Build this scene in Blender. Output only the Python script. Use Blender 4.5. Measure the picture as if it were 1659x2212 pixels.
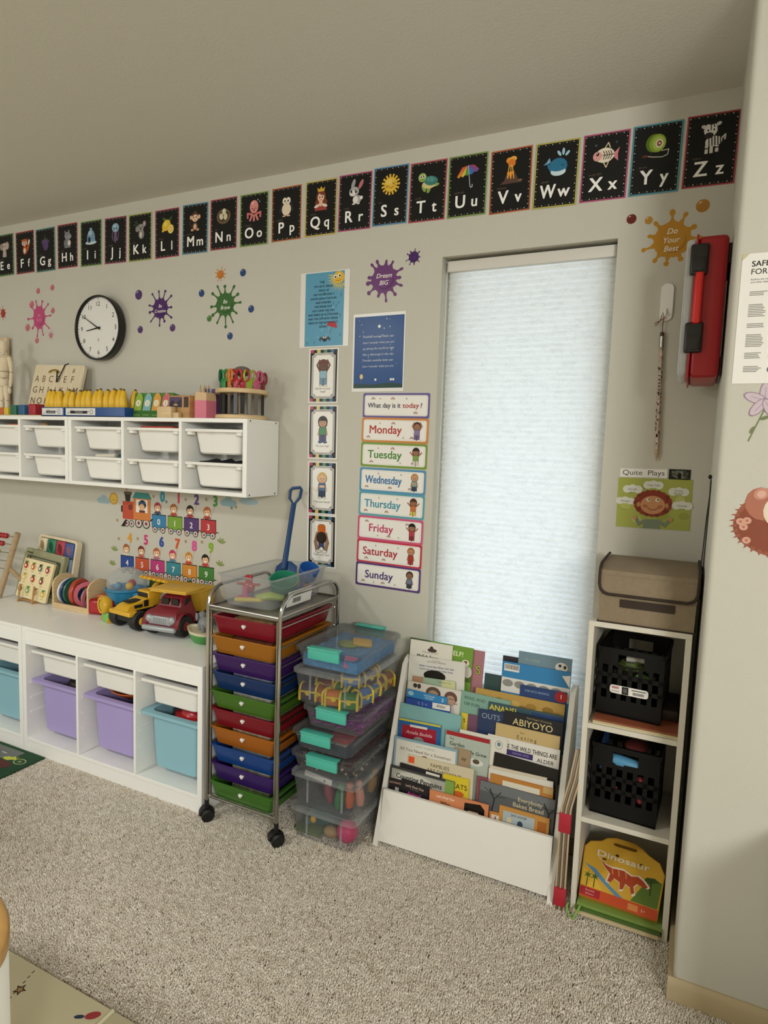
import bpy, bmesh, math, random
from mathutils import Vector, Matrix, Euler
random.seed(7)
PI = math.pi
S = bpy.context.scene
COL = S.collection
for o in list(bpy.data.objects):
    bpy.data.objects.remove(o)

# ------------------------------------------------------------------ camera
cd = bpy.data.cameras.new('camera')
cd.sensor_fit = 'VERTICAL'; cd.sensor_height = 36.0; cd.sensor_width = 27.0
cd.lens = 22.207
cd.clip_start = 0.05; cd.clip_end = 100
cam = bpy.data.objects.new('camera', cd); COL.objects.link(cam)
_r, _u, _f = (0.899334, 0.435899, 0.0345), (-0.073194, 0.072285, 0.994695), (-0.431093, 0.897088, -0.096913)
cam.matrix_world = Matrix(((_r[0], _u[0], -_f[0], 1.51262), (_r[1], _u[1], -_f[1], -2.1481), (_r[2], _u[2], -_f[2], 1.35208), (0, 0, 0, 1)))
S.camera = cam

# ------------------------------------------------------------------ world, daylight, exposure
W = bpy.data.worlds.new('world'); S.world = W; W.use_nodes = True
bg = W.node_tree.nodes['Background']
bg.inputs[0].default_value = (0.78, 0.88, 1.0, 1); bg.inputs[1].default_value = 2.2
S.view_settings.view_transform = 'Standard'; S.view_settings.look = 'None'
S.view_settings.gamma = 1.0; S.view_settings.use_curve_mapping = False
S.view_settings.exposure = 0.5

def area_light(name, loc, target, sx, sy, energy, col):
    l = bpy.data.lights.new(name, 'AREA'); l.shape = 'RECTANGLE'; l.size = sx; l.size_y = sy
    l.energy = energy; l.color = col
    o = bpy.data.objects.new(name, l); COL.objects.link(o); o.location = loc
    o.rotation_euler = (Vector(target) - Vector(loc)).to_track_quat('-Z', 'Y').to_euler()
    return o
# light of the room: high glazing at the right of its far side and an unseen overhead lamp added to brighten floor and left wall
area_light('far_right_window_light', (3.3, -3.8, 1.95), (0.2, 0, 1.0), 0.9, 0.5, 51, (0.98, 0.99, 0.97))
area_light('far_left_window_light', (-2.6, -3.9, 1.6), (-0.6, 0, 1.2), 0.9, 0.8, 15, (0.98, 0.99, 0.97))
cl = area_light('added_overhead_light', (-0.9, -2.7, 2.34), (-0.9, -2.7, 0), 0.42, 0.42, 24, (0.98, 0.99, 0.97)); cl.data.shape = 'DISK'

# ------------------------------------------------------------------ materials
def lin(c):
    return c / 12.92 if c <= 0.04045 else ((c + 0.055) / 1.055) ** 2.4
def hx(s):
    s = s.lstrip('#')
    return tuple(lin(int(s[i:i + 2], 16) / 255) for i in (0, 2, 4))
MATS = {}
def mat(name, col, rough=0.5, metal=0.0, var=0.0, vscale=20, bump=0.0, bscale=60, trans=0.0, coat=0.0, alpha=1.0, spec=0.5, stretch=None):
    if name in MATS: return MATS[name]
    m = bpy.data.materials.new(name); m.use_nodes = True
    nt = m.node_tree; b = nt.nodes['Principled BSDF']
    c = hx(col) if isinstance(col, str) else col
    b.inputs['Base Color'].default_value = (*c, 1); b.inputs['Roughness'].default_value = rough
    b.inputs['Metallic'].default_value = metal; b.inputs['Specular IOR Level'].default_value = spec
    if trans: b.inputs['Transmission Weight'].default_value = trans; b.inputs['IOR'].default_value = 1.12
    if coat: b.inputs['Coat Weight'].default_value = coat
    if alpha < 1: b.inputs['Alpha'].default_value = alpha
    if var or bump:
        tc = nt.nodes.new('ShaderNodeTexCoord'); mp = nt.nodes.new('ShaderNodeMapping')
        nt.links.new(tc.outputs['Object'], mp.inputs[0])
        if stretch: mp.inputs['Scale'].default_value = stretch
    if var:
        n = nt.nodes.new('ShaderNodeTexNoise'); n.inputs['Scale'].default_value = vscale; n.inputs['Detail'].default_value = 4
        nt.links.new(mp.outputs[0], n.inputs['Vector'])
        r = nt.nodes.new('ShaderNodeValToRGB')
        r.color_ramp.elements[0].position = 0.3; r.color_ramp.elements[1].position = 0.7
        r.color_ramp.elements[0].color = (*[max(0, x * (1 - var)) for x in c], 1)
        r.color_ramp.elements[1].color = (*[min(1, x * (1 + var)) for x in c], 1)
        nt.links.new(n.outputs[0], r.inputs[0]); nt.links.new(r.outputs[0], b.inputs['Base Color'])
    if bump:
        n = nt.nodes.new('ShaderNodeTexNoise'); n.inputs['Scale'].default_value = bscale; n.inputs['Detail'].default_value = 3
        nt.links.new(mp.outputs[0], n.inputs['Vector'])
        bp = nt.nodes.new('ShaderNodeBump'); bp.inputs['Strength'].default_value = bump; bp.inputs['Distance'].default_value = 0.002
        nt.links.new(n.outputs[0], bp.inputs['Height']); nt.links.new(bp.outputs[0], b.inputs['Normal'])
    MATS[name] = m
    return m
def clear_mat(name, tint, density, rough=0.08, spread=0.5):
    """thin clear plastic: mostly see-through with a gloss and a little haze"""
    if name in MATS: return MATS[name]
    m = bpy.data.materials.new(name); m.use_nodes = True; nt = m.node_tree; nt.nodes.clear()
    out = nt.nodes.new('ShaderNodeOutputMaterial'); tr = nt.nodes.new('ShaderNodeBsdfTransparent')
    pb = nt.nodes.new('ShaderNodeBsdfPrincipled'); mx = nt.nodes.new('ShaderNodeMixShader')
    lw = nt.nodes.new('ShaderNodeLayerWeight'); lw.inputs[0].default_value = 0.35
    mr = nt.nodes.new('ShaderNodeMapRange'); mr.inputs['To Min'].default_value = density; mr.inputs['To Max'].default_value = min(1, density + spread)
    c = hx(tint)
    tr.inputs[0].default_value = (*[min(1, 0.55 + 0.45 * x) if density < 0.45 else x for x in c], 1)
    pb.inputs['Base Color'].default_value = (*c, 1); pb.inputs['Roughness'].default_value = rough
    nt.links.new(lw.outputs['Facing'], mr.inputs['Value']); nt.links.new(mr.outputs[0], mx.inputs[0])
    nt.links.new(tr.outputs[0], mx.inputs[1]); nt.links.new(pb.outputs[0], mx.inputs[2]); nt.links.new(mx.outputs[0], out.inputs[0])
    MATS[name] = m
    return m
def print_mat(name, rough, coat=0.0):
    m = bpy.data.materials.new(name); m.use_nodes = True; nt = m.node_tree; b = nt.nodes['Principled BSDF']
    a = nt.nodes.new('ShaderNodeAttribute'); a.attribute_name = 'Col'
    nt.links.new(a.outputs['Color'], b.inputs['Base Color']); b.inputs['Roughness'].default_value = rough
    b.inputs['Coat Weight'].default_value = coat; b.inputs['Specular IOR Level'].default_value = 0.3
    MATS[name] = m
    return m
PRINT = print_mat('printed_paper', 0.6)
GLOSSY = print_mat('printed_laminate', 0.28)

# ------------------------------------------------------------------ mesh helpers
class MB:
    def __init__(s): s.v = []; s.f = []; s.M = None
    def add(s, vs, fs):
        k = len(s.v)
        s.v += [tuple(s.M @ Vector(v)) for v in vs] if s.M else [tuple(v) for v in vs]
        s.f += [tuple(i + k for i in f) for f in fs]; return s
    def bm(s, b):
        b.verts.index_update(); s.add([v.co for v in b.verts], [[v.index for v in f.verts] for f in b.faces]); b.free(); return s
    def box(s, x0, x1, y0, y1, z0, z1, r=0.0, seg=2):
        if r <= 0:
            return s.add([(x0, y0, z0), (x1, y0, z0), (x1, y1, z0), (x0, y1, z0), (x0, y0, z1), (x1, y0, z1), (x1, y1, z1), (x0, y1, z1)],
                         [(0, 3, 2, 1), (4, 5, 6, 7), (0, 1, 5, 4), (1, 2, 6, 5), (2, 3, 7, 6), (3, 0, 4, 7)])
        b = bmesh.new(); bmesh.ops.create_cube(b, size=1)
        for v in b.verts:
            v.co = ((x0 + x1) / 2 + v.co.x * (x1 - x0), (y0 + y1) / 2 + v.co.y * (y1 - y0), (z0 + z1) / 2 + v.co.z * (z1 - z0))
        bmesh.ops.bevel(b, geom=b.edges[:], offset=min(r, abs(x1 - x0) * .49, abs(y1 - y0) * .49, abs(z1 - z0) * .49), segments=seg, affect='EDGES', profile=.5)
        return s.bm(b)
    def cyl(s, p0, p1, r0, r1=None, n=16, caps=True):
        r1 = r0 if r1 is None else r1
        p0, p1 = Vector(p0), Vector(p1); d = (p1 - p0).normalized()
        a = d.orthogonal().normalized(); b = d.cross(a)
        vs = []
        for p, r in ((p0, r0), (p1, r1)):
            vs += [p + a * (r * math.cos(2 * PI * i / n)) + b * (r * math.sin(2 * PI * i / n)) for i in range(n)]
        fs = [(i, (i + 1) % n, n + (i + 1) % n, n + i) for i in range(n)]
        if caps: fs += [tuple(range(n))[::-1], tuple(range(n, 2 * n))]
        return s.add(vs, fs)
    def tube(s, pts, r, n=8, closed=False, caps=True):
        pts = [Vector(p) for p in pts]; m = len(pts); vs = []; prev = None
        rs = r if isinstance(r, (list, tuple)) else [r] * m
        for i, p in enumerate(pts):
            q0 = pts[(i - 1) % m] if closed or i else p; q1 = pts[(i + 1) % m] if closed or i < m - 1 else p
            d = (q1 - q0).normalized()
            if prev is None: a = d.orthogonal().normalized()
            else:
                a = prev - d * prev.dot(d); a = a.normalized() if a.length > 1e-6 else d.orthogonal().normalized()
            prev = a; b = d.cross(a)
            vs += [p + (a * math.cos(2 * PI * k / n) + b * math.sin(2 * PI * k / n)) * rs[i] for k in range(n)]
        fs = []
        for i in range(m if closed else m - 1):
            j = (i + 1) % m
            fs += [(i * n + k, i * n + (k + 1) % n, j * n + (k + 1) % n, j * n + k) for k in range(n)]
        if caps and not closed: fs += [tuple(range(n))[::-1], tuple(range((m - 1) * n, m * n))]
        return s.add(vs, fs)
    def lathe(s, prof, c=(0, 0, 0), n=24, axis='z', a0=0, a1=2 * PI):
        vs = []; full = abs(a1 - a0 - 2 * PI) < 1e-6; k = n if full else n + 1
        for r, h in prof:
            for i in range(k):
                t = a0 + (a1 - a0) * i / n; x, y, z = r * math.cos(t), r * math.sin(t), h
                if axis == 'y': x, y, z = x, h, y
                if axis == 'x': x, y, z = h, x, y
                vs.append((c[0] + x, c[1] + y, c[2] + z))
        fs = []
        for j in range(len(prof) - 1):
            for i in range(n if full else n):
                i2 = (i + 1) % k if full else i + 1
                fs.append((j * k + i, j * k + i2, (j + 1) * k + i2, (j + 1) * k + i))
        return s.add(vs, fs)
    def sphere(s, c, rx, ry=None, rz=None, n=16, m=10):
        ry = rx if ry is None else ry; rz = rx if rz is None else rz
        vs = [(c[0], c[1], c[2] - rz)]
        for j in range(1, m):
            t = -PI / 2 + PI * j / m
            vs += [(c[0] + rx * math.cos(t) * math.cos(2 * PI * i / n), c[1] + ry * math.cos(t) * math.sin(2 * PI * i / n), c[2] + rz * math.sin(t)) for i in range(n)]
        vs.append((c[0], c[1], c[2] + rz)); fs = [(0, 1 + (i + 1) % n, 1 + i) for i in range(n)]
        for j in range(m - 2):
            a = 1 + j * n; b = a + n
            fs += [(a + i, a + (i + 1) % n, b + (i + 1) % n, b + i) for i in range(n)]
        a = 1 + (m - 2) * n; e = len(vs) - 1
        fs += [(a + i, a + (i + 1) % n, e) for i in range(n)]
        return s.add(vs, fs)
    def prism(s, pts, d0, d1, axis='y'):
        """2-D outline (counter-clockwise) extruded along an axis; outline runs in the other two"""
        n = len(pts)
        def P(p, d):
            return {'y': (p[0], d, p[1]), 'x': (d, p[0], p[1]), 'z': (p[0], p[1], d)}[axis]
        vs = [P(p, d0) for p in pts] + [P(p, d1) for p in pts]
        return s.add(vs, [tuple(range(n)), tuple(range(n, 2 * n))[::-1]] + [(i, n + i, n + (i + 1) % n, (i + 1) % n) for i in range(n)])
    def ring(s, outer, inner, d0, d1, axis='y'):
        """frame between two outlines with the same number of points, extruded"""
        n = len(outer)
        def P(p, d):
            return {'y': (p[0], d, p[1]), 'x': (d, p[0], p[1]), 'z': (p[0], p[1], d)}[axis]
        vs = [P(p, d) for d in (d0, d1) for q in (outer, inner) for p in q]; fs = []
        for i in range(n):
            j = (i + 1) % n
            fs += [(i, j, n + j, n + i), (2 * n + i, 3 * n + i, 3 * n + j, 2 * n + j), (i, 2 * n + i, 2 * n + j, j), (n + i, n + j, 3 * n + j, 3 * n + i)]
        return s.add(vs, fs)
    def build(s, name, m, parent=None, smooth=35, fix=True, loc=None, rot=None):
        me = bpy.data.meshes.new(name); me.from_pydata(s.v, [], s.f)
        if fix:
            b = bmesh.new(); b.from_mesh(me); bmesh.ops.recalc_face_normals(b, faces=b.faces[:]); b.to_mesh(me); b.free()
        if smooth:
            me.polygons.foreach_set('use_smooth', [True] * len(me.polygons)); me.set_sharp_from_angle(angle=math.radians(smooth))
        me.materials.append(MATS[m] if isinstance(m, str) else m)
        o = bpy.data.objects.new(name, me); COL.objects.link(o)
        if parent: o.parent = parent
        if loc: o.location = loc
        if rot: o.rotation_euler = rot
        return o
def tag(o, label=None, cat=None, group=None, kind=None):
    if label: o['label'] = label
    if cat: o['category'] = cat
    if group: o['group'] = group
    if kind: o['kind'] = kind
    return o
def thing(name, label, cat, loc=(0, 0, 0), rot=(0, 0, 0), group=None):
    o = bpy.data.objects.new(name, None); COL.objects.link(o); o.location = loc; o.rotation_euler = rot
    o.empty_display_size = 0.05
    return tag(o, label, cat, group)
def struct(name, mb, m, parent=None, smooth=0):
    o = mb.build(name, m, parent, smooth=smooth)
    if not parent: o['kind'] = 'structure'
    return o
def copy_tree(o, parent=None):
    c = o.copy(); COL.objects.link(c)
    if parent: c.parent = parent
    for ch in list(o.children): copy_tree(ch, c)
    return c
def rrect(x0, x1, y0, y1, r, seg=5):
    pts = []
    for cx, cy, a in ((x1 - r, y1 - r, 0), (x0 + r, y1 - r, 90), (x0 + r, y0 + r, 180), (x1 - r, y0 + r, 270)):
        for k in range(seg + 1):
            t = math.radians(a + 90 * k / seg); pts.append((cx + r * math.cos(t), cy + r * math.sin(t)))
    return pts

# ------------------------------------------------------------------ flat print
_txt = {}
def glyphs(body, offset=0.0, shear=0.0):
    key = (body, offset, shear)
    if key not in _txt:
        c = bpy.data.curves.new('t', 'FONT'); c.body = body; c.size = 1; c.offset = offset; c.shear = shear
        c.resolution_u = 3
        o = bpy.data.objects.new('t', c)
        me = bpy.data.meshes.new_from_object(o)
        vs = [(v.co.x, v.co.y) for v in me.vertices]; fs = [tuple(p.vertices) for p in me.polygons]
        bpy.data.objects.remove(o); bpy.data.curves.remove(c); bpy.data.meshes.remove(me)
        _txt[key] = (vs, fs)
    return _txt[key]
EPS = 0.00006
class Art:
    """flat print: coloured shapes in (u, v), stacked in hair-thin layers"""
    def __init__(s): s.v = []; s.f = []; s.c = []; s.k = 1
    def raw(s, col, pts, faces, step=True):
        n = len(s.v); c = (*(hx(col) if isinstance(col, str) else col), 1)
        s.v += [(x, -s.k * EPS, y) for x, y in pts]; s.c += [c] * len(pts)
        s.f += [tuple(i + n for i in f) for f in faces]
        s.k += 1 if step else 0.1
        return s
    def P(s, col, pts, step=True):
        if len(pts) > 4:  # fan-safe triangulation for concave outlines
            from mathutils.geometry import tessellate_polygon
            fs = [tuple(t) for t in tessellate_polygon([[Vector((x, y, 0)) for x, y in pts]])]
        else: fs = [tuple(range(len(pts)))]
        return s.raw(col, pts, fs, step)
    def E(s, col, x, y, rx, ry=None, rot=0, n=14, a0=0, a1=360, step=True):
        ry = rx if ry is None else ry; cr, sr = math.cos(math.radians(rot)), math.sin(math.radians(rot))
        full = a1 - a0 >= 360; pts = []
        for i in range(n if full else n + 1):
            t = math.radians(a0 + (a1 - a0) * i / n); a, b = rx * math.cos(t), ry * math.sin(t); pts.append((x + a * cr - b * sr, y + a * sr + b * cr))
        return s.raw(col, pts, [tuple(range(len(pts)))], step)
    def R(s, col, x0, x1, y0, y1, r=0, step=True):
        if r: pts = rrect(x0, x1, y0, y1, r, 4)
        else: pts = [(x0, y0), (x1, y0), (x1, y1), (x0, y1)]
        return s.raw(col, pts, [tuple(range(len(pts)))], step)
    def L(s, col, w, pts, step=True, closed=False):
        pts = list(pts) + ([pts[0]] if closed else [])
        for (a, b), (c, d) in zip(pts, pts[1:]):
            l = math.hypot(c - a, d - b) or 1e-9; nx, ny = -(d - b) / l * w / 2, (c - a) / l * w / 2
            ex, ey = (c - a) / l * w * .3, (d - b) / l * w * .3
            s.raw(col, [(a + nx - ex, b + ny - ey), (a - nx - ex, b - ny - ey), (c - nx + ex, d - ny + ey), (c + nx + ex, d + ny + ey)], [(0, 1, 2, 3)], False)
        if step: s.k += 1
        return s
    def T(s, col, body, x, y, h, w=None, bold=0.0, shear=0.0, align='c', fit=False, cap=0.73, step=True):
        """line of text, capital height h, baseline y, anchored at x"""
        vs, fs = glyphs(body, min(bold, 0.0), shear)
        if not vs: return s
        x0, x1 = min(v[0] for v in vs), max(v[0] for v in vs); k = h / cap; kx = k
        if w and ((x1 - x0) * k > w or fit): kx = w / (x1 - x0)
        ox = {'c': -(x0 + x1) / 2, 'l': -x0, 'r': -x1}[align]
        if bold > 0:
            kx *= 1 - 1.2 * bold / max(.4, x1 - x0)
            for dx, dy in ((-1, -.6), (1, -.6), (-1, .6), (1, .6)):
                s.raw(col, [(x + (a + ox) * kx + dx * bold * k, y + b * k + dy * bold * k) for a, b in vs], fs, False)
        return s.raw(col, [(x + (a + ox) * kx, y + b * k) for a, b in vs], fs, step)
    def star(s, col, x, y, r, n=5, ri=.45, rot=90, step=True):
        return s.P(col, [(x + (r if i % 2 == 0 else r * ri) * math.cos(math.radians(rot + 180 * i / n)), y + (r if i % 2 == 0 else r * ri) * math.sin(math.radians(rot + 180 * i / n))) for i in range(2 * n)], step)
    def pic(s, ops, cx, cy, k, ky=None):
        """ops in a unit picture box scaled by k about (cx, cy)"""
        ky = ky or k
        for o in ops:
            t = o[0]
            if t == 'e':
                _, c, x, y, rx, ry, *r = o
                s.E(c, cx + x * k, cy + y * ky, rx * k, ry * ky, r[0] if r else 0, 14, *(r[1:3] if len(r) > 2 else (0, 360)))
            elif t == 'p':
                q = o[2:]; s.P(o[1], [(cx + q[i] * k, cy + q[i + 1] * ky) for i in range(0, len(q), 2)])
            elif t == 'l':
                q = o[3:]; s.L(o[1], o[2] * k, [(cx + q[i] * k, cy + q[i + 1] * ky) for i in range(0, len(q), 2)])
        return s
    def build(s, name, parent=None, m=None, loc=None, rot=None):
        me = bpy.data.meshes.new(name); me.from_pydata(s.v, [], s.f)
        at = me.attributes.new('Col', 'FLOAT_COLOR', 'POINT'); at.data.foreach_set('color', [x for c in s.c for x in c])
        # outward faces look to -y
        b = bmesh.new(); b.from_mesh(me)
        for f in b.faces:
            f.normal_update()
            if f.normal.y > 0: f.normal_flip()
        b.to_mesh(me); b.free()
        me.materials.append(m or PRINT)
        o = bpy.data.objects.new(name, me); COL.objects.link(o)
        if parent: o.parent = parent
        if loc: o.location = loc
        if rot: o.rotation_euler = rot
        return o

# ------------------------------------------------------------------ the room
mat('wall_paint', '#c9c6b9', 0.75, bump=0.25, bscale=220, var=0.012, vscale=3)
mat('ceiling_paint', '#d6d2c6', 0.85, bump=0.35, bscale=120)
mat('carpet_base', '#d8ccb8', 0.95, var=0.25, vscale=160, bump=0.6, bscale=300)
mat('baseboard_paint', '#bba985', 0.5)
mat('white_trim', '#e8e6df', 0.45)
XR, YB, XL, YF, ZC = 1.568, -0.49, -3.4, -4.6, 2.42
WX0, WX1, WZ0, WZ1 = 0.674, 1.257, 0.29, 2.036
XE = 3.6
struct('floor', MB().box(XL - .1, XE + .1, YF - .1, .12, -.12, -.008), 'carpet_base')
struct('ceiling', MB().box(XL - .1, XE + .1, YF - .1, .12, ZC, ZC + .1), 'ceiling_paint')
w = MB()
for a in ((XL - .1, WX0, 0, .12, -.008, ZC), (WX1, XR, 0, .12, -.008, ZC), (WX0, WX1, 0, .12, -.008, WZ0), (WX0, WX1, 0, .12, WZ1, ZC)): w.box(*a)
struct('wall_back', w, 'wall_paint')
w = MB(); pr = [(XR, .12), (XE + .1, .12), (XE + .1, YB)] + [(XR + .014 + .014 * math.cos(t), YB + .014 + .014 * math.sin(t)) for t in [math.radians(270 - 18 * k) for k in range(6)]]
w.prism(pr, -.008, ZC, 'z'); struct('wall_right', w, 'wall_paint', smooth=40)
struct('wall_side', MB().box(XE, XE + .1, YF, YB, -.008, ZC), 'wall_paint')
struct('wall_left', MB().box(XL - .1, XL, YF, 0, -.008, ZC), 'wall_paint')
struct('wall_front', MB().box(XL - .1, XE + .1, YF - .1, YF, -.008, ZC), 'wall_paint')
w = MB(); prof = [(YB - .013, 0), (YB, 0), (YB, .062), (YB - .004, .062), (YB - .009, .055), (YB - .013, .045)]
w.prism(prof, XR - .013, XE, 'x'); w.box(XR - .012, XR, YB, -.005, 0, .055); struct('baseboard_right', w, 'baseboard_paint', smooth=30)
w = MB(); w.box(XL, XR - .013, -.012, 0, 0, .058); struct('baseboard_back', w, 'baseboard_paint')

# window behind the shade: vinyl frame, mullion, glass, sill; outside, the ground and an overhang added to darken the shade's top
w = MB(); w.ring(rrect(WX0, WX1, WZ0, WZ1, .001, 1), rrect(WX0 + .045, WX1 - .045, WZ0 + .045, WZ1 - .045, .001, 1), .075, .118)
win = struct('window_1', w, 'white_trim')
MB().box(WX0 + .04, WX1 - .04, .094, .098, WZ0 + .04, WZ1 - .04).build('pane', clear_mat('window_glass', '#eef4f4', 0.04, 0.02), win, smooth=0)
MB().box(WX0, WX1, .0, .075, WZ0, WZ0 + .015, .003).build('sill', 'white_trim', win)
mat('added_overhang_paint', '#b9b2a4', 0.8); mat('outside_ground', '#c9c7bf', 0.9, var=.1, vscale=4)
tag(MB().box(XL, XE, .121, 1.0, 2.18, 2.30).build('added_overhang_1', 'added_overhang_paint', smooth=0), kind='structure')
tag(MB().box(-8, 8, .125, 14, -.4, -.3).build('floor_outside', 'outside_ground', smooth=0), kind='structure')

# cellular shade
def shade_mat():
    m = bpy.data.materials.new('shade_fabric'); m.use_nodes = True; nt = m.node_tree; nt.nodes.clear()
    out = nt.nodes.new('ShaderNodeOutputMaterial'); tl = nt.nodes.new('ShaderNodeBsdfTranslucent'); df = nt.nodes.new('ShaderNodeBsdfDiffuse'); mx = nt.nodes.new('ShaderNodeMixShader')
    tc = nt.nodes.new('ShaderNodeTexCoord'); mp = nt.nodes.new('ShaderNodeMapping'); mp.inputs['Scale'].default_value = (1, 1, 1.6)
    n1 = nt.nodes.new('ShaderNodeTexNoise'); n1.inputs['Scale'].default_value = 170; n1.inputs['Detail'].default_value = 3
    n2 = nt.nodes.new('ShaderNodeTexNoise'); n2.inputs['Scale'].default_value = 42; n2.inputs['Detail'].default_value = 3
    ad = nt.nodes.new('ShaderNodeMath'); ad.operation = 'ADD'
    r = nt.nodes.new('ShaderNodeValToRGB'); r.color_ramp.elements[0].position = 0.78; r.color_ramp.elements[1].position = 1.28 / 1.0 if False else 1.0
    r.color_ramp.elements[0].color = (.82, .83, .84, 1); r.color_ramp.elements[1].color = (.97, .97, .97, 1)
    for n in (n1, n2): nt.links.new(mp.outputs[0], n.inputs['Vector'])
    nt.links.new(tc.outputs['Object'], mp.inputs[0]); nt.links.new(n1.outputs[0], ad.inputs[0]); nt.links.new(n2.outputs[0], ad.inputs[1])
    nt.links.new(ad.outputs[0], r.inputs[0]); nt.links.new(r.outputs[0], tl.inputs[0]); df.inputs[0].default_value = (.78, .77, .72, 1)
    mx.inputs[0].default_value = 0.5
    nt.links.new(tl.outputs[0], mx.inputs[1]); nt.links.new(df.outputs[0], mx.inputs[2]); nt.links.new(mx.outputs[0], out.inputs[0])
    MATS['shade_fabric'] = m
shade_mat(); mat('shade_rail', '#d8d4cb', 0.5)
sh = thing('window_shade', 'white pleated cellular shade lowered over the tall window', 'window shade', (0, 0, 0))
MB().box(WX0 + .012, WX1 - .003, .022, .066, WZ1 - .047, WZ1 - .010, .003).build('head_rail', 'shade_rail', sh)
vs = []; fs = []; z = WZ1 - .047; k = 0; NX = 12; pitch = .0195
while z > WZ0 + .03:
    y = .0335 if k % 2 else .0425
    vs.append([(WX0 + .017 + (WX1 - .005 - WX0 - .017) * i / NX + (random.uniform(-.0012, .0012) if i in (0,) else 0), y + random.uniform(-.0004, .0004), z + random.uniform(-.0006, .0006)) for i in range(NX + 1)])
    z -= pitch / 2; k += 1
m = MB(); n = NX + 1; m.v = [p for r_ in vs for p in r_]
m.f = [(j * n + i, j * n + i + 1, (j + 1) * n + i + 1, (j + 1) * n + i) for j in range(len(vs) - 1) for i in range(NX)]
m.build('pleated_fabric', 'shade_fabric', sh, smooth=0, fix=False)
MB().box(WX0 + .017, WX1 - .005, .025, .055, WZ0 + .016, WZ0 + .034, .003).build('bottom_rail', 'shade_rail', sh)
m = MB(); m.tube([(WX0 + .009, .03, WZ1 - .02 - .02 * i) for i in range(70)], .0012, 5); m.build('lift_cord', 'white_trim', sh)

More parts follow.
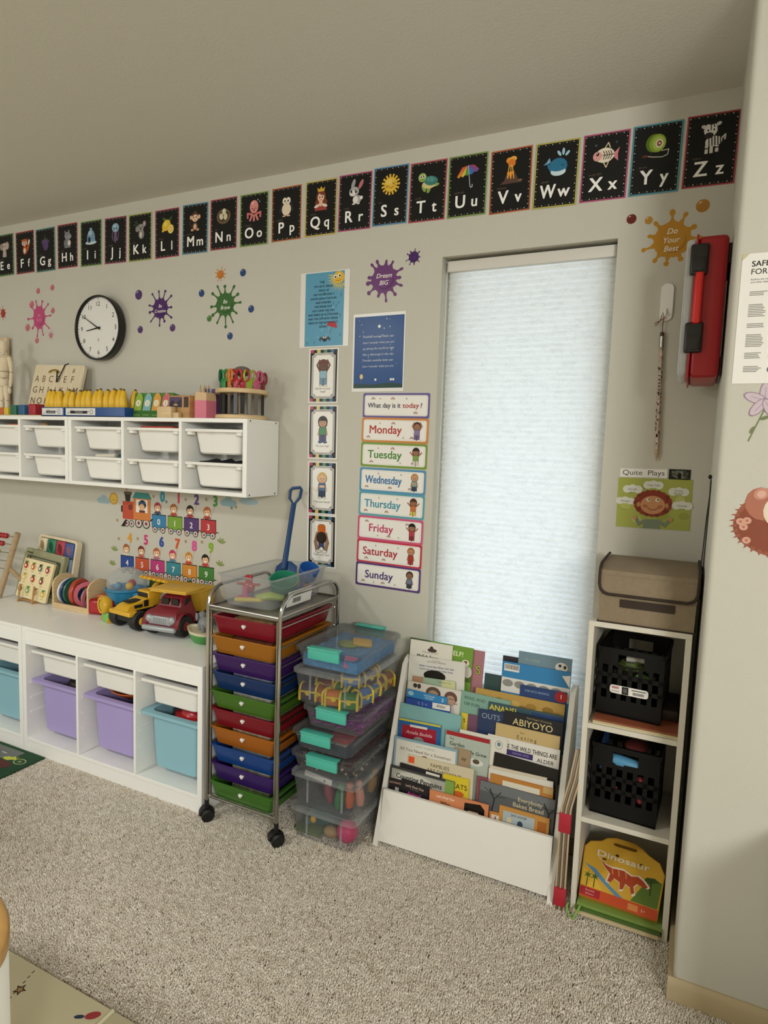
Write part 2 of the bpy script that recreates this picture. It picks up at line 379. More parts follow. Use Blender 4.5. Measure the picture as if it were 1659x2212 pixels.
# ------------------------------------------------------------------ alphabet cards along the top of the wall
e, p, l = 'e', 'p', 'l'
def burst(col, x, y, r0, r1, n, w):
    out = []
    for i in range(n):
        a = 2 * PI * i / n; c, s_ = math.cos(a), math.sin(a)
        out.append((p, col, x + r0 * c - w * s_, y + r0 * s_ + w * c, x + r0 * c + w * s_, y + r0 * s_ - w * c, x + r1 * c + w * s_ * 1.15, y + r1 * s_ - w * c * 1.15, x + r1 * c - w * s_ * 1.15, y + r1 * s_ + w * c * 1.15))
    return out
PIX = {
 'E': ('elephant', '#5f8f55', [(e, '#b9aa9e', 0, -.62, .34, .42), (p, '#b9aa9e', -.34, -.7, -.12, -.7, -.12, -1, -.34, -1), (p, '#b9aa9e', .1, -.7, .34, -.7, .34, -1, .1, -1), (e, '#a3948a', .5, .25, .36, .46), (e, '#cdb2a8', .5, .22, .22, .32), (e, '#c2b4a8', 0, .15, .5, .48), (e, '#a3948a', -.5, .2, .3, .4), (e, '#c2b4a8', -.1, -.22, .14, .4, 15), (e, '#2a2320', -.2, .2, .06, .07), (e, '#2a2320', .18, .2, .06, .07)]),
 'F': ('fox', '#b04a50', [(e, '#b5552b', .55, -.2, .22, .6, -20), (e, '#e8d9c8', .72, .3, .16, .32, -20), (e, '#b5552b', 0, -.55, .4, .5), (p, '#b5552b', -.62, .7, -.15, .62, -.45, .1), (p, '#b5552b', .5, .75, .1, .6, .4, .1), (e, '#c0622f', -.05, .3, .52, .42), (e, '#f1e7da', -.28, .25, .2, .2), (e, '#f1e7da', .18, .25, .2, .2), (e, '#1d1714', -.26, .26, .08, .1), (e, '#1d1714', .18, .26, .08, .1), (p, '#f1e7da', -.2, .05, .12, .05, -.04, -.15), (e, '#e8d9c8', -.02, -.6, .2, .3)]),
 'G': ('grapes', '#4f8a86', [(e, '#5b4470', *c, .19, .19) for c in ((-.45, .1), (-.15, .2), (.15, .2), (.45, .08), (-.3, -.15), (0, -.1), (.3, -.15), (-.2, -.42), (.1, -.4), (.35, -.42), (-.05, -.68), (.2, -.66))] + [(p, '#4b5a44', -.6, .4, -.1, .3, 0, .95, .15, .35, .6, .45, .2, .2, -.2, .2), (e, '#7a628f', -.15, .22, .06, .06), (e, '#7a628f', .12, -.08, .05, .05)]),
 'H': ('hippo', '#a8414f', [(e, '#7d7c80', -.02, -.5, .58, .52), (p, '#7d7c80', -.45, -.6, -.1, -.6, -.1, -1, -.5, -1), (p, '#7d7c80', .1, -.6, .48, -.6, .5, -1, .12, -1), (e, '#e3d8cb', .28, -.5, .24, .3), (e, '#8d8c90', .02, .3, .5, .4), (e, '#9c9a9e', .35, .2, .3, .26), (e, '#77757a', -.35, .72, .13, .15), (e, '#77757a', .25, .78, .13, .15), (e, '#15130f', 0, .42, .06, .07), (e, '#15130f', .32, .45, .05, .06), (e, '#55545a', .45, .28, .05, .05)]),
 'I': ('igloo', '#6d9450', [(e, '#c6d9e2', 0, -.72, .86, .2), (p, '#7fa3bd', -.6, -.65, -.55, .1, -.35, .5, 0, .68, .35, .5, .58, .1, .66, -.62), (e, '#9fbdd0', 0, .72, .2, .1), (e, '#a9c6d6', -.1, .25, .3, .3), (l, '#5f84a0', .05, -.58, .05, .58, .05), (l, '#5f84a0', .05, -.6, -.3, .62, -.3), (l, '#5f84a0', .05, .2, .5, .25, -.6), (e, '#33506b', -.25, -.4, .22, .34), (e, '#16222e', -.25, -.45, .14, .26)]),
 'J': ('jellyfish', '#a5536a', [(l, '#8a6f95', .08, -.35, .2, -.5, -.3, -.3, -.8), (l, '#8a6f95', .08, -.12, .1, -.2, -.4, -.05, -.9), (l, '#9c7fa5', .08, .12, .1, .1, -.4, .25, -.85), (l, '#8a6f95', .08, .35, .2, .45, -.3, .3, -.75), (l, '#9c7fa5', .08, 0, .1, 0, -1), (e, '#8fb4c9', 0, .5, .52, .46), (e, '#aecbd9', -.15, .7, .2, .14), (e, '#2b3742', -.18, .42, .07, .1), (e, '#2b3742', .18, .42, .07, .1), (e, '#c98f9d', -.3, .3, .07, .05), (e, '#c98f9d', .3, .3, .07, .05)]),
 'K': ('koala', '#a3ab55', [(l, '#3f5a3c', .07, -.75, .8, -.2, .5, -.6, .4), (e, '#3f5a3c', -.5, .75, .14, .06, 60), (e, '#3f5a3c', -.75, .5, .16, .06, 10), (e, '#8e8987', .2, -.5, .4, .5), (e, '#dcd0c4', .12, -.55, .16, .3), (e, '#8e8987', -.38, .05, .26, .3), (e, '#8e8987', .62, .5, .24, .3), (e, '#c6a9a4', .62, .5, .13, .18), (e, '#9a9593', .12, .15, .42, .38), (e, '#1c1a1a', .1, .05, .08, .13), (e, '#1c1a1a', -.08, .2, .05, .06), (e, '#1c1a1a', .32, .22, .05, .06)]),
 'L': ('lemon', '#a8445c', [(p, '#47663a', -.6, .85, -.05, .6, -.1, .4, -.5, .5), (p, '#3d5a33', .2, .5, .7, .9, .6, .5, .35, .4), (e, '#e6c235', -.1, 0, .62, .5, 40), (e, '#e6c235', -.55, -.5, .14, .14), (e, '#f2d868', -.2, .15, .25, .2, 40), (e, '#d8ae2b', .5, -.4, .42, .46), (e, '#f4e6a8', .5, -.4, .36, .4), (e, '#e9c03f', .5, -.4, .3, .33)] + [(l, '#f4e6a8', .04, .5, -.4, .5 + .3 * math.cos(a), -.4 + .33 * math.sin(a)) for a in (0, 1.05, 2.1, 3.14, 4.2, 5.2)]),
 'M': ('monkey', '#5d8ea3', [(l, '#4a3228', .1, -.3, -.6, -.7, -.3, -.6, 0), (e, '#5b3d30', 0, -.6, .36, .4), (e, '#e0b795', 0, -.6, .2, .28), (e, '#d7a57d', -.35, -.9, .18, .12), (e, '#d7a57d', .35, -.9, .18, .12), (e, '#5b3d30', 0, .3, .5, .48), (e, '#e0b795', -.52, .3, .16, .2), (e, '#e0b795', .52, .3, .16, .2), (e, '#ecc7a6', 0, .2, .4, .34), (e, '#5b3d30', 0, .75, .1, .18), (e, '#231713', -.17, .28, .06, .09), (e, '#231713', .17, .28, .06, .09), (l, '#7c4a38', .04, -.1, .04, 0, 0, .1, .04)]),
 'N': ('nest', '#a94a5a', [(e, '#5e4c38', 0, -.1, .85, .72), (e, '#463725', 0, -.02, .62, .5)] + [(l, '#8b7453', .04, .8 * math.cos(a), -.1 + .68 * math.sin(a), .75 * math.cos(a + .6), -.1 + .6 * math.sin(a + .9)) for a in [i * .37 for i in range(17)]] + [(e, '#d8cfae', .08, .32, .24, .3), (e, '#ddd5b8', -.26, -.1, .23, .3, 15), (e, '#d8cfae', .26, -.16, .23, .3, -15), (e, '#efe9d3', .02, .4, .08, .1)]),
 'O': ('octopus', '#7fa04e', [(l, '#c9706e', .2, -.25, -.3, -.75, -.2, -.72, -.6), (l, '#c9706e', .2, .25, -.3, .75, -.2, .72, -.6), (l, '#d98481', .2, -.2, -.35, -.45, -.85), (l, '#d98481', .2, .2, -.35, .45, -.85), (l, '#d98481', .2, 0, -.4, 0, -.9), (e, '#df8f8a', 0, .35, .5, .6), (e, '#eaaea8', -.15, .7, .2, .16), (l, '#5c2b2b', .05, -.28, .16, -.18, .24, -.08, .16), (l, '#5c2b2b', .05, .08, .16, .18, .24, .28, .16), (e, '#8c3433', 0, .04, .1, .08), (p, '#cfe0d0', .35, .95, .5, 1, .45, .85), (p, '#cfe0d0', .6, .8, .7, .8, .62, .65)]),
 'P': ('penguin', '#b9683f', [(e, '#2a2a30', 0, -.1, .6, .85), (e, '#2a2a30', -.6, -.3, .14, .4, -20), (e, '#2a2a30', .6, -.3, .14, .4, 20), (e, '#ead9bd', 0, -.4, .5, .55), (e, '#f1e6d2', -.2, .35, .24, .3), (e, '#f1e6d2', .2, .35, .24, .3), (e, '#17171b', -.17, .33, .07, .1), (e, '#17171b', .17, .33, .07, .1), (p, '#d79a3c', -.1, .15, .1, .15, 0, .02), (e, '#c9a98a', -.25, -.98, .2, .07), (e, '#c9a98a', .25, -.98, .2, .07)]),
 'Q': ('queen', '#c7b155', [(e, '#7a3b2b', 0, .1, .5, .62), (e, '#7a3b2b', .42, -.35, .24, .3), (e, '#7a3b2b', -.4, -.35, .2, .28), (p, '#a2453d', -.65, -1, -.45, -.5, .45, -.5, .65, -1), (e, '#ead6c8', -.4, -.6, .3, .13, 20), (e, '#ead6c8', .4, -.6, .3, .13, -20), (e, '#e9bd9e', 0, -.42, .2, .25), (e, '#edc4a6', 0, .12, .34, .4), (e, '#7a3b2b', .15, .45, .34, .16, -15), (p, '#dcae3b', -.32, .6, -.4, .98, -.18, .8, 0, 1.05, .18, .8, .4, .98, .32, .6), (e, '#2d1a17', -.13, .12, .06, .07), (e, '#2d1a17', .13, .12, .06, .07), (l, '#a23b3b', .05, -.08, -.1, .08, -.1)]),
 'R': ('rabbit', '#b5577a', [(e, '#aaa5a8', -.2, .72, .17, .42, -18), (e, '#c2747f', .55, .62, .17, .42, -28), (e, '#b5b0b2', .2, -.6, .42, .36), (e, '#ece6e0', .05, -.62, .26, .3), (e, '#ece6e0', .62, -.5, .16, .16), (e, '#b5b0b2', -.1, .08, .48, .4), (e, '#ece6e0', -.25, -.05, .3, .25), (e, '#1b1a1c', -.38, .1, .09, .14), (e, '#1b1a1c', .08, .08, .1, .15), (e, '#f7f4f0', .1, .14, .03, .05), (e, '#c2747f', -.25, -.04, .05, .04), (e, '#d8d2cc', -.1, -.95, .16, .08), (e, '#d8d2cc', .35, -.95, .16, .08)]),
 'S': ('sun', '#5b8fb5', burst('#e3b83f', 0, .1, .6, .85, 15, .08) + [(e, '#e6bd42', 0, .1, .6, .6), (e, '#eccb62', -.15, .3, .3, .25), (l, '#9b6a24', .06, -.42, .04, -.3, -.06, -.15, .02), (l, '#9b6a24', .06, .15, .22, .3, .12, .42, .24), (l, '#9b6a24', .06, -.1, -.12, .08, -.2, .28, -.06), (e, '#d89a3a', -.38, -.12, .09, .06), (e, '#d89a3a', .42, 0, .09, .06)]),
 'T': ('turtle', '#b3545c', [(e, '#8aa552', .1, -.62, .16, .34, -20), (e, '#8aa552', .75, -.35, .26, .12, 15), (e, '#8aa552', -.35, -.5, .16, .34, 25), (e, '#d9c98b', .1, -.25, .62, .34), (e, '#3f7f79', .25, .02, .62, .38, -8), (e, '#5b9b92', .25, .12, .4, .2, -8), (l, '#2e625e', .04, .1, .35, .2, -.25), (l, '#2e625e', .04, .5, .3, .55, -.25), (e, '#97b35c', -.52, .35, .36, .36), (e, '#f1f0dc', -.65, .4, .12, .14), (e, '#f1f0dc', -.38, .42, .12, .14), (e, '#16201a', -.63, .4, .06, .09), (e, '#16201a', -.4, .42, .06, .09), (l, '#566f34', .04, -.66, .18, -.5, .12, -.36, .18)]),
 'U': ('umbrella', '#7f9a55', [(p, '#c9473e', -.9, -.05, -.5, .65, 0, .72, -.2, .1), (p, '#d98a35', -.9, -.05, -.72, -.15, -.55, .02, -.28, .72), (p, '#d8c14a', -.55, .0, -.42, -.12, -.2, .05, -.1, .75), (p, '#4f9a4d', -.22, .05, -.08, -.05, .12, .1, 0, .74), (p, '#3f74b8', .1, .1, .3, .0, .55, .2, 0, .76), (p, '#7d4f9b', .52, .2, .72, .15, .92, .35, .45, .7, 0, .76), (p, '#c9473e', -.05, .76, .5, .72, .92, .35, .3, .72), (l, '#b9bcc0', .06, .02, .7, .22, -.85), (l, '#b9bcc0', .07, .22, -.85, .3, -.98, .42, -.9, .4, -.75)]),
 'V': ('volcano', '#b5633f', [(e, '#e8983a', -.15, .72, .25, .22), (e, '#f0b04a', .15, .8, .28, .2), (e, '#e07c2d', .05, .5, .3, .3), (p, '#5b4335', -.85, -1, -.5, -.75, -.3, -.15, .25, -.1, .6, -.75, .9, -1), (p, '#e8892f', -.3, -.15, .25, -.1, .22, -.5, .12, -.3, .02, -.75, -.1, -.35, -.2, -.6), (l, '#f2b54a', .07, -.15, .3, -.25, -.6), (l, '#f2b54a', .07, .1, .3, .25, -.65), (l, '#f2b54a', .07, 0, .4, -.02, -.6), (e, '#7c6350', .75, -.85, .18, .08)]),
 'W': ('whale', '#b7ad55', [(p, '#7fb0c9', -.75, .15, -.98, -.05, -.7, .0, -.45, .1, -.55, .45), (e, '#2d7496', .12, -.25, .68, .62), (p, '#2d7496', -.75, .1, -.45, -.1, -.4, -.5, -.6, -.35), (e, '#cfe3ea', .15, -.62, .56, .3), (e, '#2d7496', .12, -.28, .66, .32), (l, '#173c50', .05, .35, -.15, .45, -.22, .55, -.14), (e, '#a9cfe0', .15, .68, .1, .24, 35), (e, '#a9cfe0', .45, .78, .1, .26, 0), (e, '#a9cfe0', .75, .62, .1, .22, -40)]),
 'X': ('x-ray fish', '#b5567a', [(p, '#d77f8c', .55, .05, .95, .45, .85, 0, .9, -.5, .55, -.15), (l, '#d9c7a2', .07, -.1, .45, .15, .85, .3, .5), (l, '#d9c7a2', .07, -.1, -.5, .1, -.85, .25, -.45), (e, '#eadfc8', -.05, 0, .68, .52), (e, '#e0a29c', -.55, -.02, .32, .34), (l, '#574a42', .06, -.2, .0, .6, 0)] + [(l, '#574a42', .06, x - .1, .28, x + .03, 0, x - .1, -.28) for x in (-.05, .12, .28, .44)] + [(e, '#1d1a18', -.55, .12, .11, .12), (e, '#f7f3ea', -.58, .16, .04, .04), (e, '#3f4f58', -.7, .75, .1, .09), (e, '#3f4f58', .72, .8, .08, .08)]),
 'Y': ('yo-yo', '#4f93a5', [(e, '#5f7a1d', -.2, .28, .52, .62), (e, '#8aa53a', .05, .25, .55, .62), (e, '#a9c455', .12, .24, .42, .5), (e, '#e9e4c4', .16, .22, .26, .3), (e, '#8a3a22', .16, .22, .16, .19), (e, '#efe0c0', .17, .22, .07, .08), (l, '#d9d5c2', .05, .35, -.3, .8, -.25, .75, -.6, .4, -.72, -.2, -.65, -.6, -.55), (e, '#5b2f25', -.72, -.55, .2, .1)]),
 'Z': ('zebra', '#a5484e', [(l, '#d9d5cf', .2, -.28, -.4, -.28, -.95), (l, '#d9d5cf', .2, .0, -.4, .02, -.95), (l, '#d9d5cf', .2, .35, -.4, .35, -.9), (l, '#c9c5bf', .1, .6, -.1, .8, .1, .78, -.2), (e, '#e3dfd9', .12, -.25, .52, .34)] + [(l, '#26241f', .07, x, .05, x + .06, -.52) for x in (-.2, -.02, .16, .34, .5)] + [(l, '#26241f', .07, -.38, -.7, -.18, -.68), (l, '#26241f', .07, .25, -.68, .45, -.66), (e, '#cfcac3', -.55, .75, .17, .12, -20), (e, '#cfcac3', .35, .85, .17, .12, 25), (e, '#e3dfd9', -.12, .5, .42, .46), (e, '#1b1916', -.1, .95, .22, .12), (e, '#2f2823', -.2, .15, .28, .2), (l, '#26241f', .06, -.12, .9, -.1, .5), (l, '#26241f', .06, .05, .88, .12, .55), (e, '#f4f1eb', -.3, .5, .1, .13), (e, '#f4f1eb', .08, .52, .1, .13), (e, '#131210', -.28, .48, .05, .08), (e, '#131210', .08, .5, .05, .08), (l, '#26241f', .09, .3, .7, .36, .2)]),
}
CARDS = dict(E=(-1.717, 2.277, .01), F=(-1.561, 2.276, .008), G=(-1.406, 2.272, .008), H=(-1.25, 2.275, -.004), I=(-1.087, 2.269, -.01), J=(-.929, 2.266, -.018), K=(-.774, 2.262, -.008), L=(-.615, 2.261, -.003), M=(-.455, 2.262, -.018), N=(-.303, 2.264, -.006), O=(-.146, 2.262, -.004), P=(.01, 2.265, .001), Q=(.169, 2.266, -.008), R=(.316, 2.269, -.012), S=(.463, 2.271, -.016), T=(.608, 2.266, -.016), U=(.755, 2.264, -.006), V=(.905, 2.259, .005), W=(1.054, 2.256, -.015), X=(1.203, 2.257, -.015), Y=(1.35, 2.256, -.015), Z=(1.4985, 2.258, -.018))
CW, CH = .139, .2035
mat('card_edge', '#e9e4d8', 0.5)
for n, (ch, (cx, cz, tilt)) in enumerate(CARDS.items()):
    word, edge, ops = PIX[ch]
    y0 = -.0012 if n % 2 else -.0030
    o = MB().box(-CW / 2, CW / 2, 0, .0009, -CH / 2, CH / 2).build('letter_card', 'card_edge', smooth=0, loc=(cx, y0, cz), rot=(0, -math.atan(tilt), 0))
    pic_noun = {'x-ray fish': 'skeleton fish'}.get(word, word)
    tag(o, 'black alphabet wall card %s%s with %s picture' % (ch, ch.lower(), pic_noun), 'alphabet card', 'alphabet cards along the ceiling')
    a = Art(); b = .0045; w2, h2 = CW / 2, CH / 2
    a.R(edge, -w2, w2, -h2, h2); a.R('#12110e', -w2 + b, w2 - b, -h2 + b, h2 - b)
    k_ = 0
    for side in range(4):
        m_ = 11 if side % 2 == 0 else 16
        for i in range(m_):
            t = i / m_
            q = [(-1 + 2 * t, 1), (1, 1 - 2 * t), (1 - 2 * t, -1), (-1, -1 + 2 * t)][side]
            a.E(('#efe9d8', '#8d8168')[k_ % 2], q[0] * (w2 - .0085), q[1] * (h2 - .0085), (.0016, .0011)[k_ % 2], n=6, step=False); k_ += 1
    a.k += 1; a.build('border_print', o)
    a = Art(); a.k = 5; a.T('#faf8f2', ch, -.023, -.0705, .043, w=.05, bold=.02); a.build('capital_letter', o)
    a = Art(); a.k = 5; a.T('#faf8f2', ch.lower(), .028, -.0705, .039, w=.04, bold=.018); a.build('small_letter', o)
    a = Art(); a.k = 5; a.T('#6b5a4c', word, -.046, -.0235, .0075, align='l'); a.build('word_print', o)
    a = Art(); a.k = 5; a.pic(ops, 0, .034, .043); a.build('picture_print', o)

# ------------------------------------------------------------------ splat stickers and dots
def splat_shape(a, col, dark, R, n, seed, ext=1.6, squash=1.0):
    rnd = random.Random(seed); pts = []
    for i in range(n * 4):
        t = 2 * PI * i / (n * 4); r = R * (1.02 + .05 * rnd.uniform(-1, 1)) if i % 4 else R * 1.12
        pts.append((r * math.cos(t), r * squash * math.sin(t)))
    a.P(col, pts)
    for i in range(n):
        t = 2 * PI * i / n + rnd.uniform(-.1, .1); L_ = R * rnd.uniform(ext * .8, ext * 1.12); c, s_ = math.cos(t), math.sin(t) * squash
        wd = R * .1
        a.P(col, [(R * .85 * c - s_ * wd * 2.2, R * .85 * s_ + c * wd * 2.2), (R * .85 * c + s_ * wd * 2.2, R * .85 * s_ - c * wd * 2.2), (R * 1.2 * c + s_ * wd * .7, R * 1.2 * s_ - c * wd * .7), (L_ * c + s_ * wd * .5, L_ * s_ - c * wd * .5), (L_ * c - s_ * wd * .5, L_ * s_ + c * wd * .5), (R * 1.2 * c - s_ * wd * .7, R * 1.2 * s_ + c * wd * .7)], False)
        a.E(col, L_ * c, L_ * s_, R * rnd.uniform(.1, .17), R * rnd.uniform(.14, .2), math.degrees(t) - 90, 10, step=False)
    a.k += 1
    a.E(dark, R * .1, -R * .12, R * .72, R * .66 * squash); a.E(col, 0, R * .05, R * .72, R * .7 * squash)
def splat(name, label, x, z, R, col, dark, n, seed, lines=(), ext=1.6, tcol='#f4efe6', th=None, squash=1.0, y=-.0004):
    a = Art(); splat_shape(a, col, dark, R, n, seed, ext, squash)
    o = a.build(name, m=GLOSSY, loc=(x, y, z)); tag(o, label, 'wall sticker', 'paint splat stickers on the wall')
    if lines:
        t = Art(); t.k = a.k + 1; th = th or R * .34; z0 = (len(lines) - 1) * th * .75 - th * .5
        for i, s_ in enumerate(lines): t.T(tcol, s_, 0, z0 - i * th * 1.5, th, w=R * 1.75, bold=.006, shear=.25)
        t.build('lettering', o, GLOSSY)
    return o
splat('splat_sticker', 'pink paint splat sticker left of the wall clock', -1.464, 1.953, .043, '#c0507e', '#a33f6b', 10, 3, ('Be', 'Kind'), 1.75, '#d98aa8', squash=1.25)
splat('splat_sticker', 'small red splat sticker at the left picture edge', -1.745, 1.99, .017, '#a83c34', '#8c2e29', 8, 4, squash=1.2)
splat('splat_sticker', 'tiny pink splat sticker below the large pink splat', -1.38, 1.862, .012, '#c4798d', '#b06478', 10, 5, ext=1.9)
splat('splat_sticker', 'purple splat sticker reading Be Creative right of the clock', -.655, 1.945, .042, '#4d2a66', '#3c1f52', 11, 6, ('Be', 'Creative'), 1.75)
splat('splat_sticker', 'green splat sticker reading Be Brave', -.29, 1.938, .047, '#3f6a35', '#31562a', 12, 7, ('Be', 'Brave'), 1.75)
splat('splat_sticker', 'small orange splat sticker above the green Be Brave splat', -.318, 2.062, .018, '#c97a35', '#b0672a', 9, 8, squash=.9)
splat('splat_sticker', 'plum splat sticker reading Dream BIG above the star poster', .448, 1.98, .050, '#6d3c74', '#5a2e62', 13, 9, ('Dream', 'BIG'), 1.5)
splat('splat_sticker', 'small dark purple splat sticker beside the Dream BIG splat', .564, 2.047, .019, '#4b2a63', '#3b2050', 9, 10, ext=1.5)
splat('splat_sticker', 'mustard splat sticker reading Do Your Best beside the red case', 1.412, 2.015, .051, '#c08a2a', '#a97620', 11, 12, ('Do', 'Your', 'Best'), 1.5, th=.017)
DOTS = [('pink dot sticker at upper left of the pink splat', -1.469, 2.082, .0145, '#c0707f'), ('pink dot sticker just below the F alphabet card', -1.364, 2.09, .0145, '#c0707f'), ('pink dot sticker touching the pink splat on its left', -1.519, 2.019, .018, '#c0707f'), ('pink dot sticker between pink splat and clock', -1.363, 1.98, .0145, '#c0707f'), ('pink dot sticker at lower left of the pink splat', -1.554, 1.908, .018, '#c0707f'), ('lowest pink dot sticker below the pink splat', -1.485, 1.841, .0145, '#c0707f'),
        ('largest purple dot sticker above the Be Creative splat', -.786, 2.013, .0215, '#55396b'), ('purple dot sticker nearest the clock at lower left of Be Creative', -.777, 1.859, .0162, '#55396b'), ('purple dot sticker at lower right of Be Creative', -.583, 1.857, .0162, '#55396b'),
        ('blue dot sticker at upper right of the green splat', -.2, 2.059, .0152, '#2c4878'), ('blue dot sticker left of the green splat', -.419, 1.993, .0155, '#2c4878'), ('blue dot sticker right of the green splat', -.156, 1.911, .015, '#2c4878'), ('blue dot sticker lowest, below the green splat', -.264, 1.807, .015, '#2c4878'), ('green dot sticker at lower left of the green splat', -.376, 1.885, .0132, '#4c7a3c'),
        ('maroon dot sticker below the X alphabet card', 1.293, 2.089, .0145, '#6b2a20'), ('mustard dot sticker below the Z alphabet card', 1.489, 2.103, .0185, '#b07a2a'), ('ochre dot sticker beside the mustard splat', 1.343, 2.079, .0115, '#b98a3c')]
for lab, x, z, r_, c in DOTS:
    a = Art(); a.E(c, 0, 0, r_, n=22); h_ = tuple(min(1, v * 1.35 + .02) for v in hx(c)); a.E(h_, -r_ * .18, r_ * .25, r_ * .55, r_ * .5, n=16); a.E(c, -r_ * .05, r_ * .08, r_ * .55, r_ * .52, n=16); a.E('#e8e0da', -r_ * .35, r_ * .55, r_ * .2, r_ * .1, 30, 8)
    tag(a.build('dot_sticker', m=GLOSSY, loc=(x, -.0004, z)), lab, 'wall sticker', 'dot stickers on the wall')

# ------------------------------------------------------------------ clock
mat('black_plastic', '#14130f', 0.35); mat('clock_face', '#e9e7e2', 0.4); mat('black_print', '#0d0c0a', 0.4)
ck = thing('wall_clock', 'round black-rimmed wall clock with white numbered face', 'clock', (-1.005, 0, 1.872))
R_ = .148
MB().lathe([(0, 0), (R_ * .93, 0), (R_ * .98, -.008), (R_, -.034), (R_, -.042), (R_ * .985, -.0465), (R_ * .955, -.047), (R_ * .94, -.044), (R_ * .935, -.036), (R_ * .93, -.034), (0, -.034)], n=64, axis='y').build('rim', 'black_plastic', ck, smooth=45)
MB().lathe([(0, -.0345), (R_ * .935, -.0345)], n=48, axis='y').build('face', 'clock_face', ck, smooth=0)
a = Art(); a.k = 1
for h in range(1, 13):
    t = math.radians(90 - 30 * h); a.T('#17150f', str(h), R_ * .745 * math.cos(t), R_ * .745 * math.sin(t) - .0105, .021, bold=.0, step=False)
for i in range(60):
    t = math.radians(6 * i); r0 = R_ * (.87 if i % 5 == 0 else .895); a.L('#2b2823', .0022 if i % 5 == 0 else .0012, [(r0 * math.cos(t), r0 * math.sin(t)), (R_ * .925 * math.cos(t), R_ * .925 * math.sin(t))], step=False)
a.k += 1; a.E('#8b877e', 0, -.052, .003, .004); a.R('#9a958b', -.006, .006, -.0605, -.0585)
a.build('dial_print', ck, loc=(0, -.035, 0))
def hand(name, ang, ln, tail, w0, w1, yy):
    t = math.radians(ang); c, s_ = math.cos(t), math.sin(t); nx, ny = -s_, c
    pts = [(-tail * c + nx * w1, -tail * s_ + ny * w1), (-tail * c - nx * w1, -tail * s_ - ny * w1), (ln * c - nx * w0, ln * s_ - ny * w0), (ln * c + nx * w0, ln * s_ + ny * w0)]
    MB().prism(pts, yy, yy - .0012).build(name, 'black_print', ck, smooth=0)
hand('hour_hand', 188, .078, .014, .0016, .0036, -.0372); hand('minute_hand', 150, .112, .016, .001, .0028, -.0392); hand('second_hand', 195, .016, .010, .0006, .0008, -.0408)
MB().cyl((0, -.0345, 0), (0, -.0425, 0), .0045, n=16).build('hub', 'black_print', ck)
mat('clock_lens', '#ffffff', 0.05)

# ------------------------------------------------------------------ posters, cards and stickers
mat('paper_white', '#ece9e2', 0.55); mat('laminate', '#e6e4de', 0.25)
def sheet(name, label, cat, cx, cz, w, h, y=-.0015, tilt=0.0, m='paper_white', group=None, t=.0008, yw=0.0):
    o = MB().box(-w / 2, w / 2, 0, t, -h / 2, h / 2).build(name, m, smooth=0, loc=(cx, y + yw, cz), rot=(0, -tilt, 0))
    return tag(o, label, cat, group)
def kid(a, x, y, s, skin, hair, shirt, pants, long_hair=False, arms='down', shoes='#e9e5dc', dress=False):
    """little printed child: feet at y - s, top of hair at y + s"""
    o = '#3a2c24'
    if long_hair: a.R(hair, x - .36 * s, x + .36 * s, y + .15 * s, y + .75 * s, .15 * s)
    for sg in (-1, 1):
        a.R(o, x + sg * .15 * s - .15 * s, x + sg * .15 * s + .15 * s, y - .95 * s, y - .3 * s, .05 * s, step=False)
    a.k += 1
    for sg in (-1, 1):
        a.R(pants, x + sg * .15 * s - .125 * s, x + sg * .15 * s + .125 * s, y - .85 * s, y - .3 * s, .04 * s, step=False); a.E(shoes, x + sg * .2 * s, y - .92 * s, .18 * s, .09 * s, step=False)
    a.k += 1
    if arms == 'up':
        a.L(skin, .12 * s, [(x - .25 * s, y + .05 * s), (x - .52 * s, y + .5 * s), (x - .3 * s, y + .85 * s)]); a.L(skin, .12 * s, [(x + .25 * s, y + .05 * s), (x + .52 * s, y + .5 * s), (x + .3 * s, y + .85 * s)])
    elif arms == 'wide':
        a.L(skin, .13 * s, [(x - .2 * s, y), (x - .62 * s, y + .42 * s)]); a.L(skin, .13 * s, [(x + .2 * s, y), (x + .62 * s, y + .42 * s)])
    else:
        a.L(skin, .13 * s, [(x - .24 * s, y + .05 * s), (x - .36 * s, y - .4 * s)]); a.L(skin, .13 * s, [(x + .24 * s, y + .05 * s), (x + .36 * s, y - .4 * s)])
    a.R(o, x - .3 * s, x + .3 * s, y - .42 * s, y + .15 * s, .1 * s)
    a.R(shirt, x - .27 * s, x + .27 * s, y - .4 * s, y + .13 * s, .09 * s)
    if arms == 'clap': a.R(skin, x - .22 * s, x + .22 * s, y - .18 * s, y - .02 * s, .06 * s)
    a.E(o, x, y + .5 * s, .4 * s, .4 * s); a.E(hair, x, y + .54 * s, .38 * s, .38 * s); a.E(skin, x, y + .42 * s, .31 * s, .28 * s)
    if long_hair: a.R(hair, x - .31 * s, x + .31 * s, y + .56 * s, y + .74 * s, .08 * s)
    a.L('#2a1d17', .035 * s, [(x - .18 * s, y + .42 * s), (x - .12 * s, y + .46 * s), (x - .06 * s, y + .42 * s)], step=False); a.L('#2a1d17', .035 * s, [(x + .06 * s, y + .42 * s), (x + .12 * s, y + .46 * s), (x + .18 * s, y + .42 * s)], step=False)
    a.L('#8a3b33', .035 * s, [(x - .09 * s, y + .31 * s), (x, y + .26 * s), (x + .09 * s, y + .31 * s)], step=False); a.k += 1

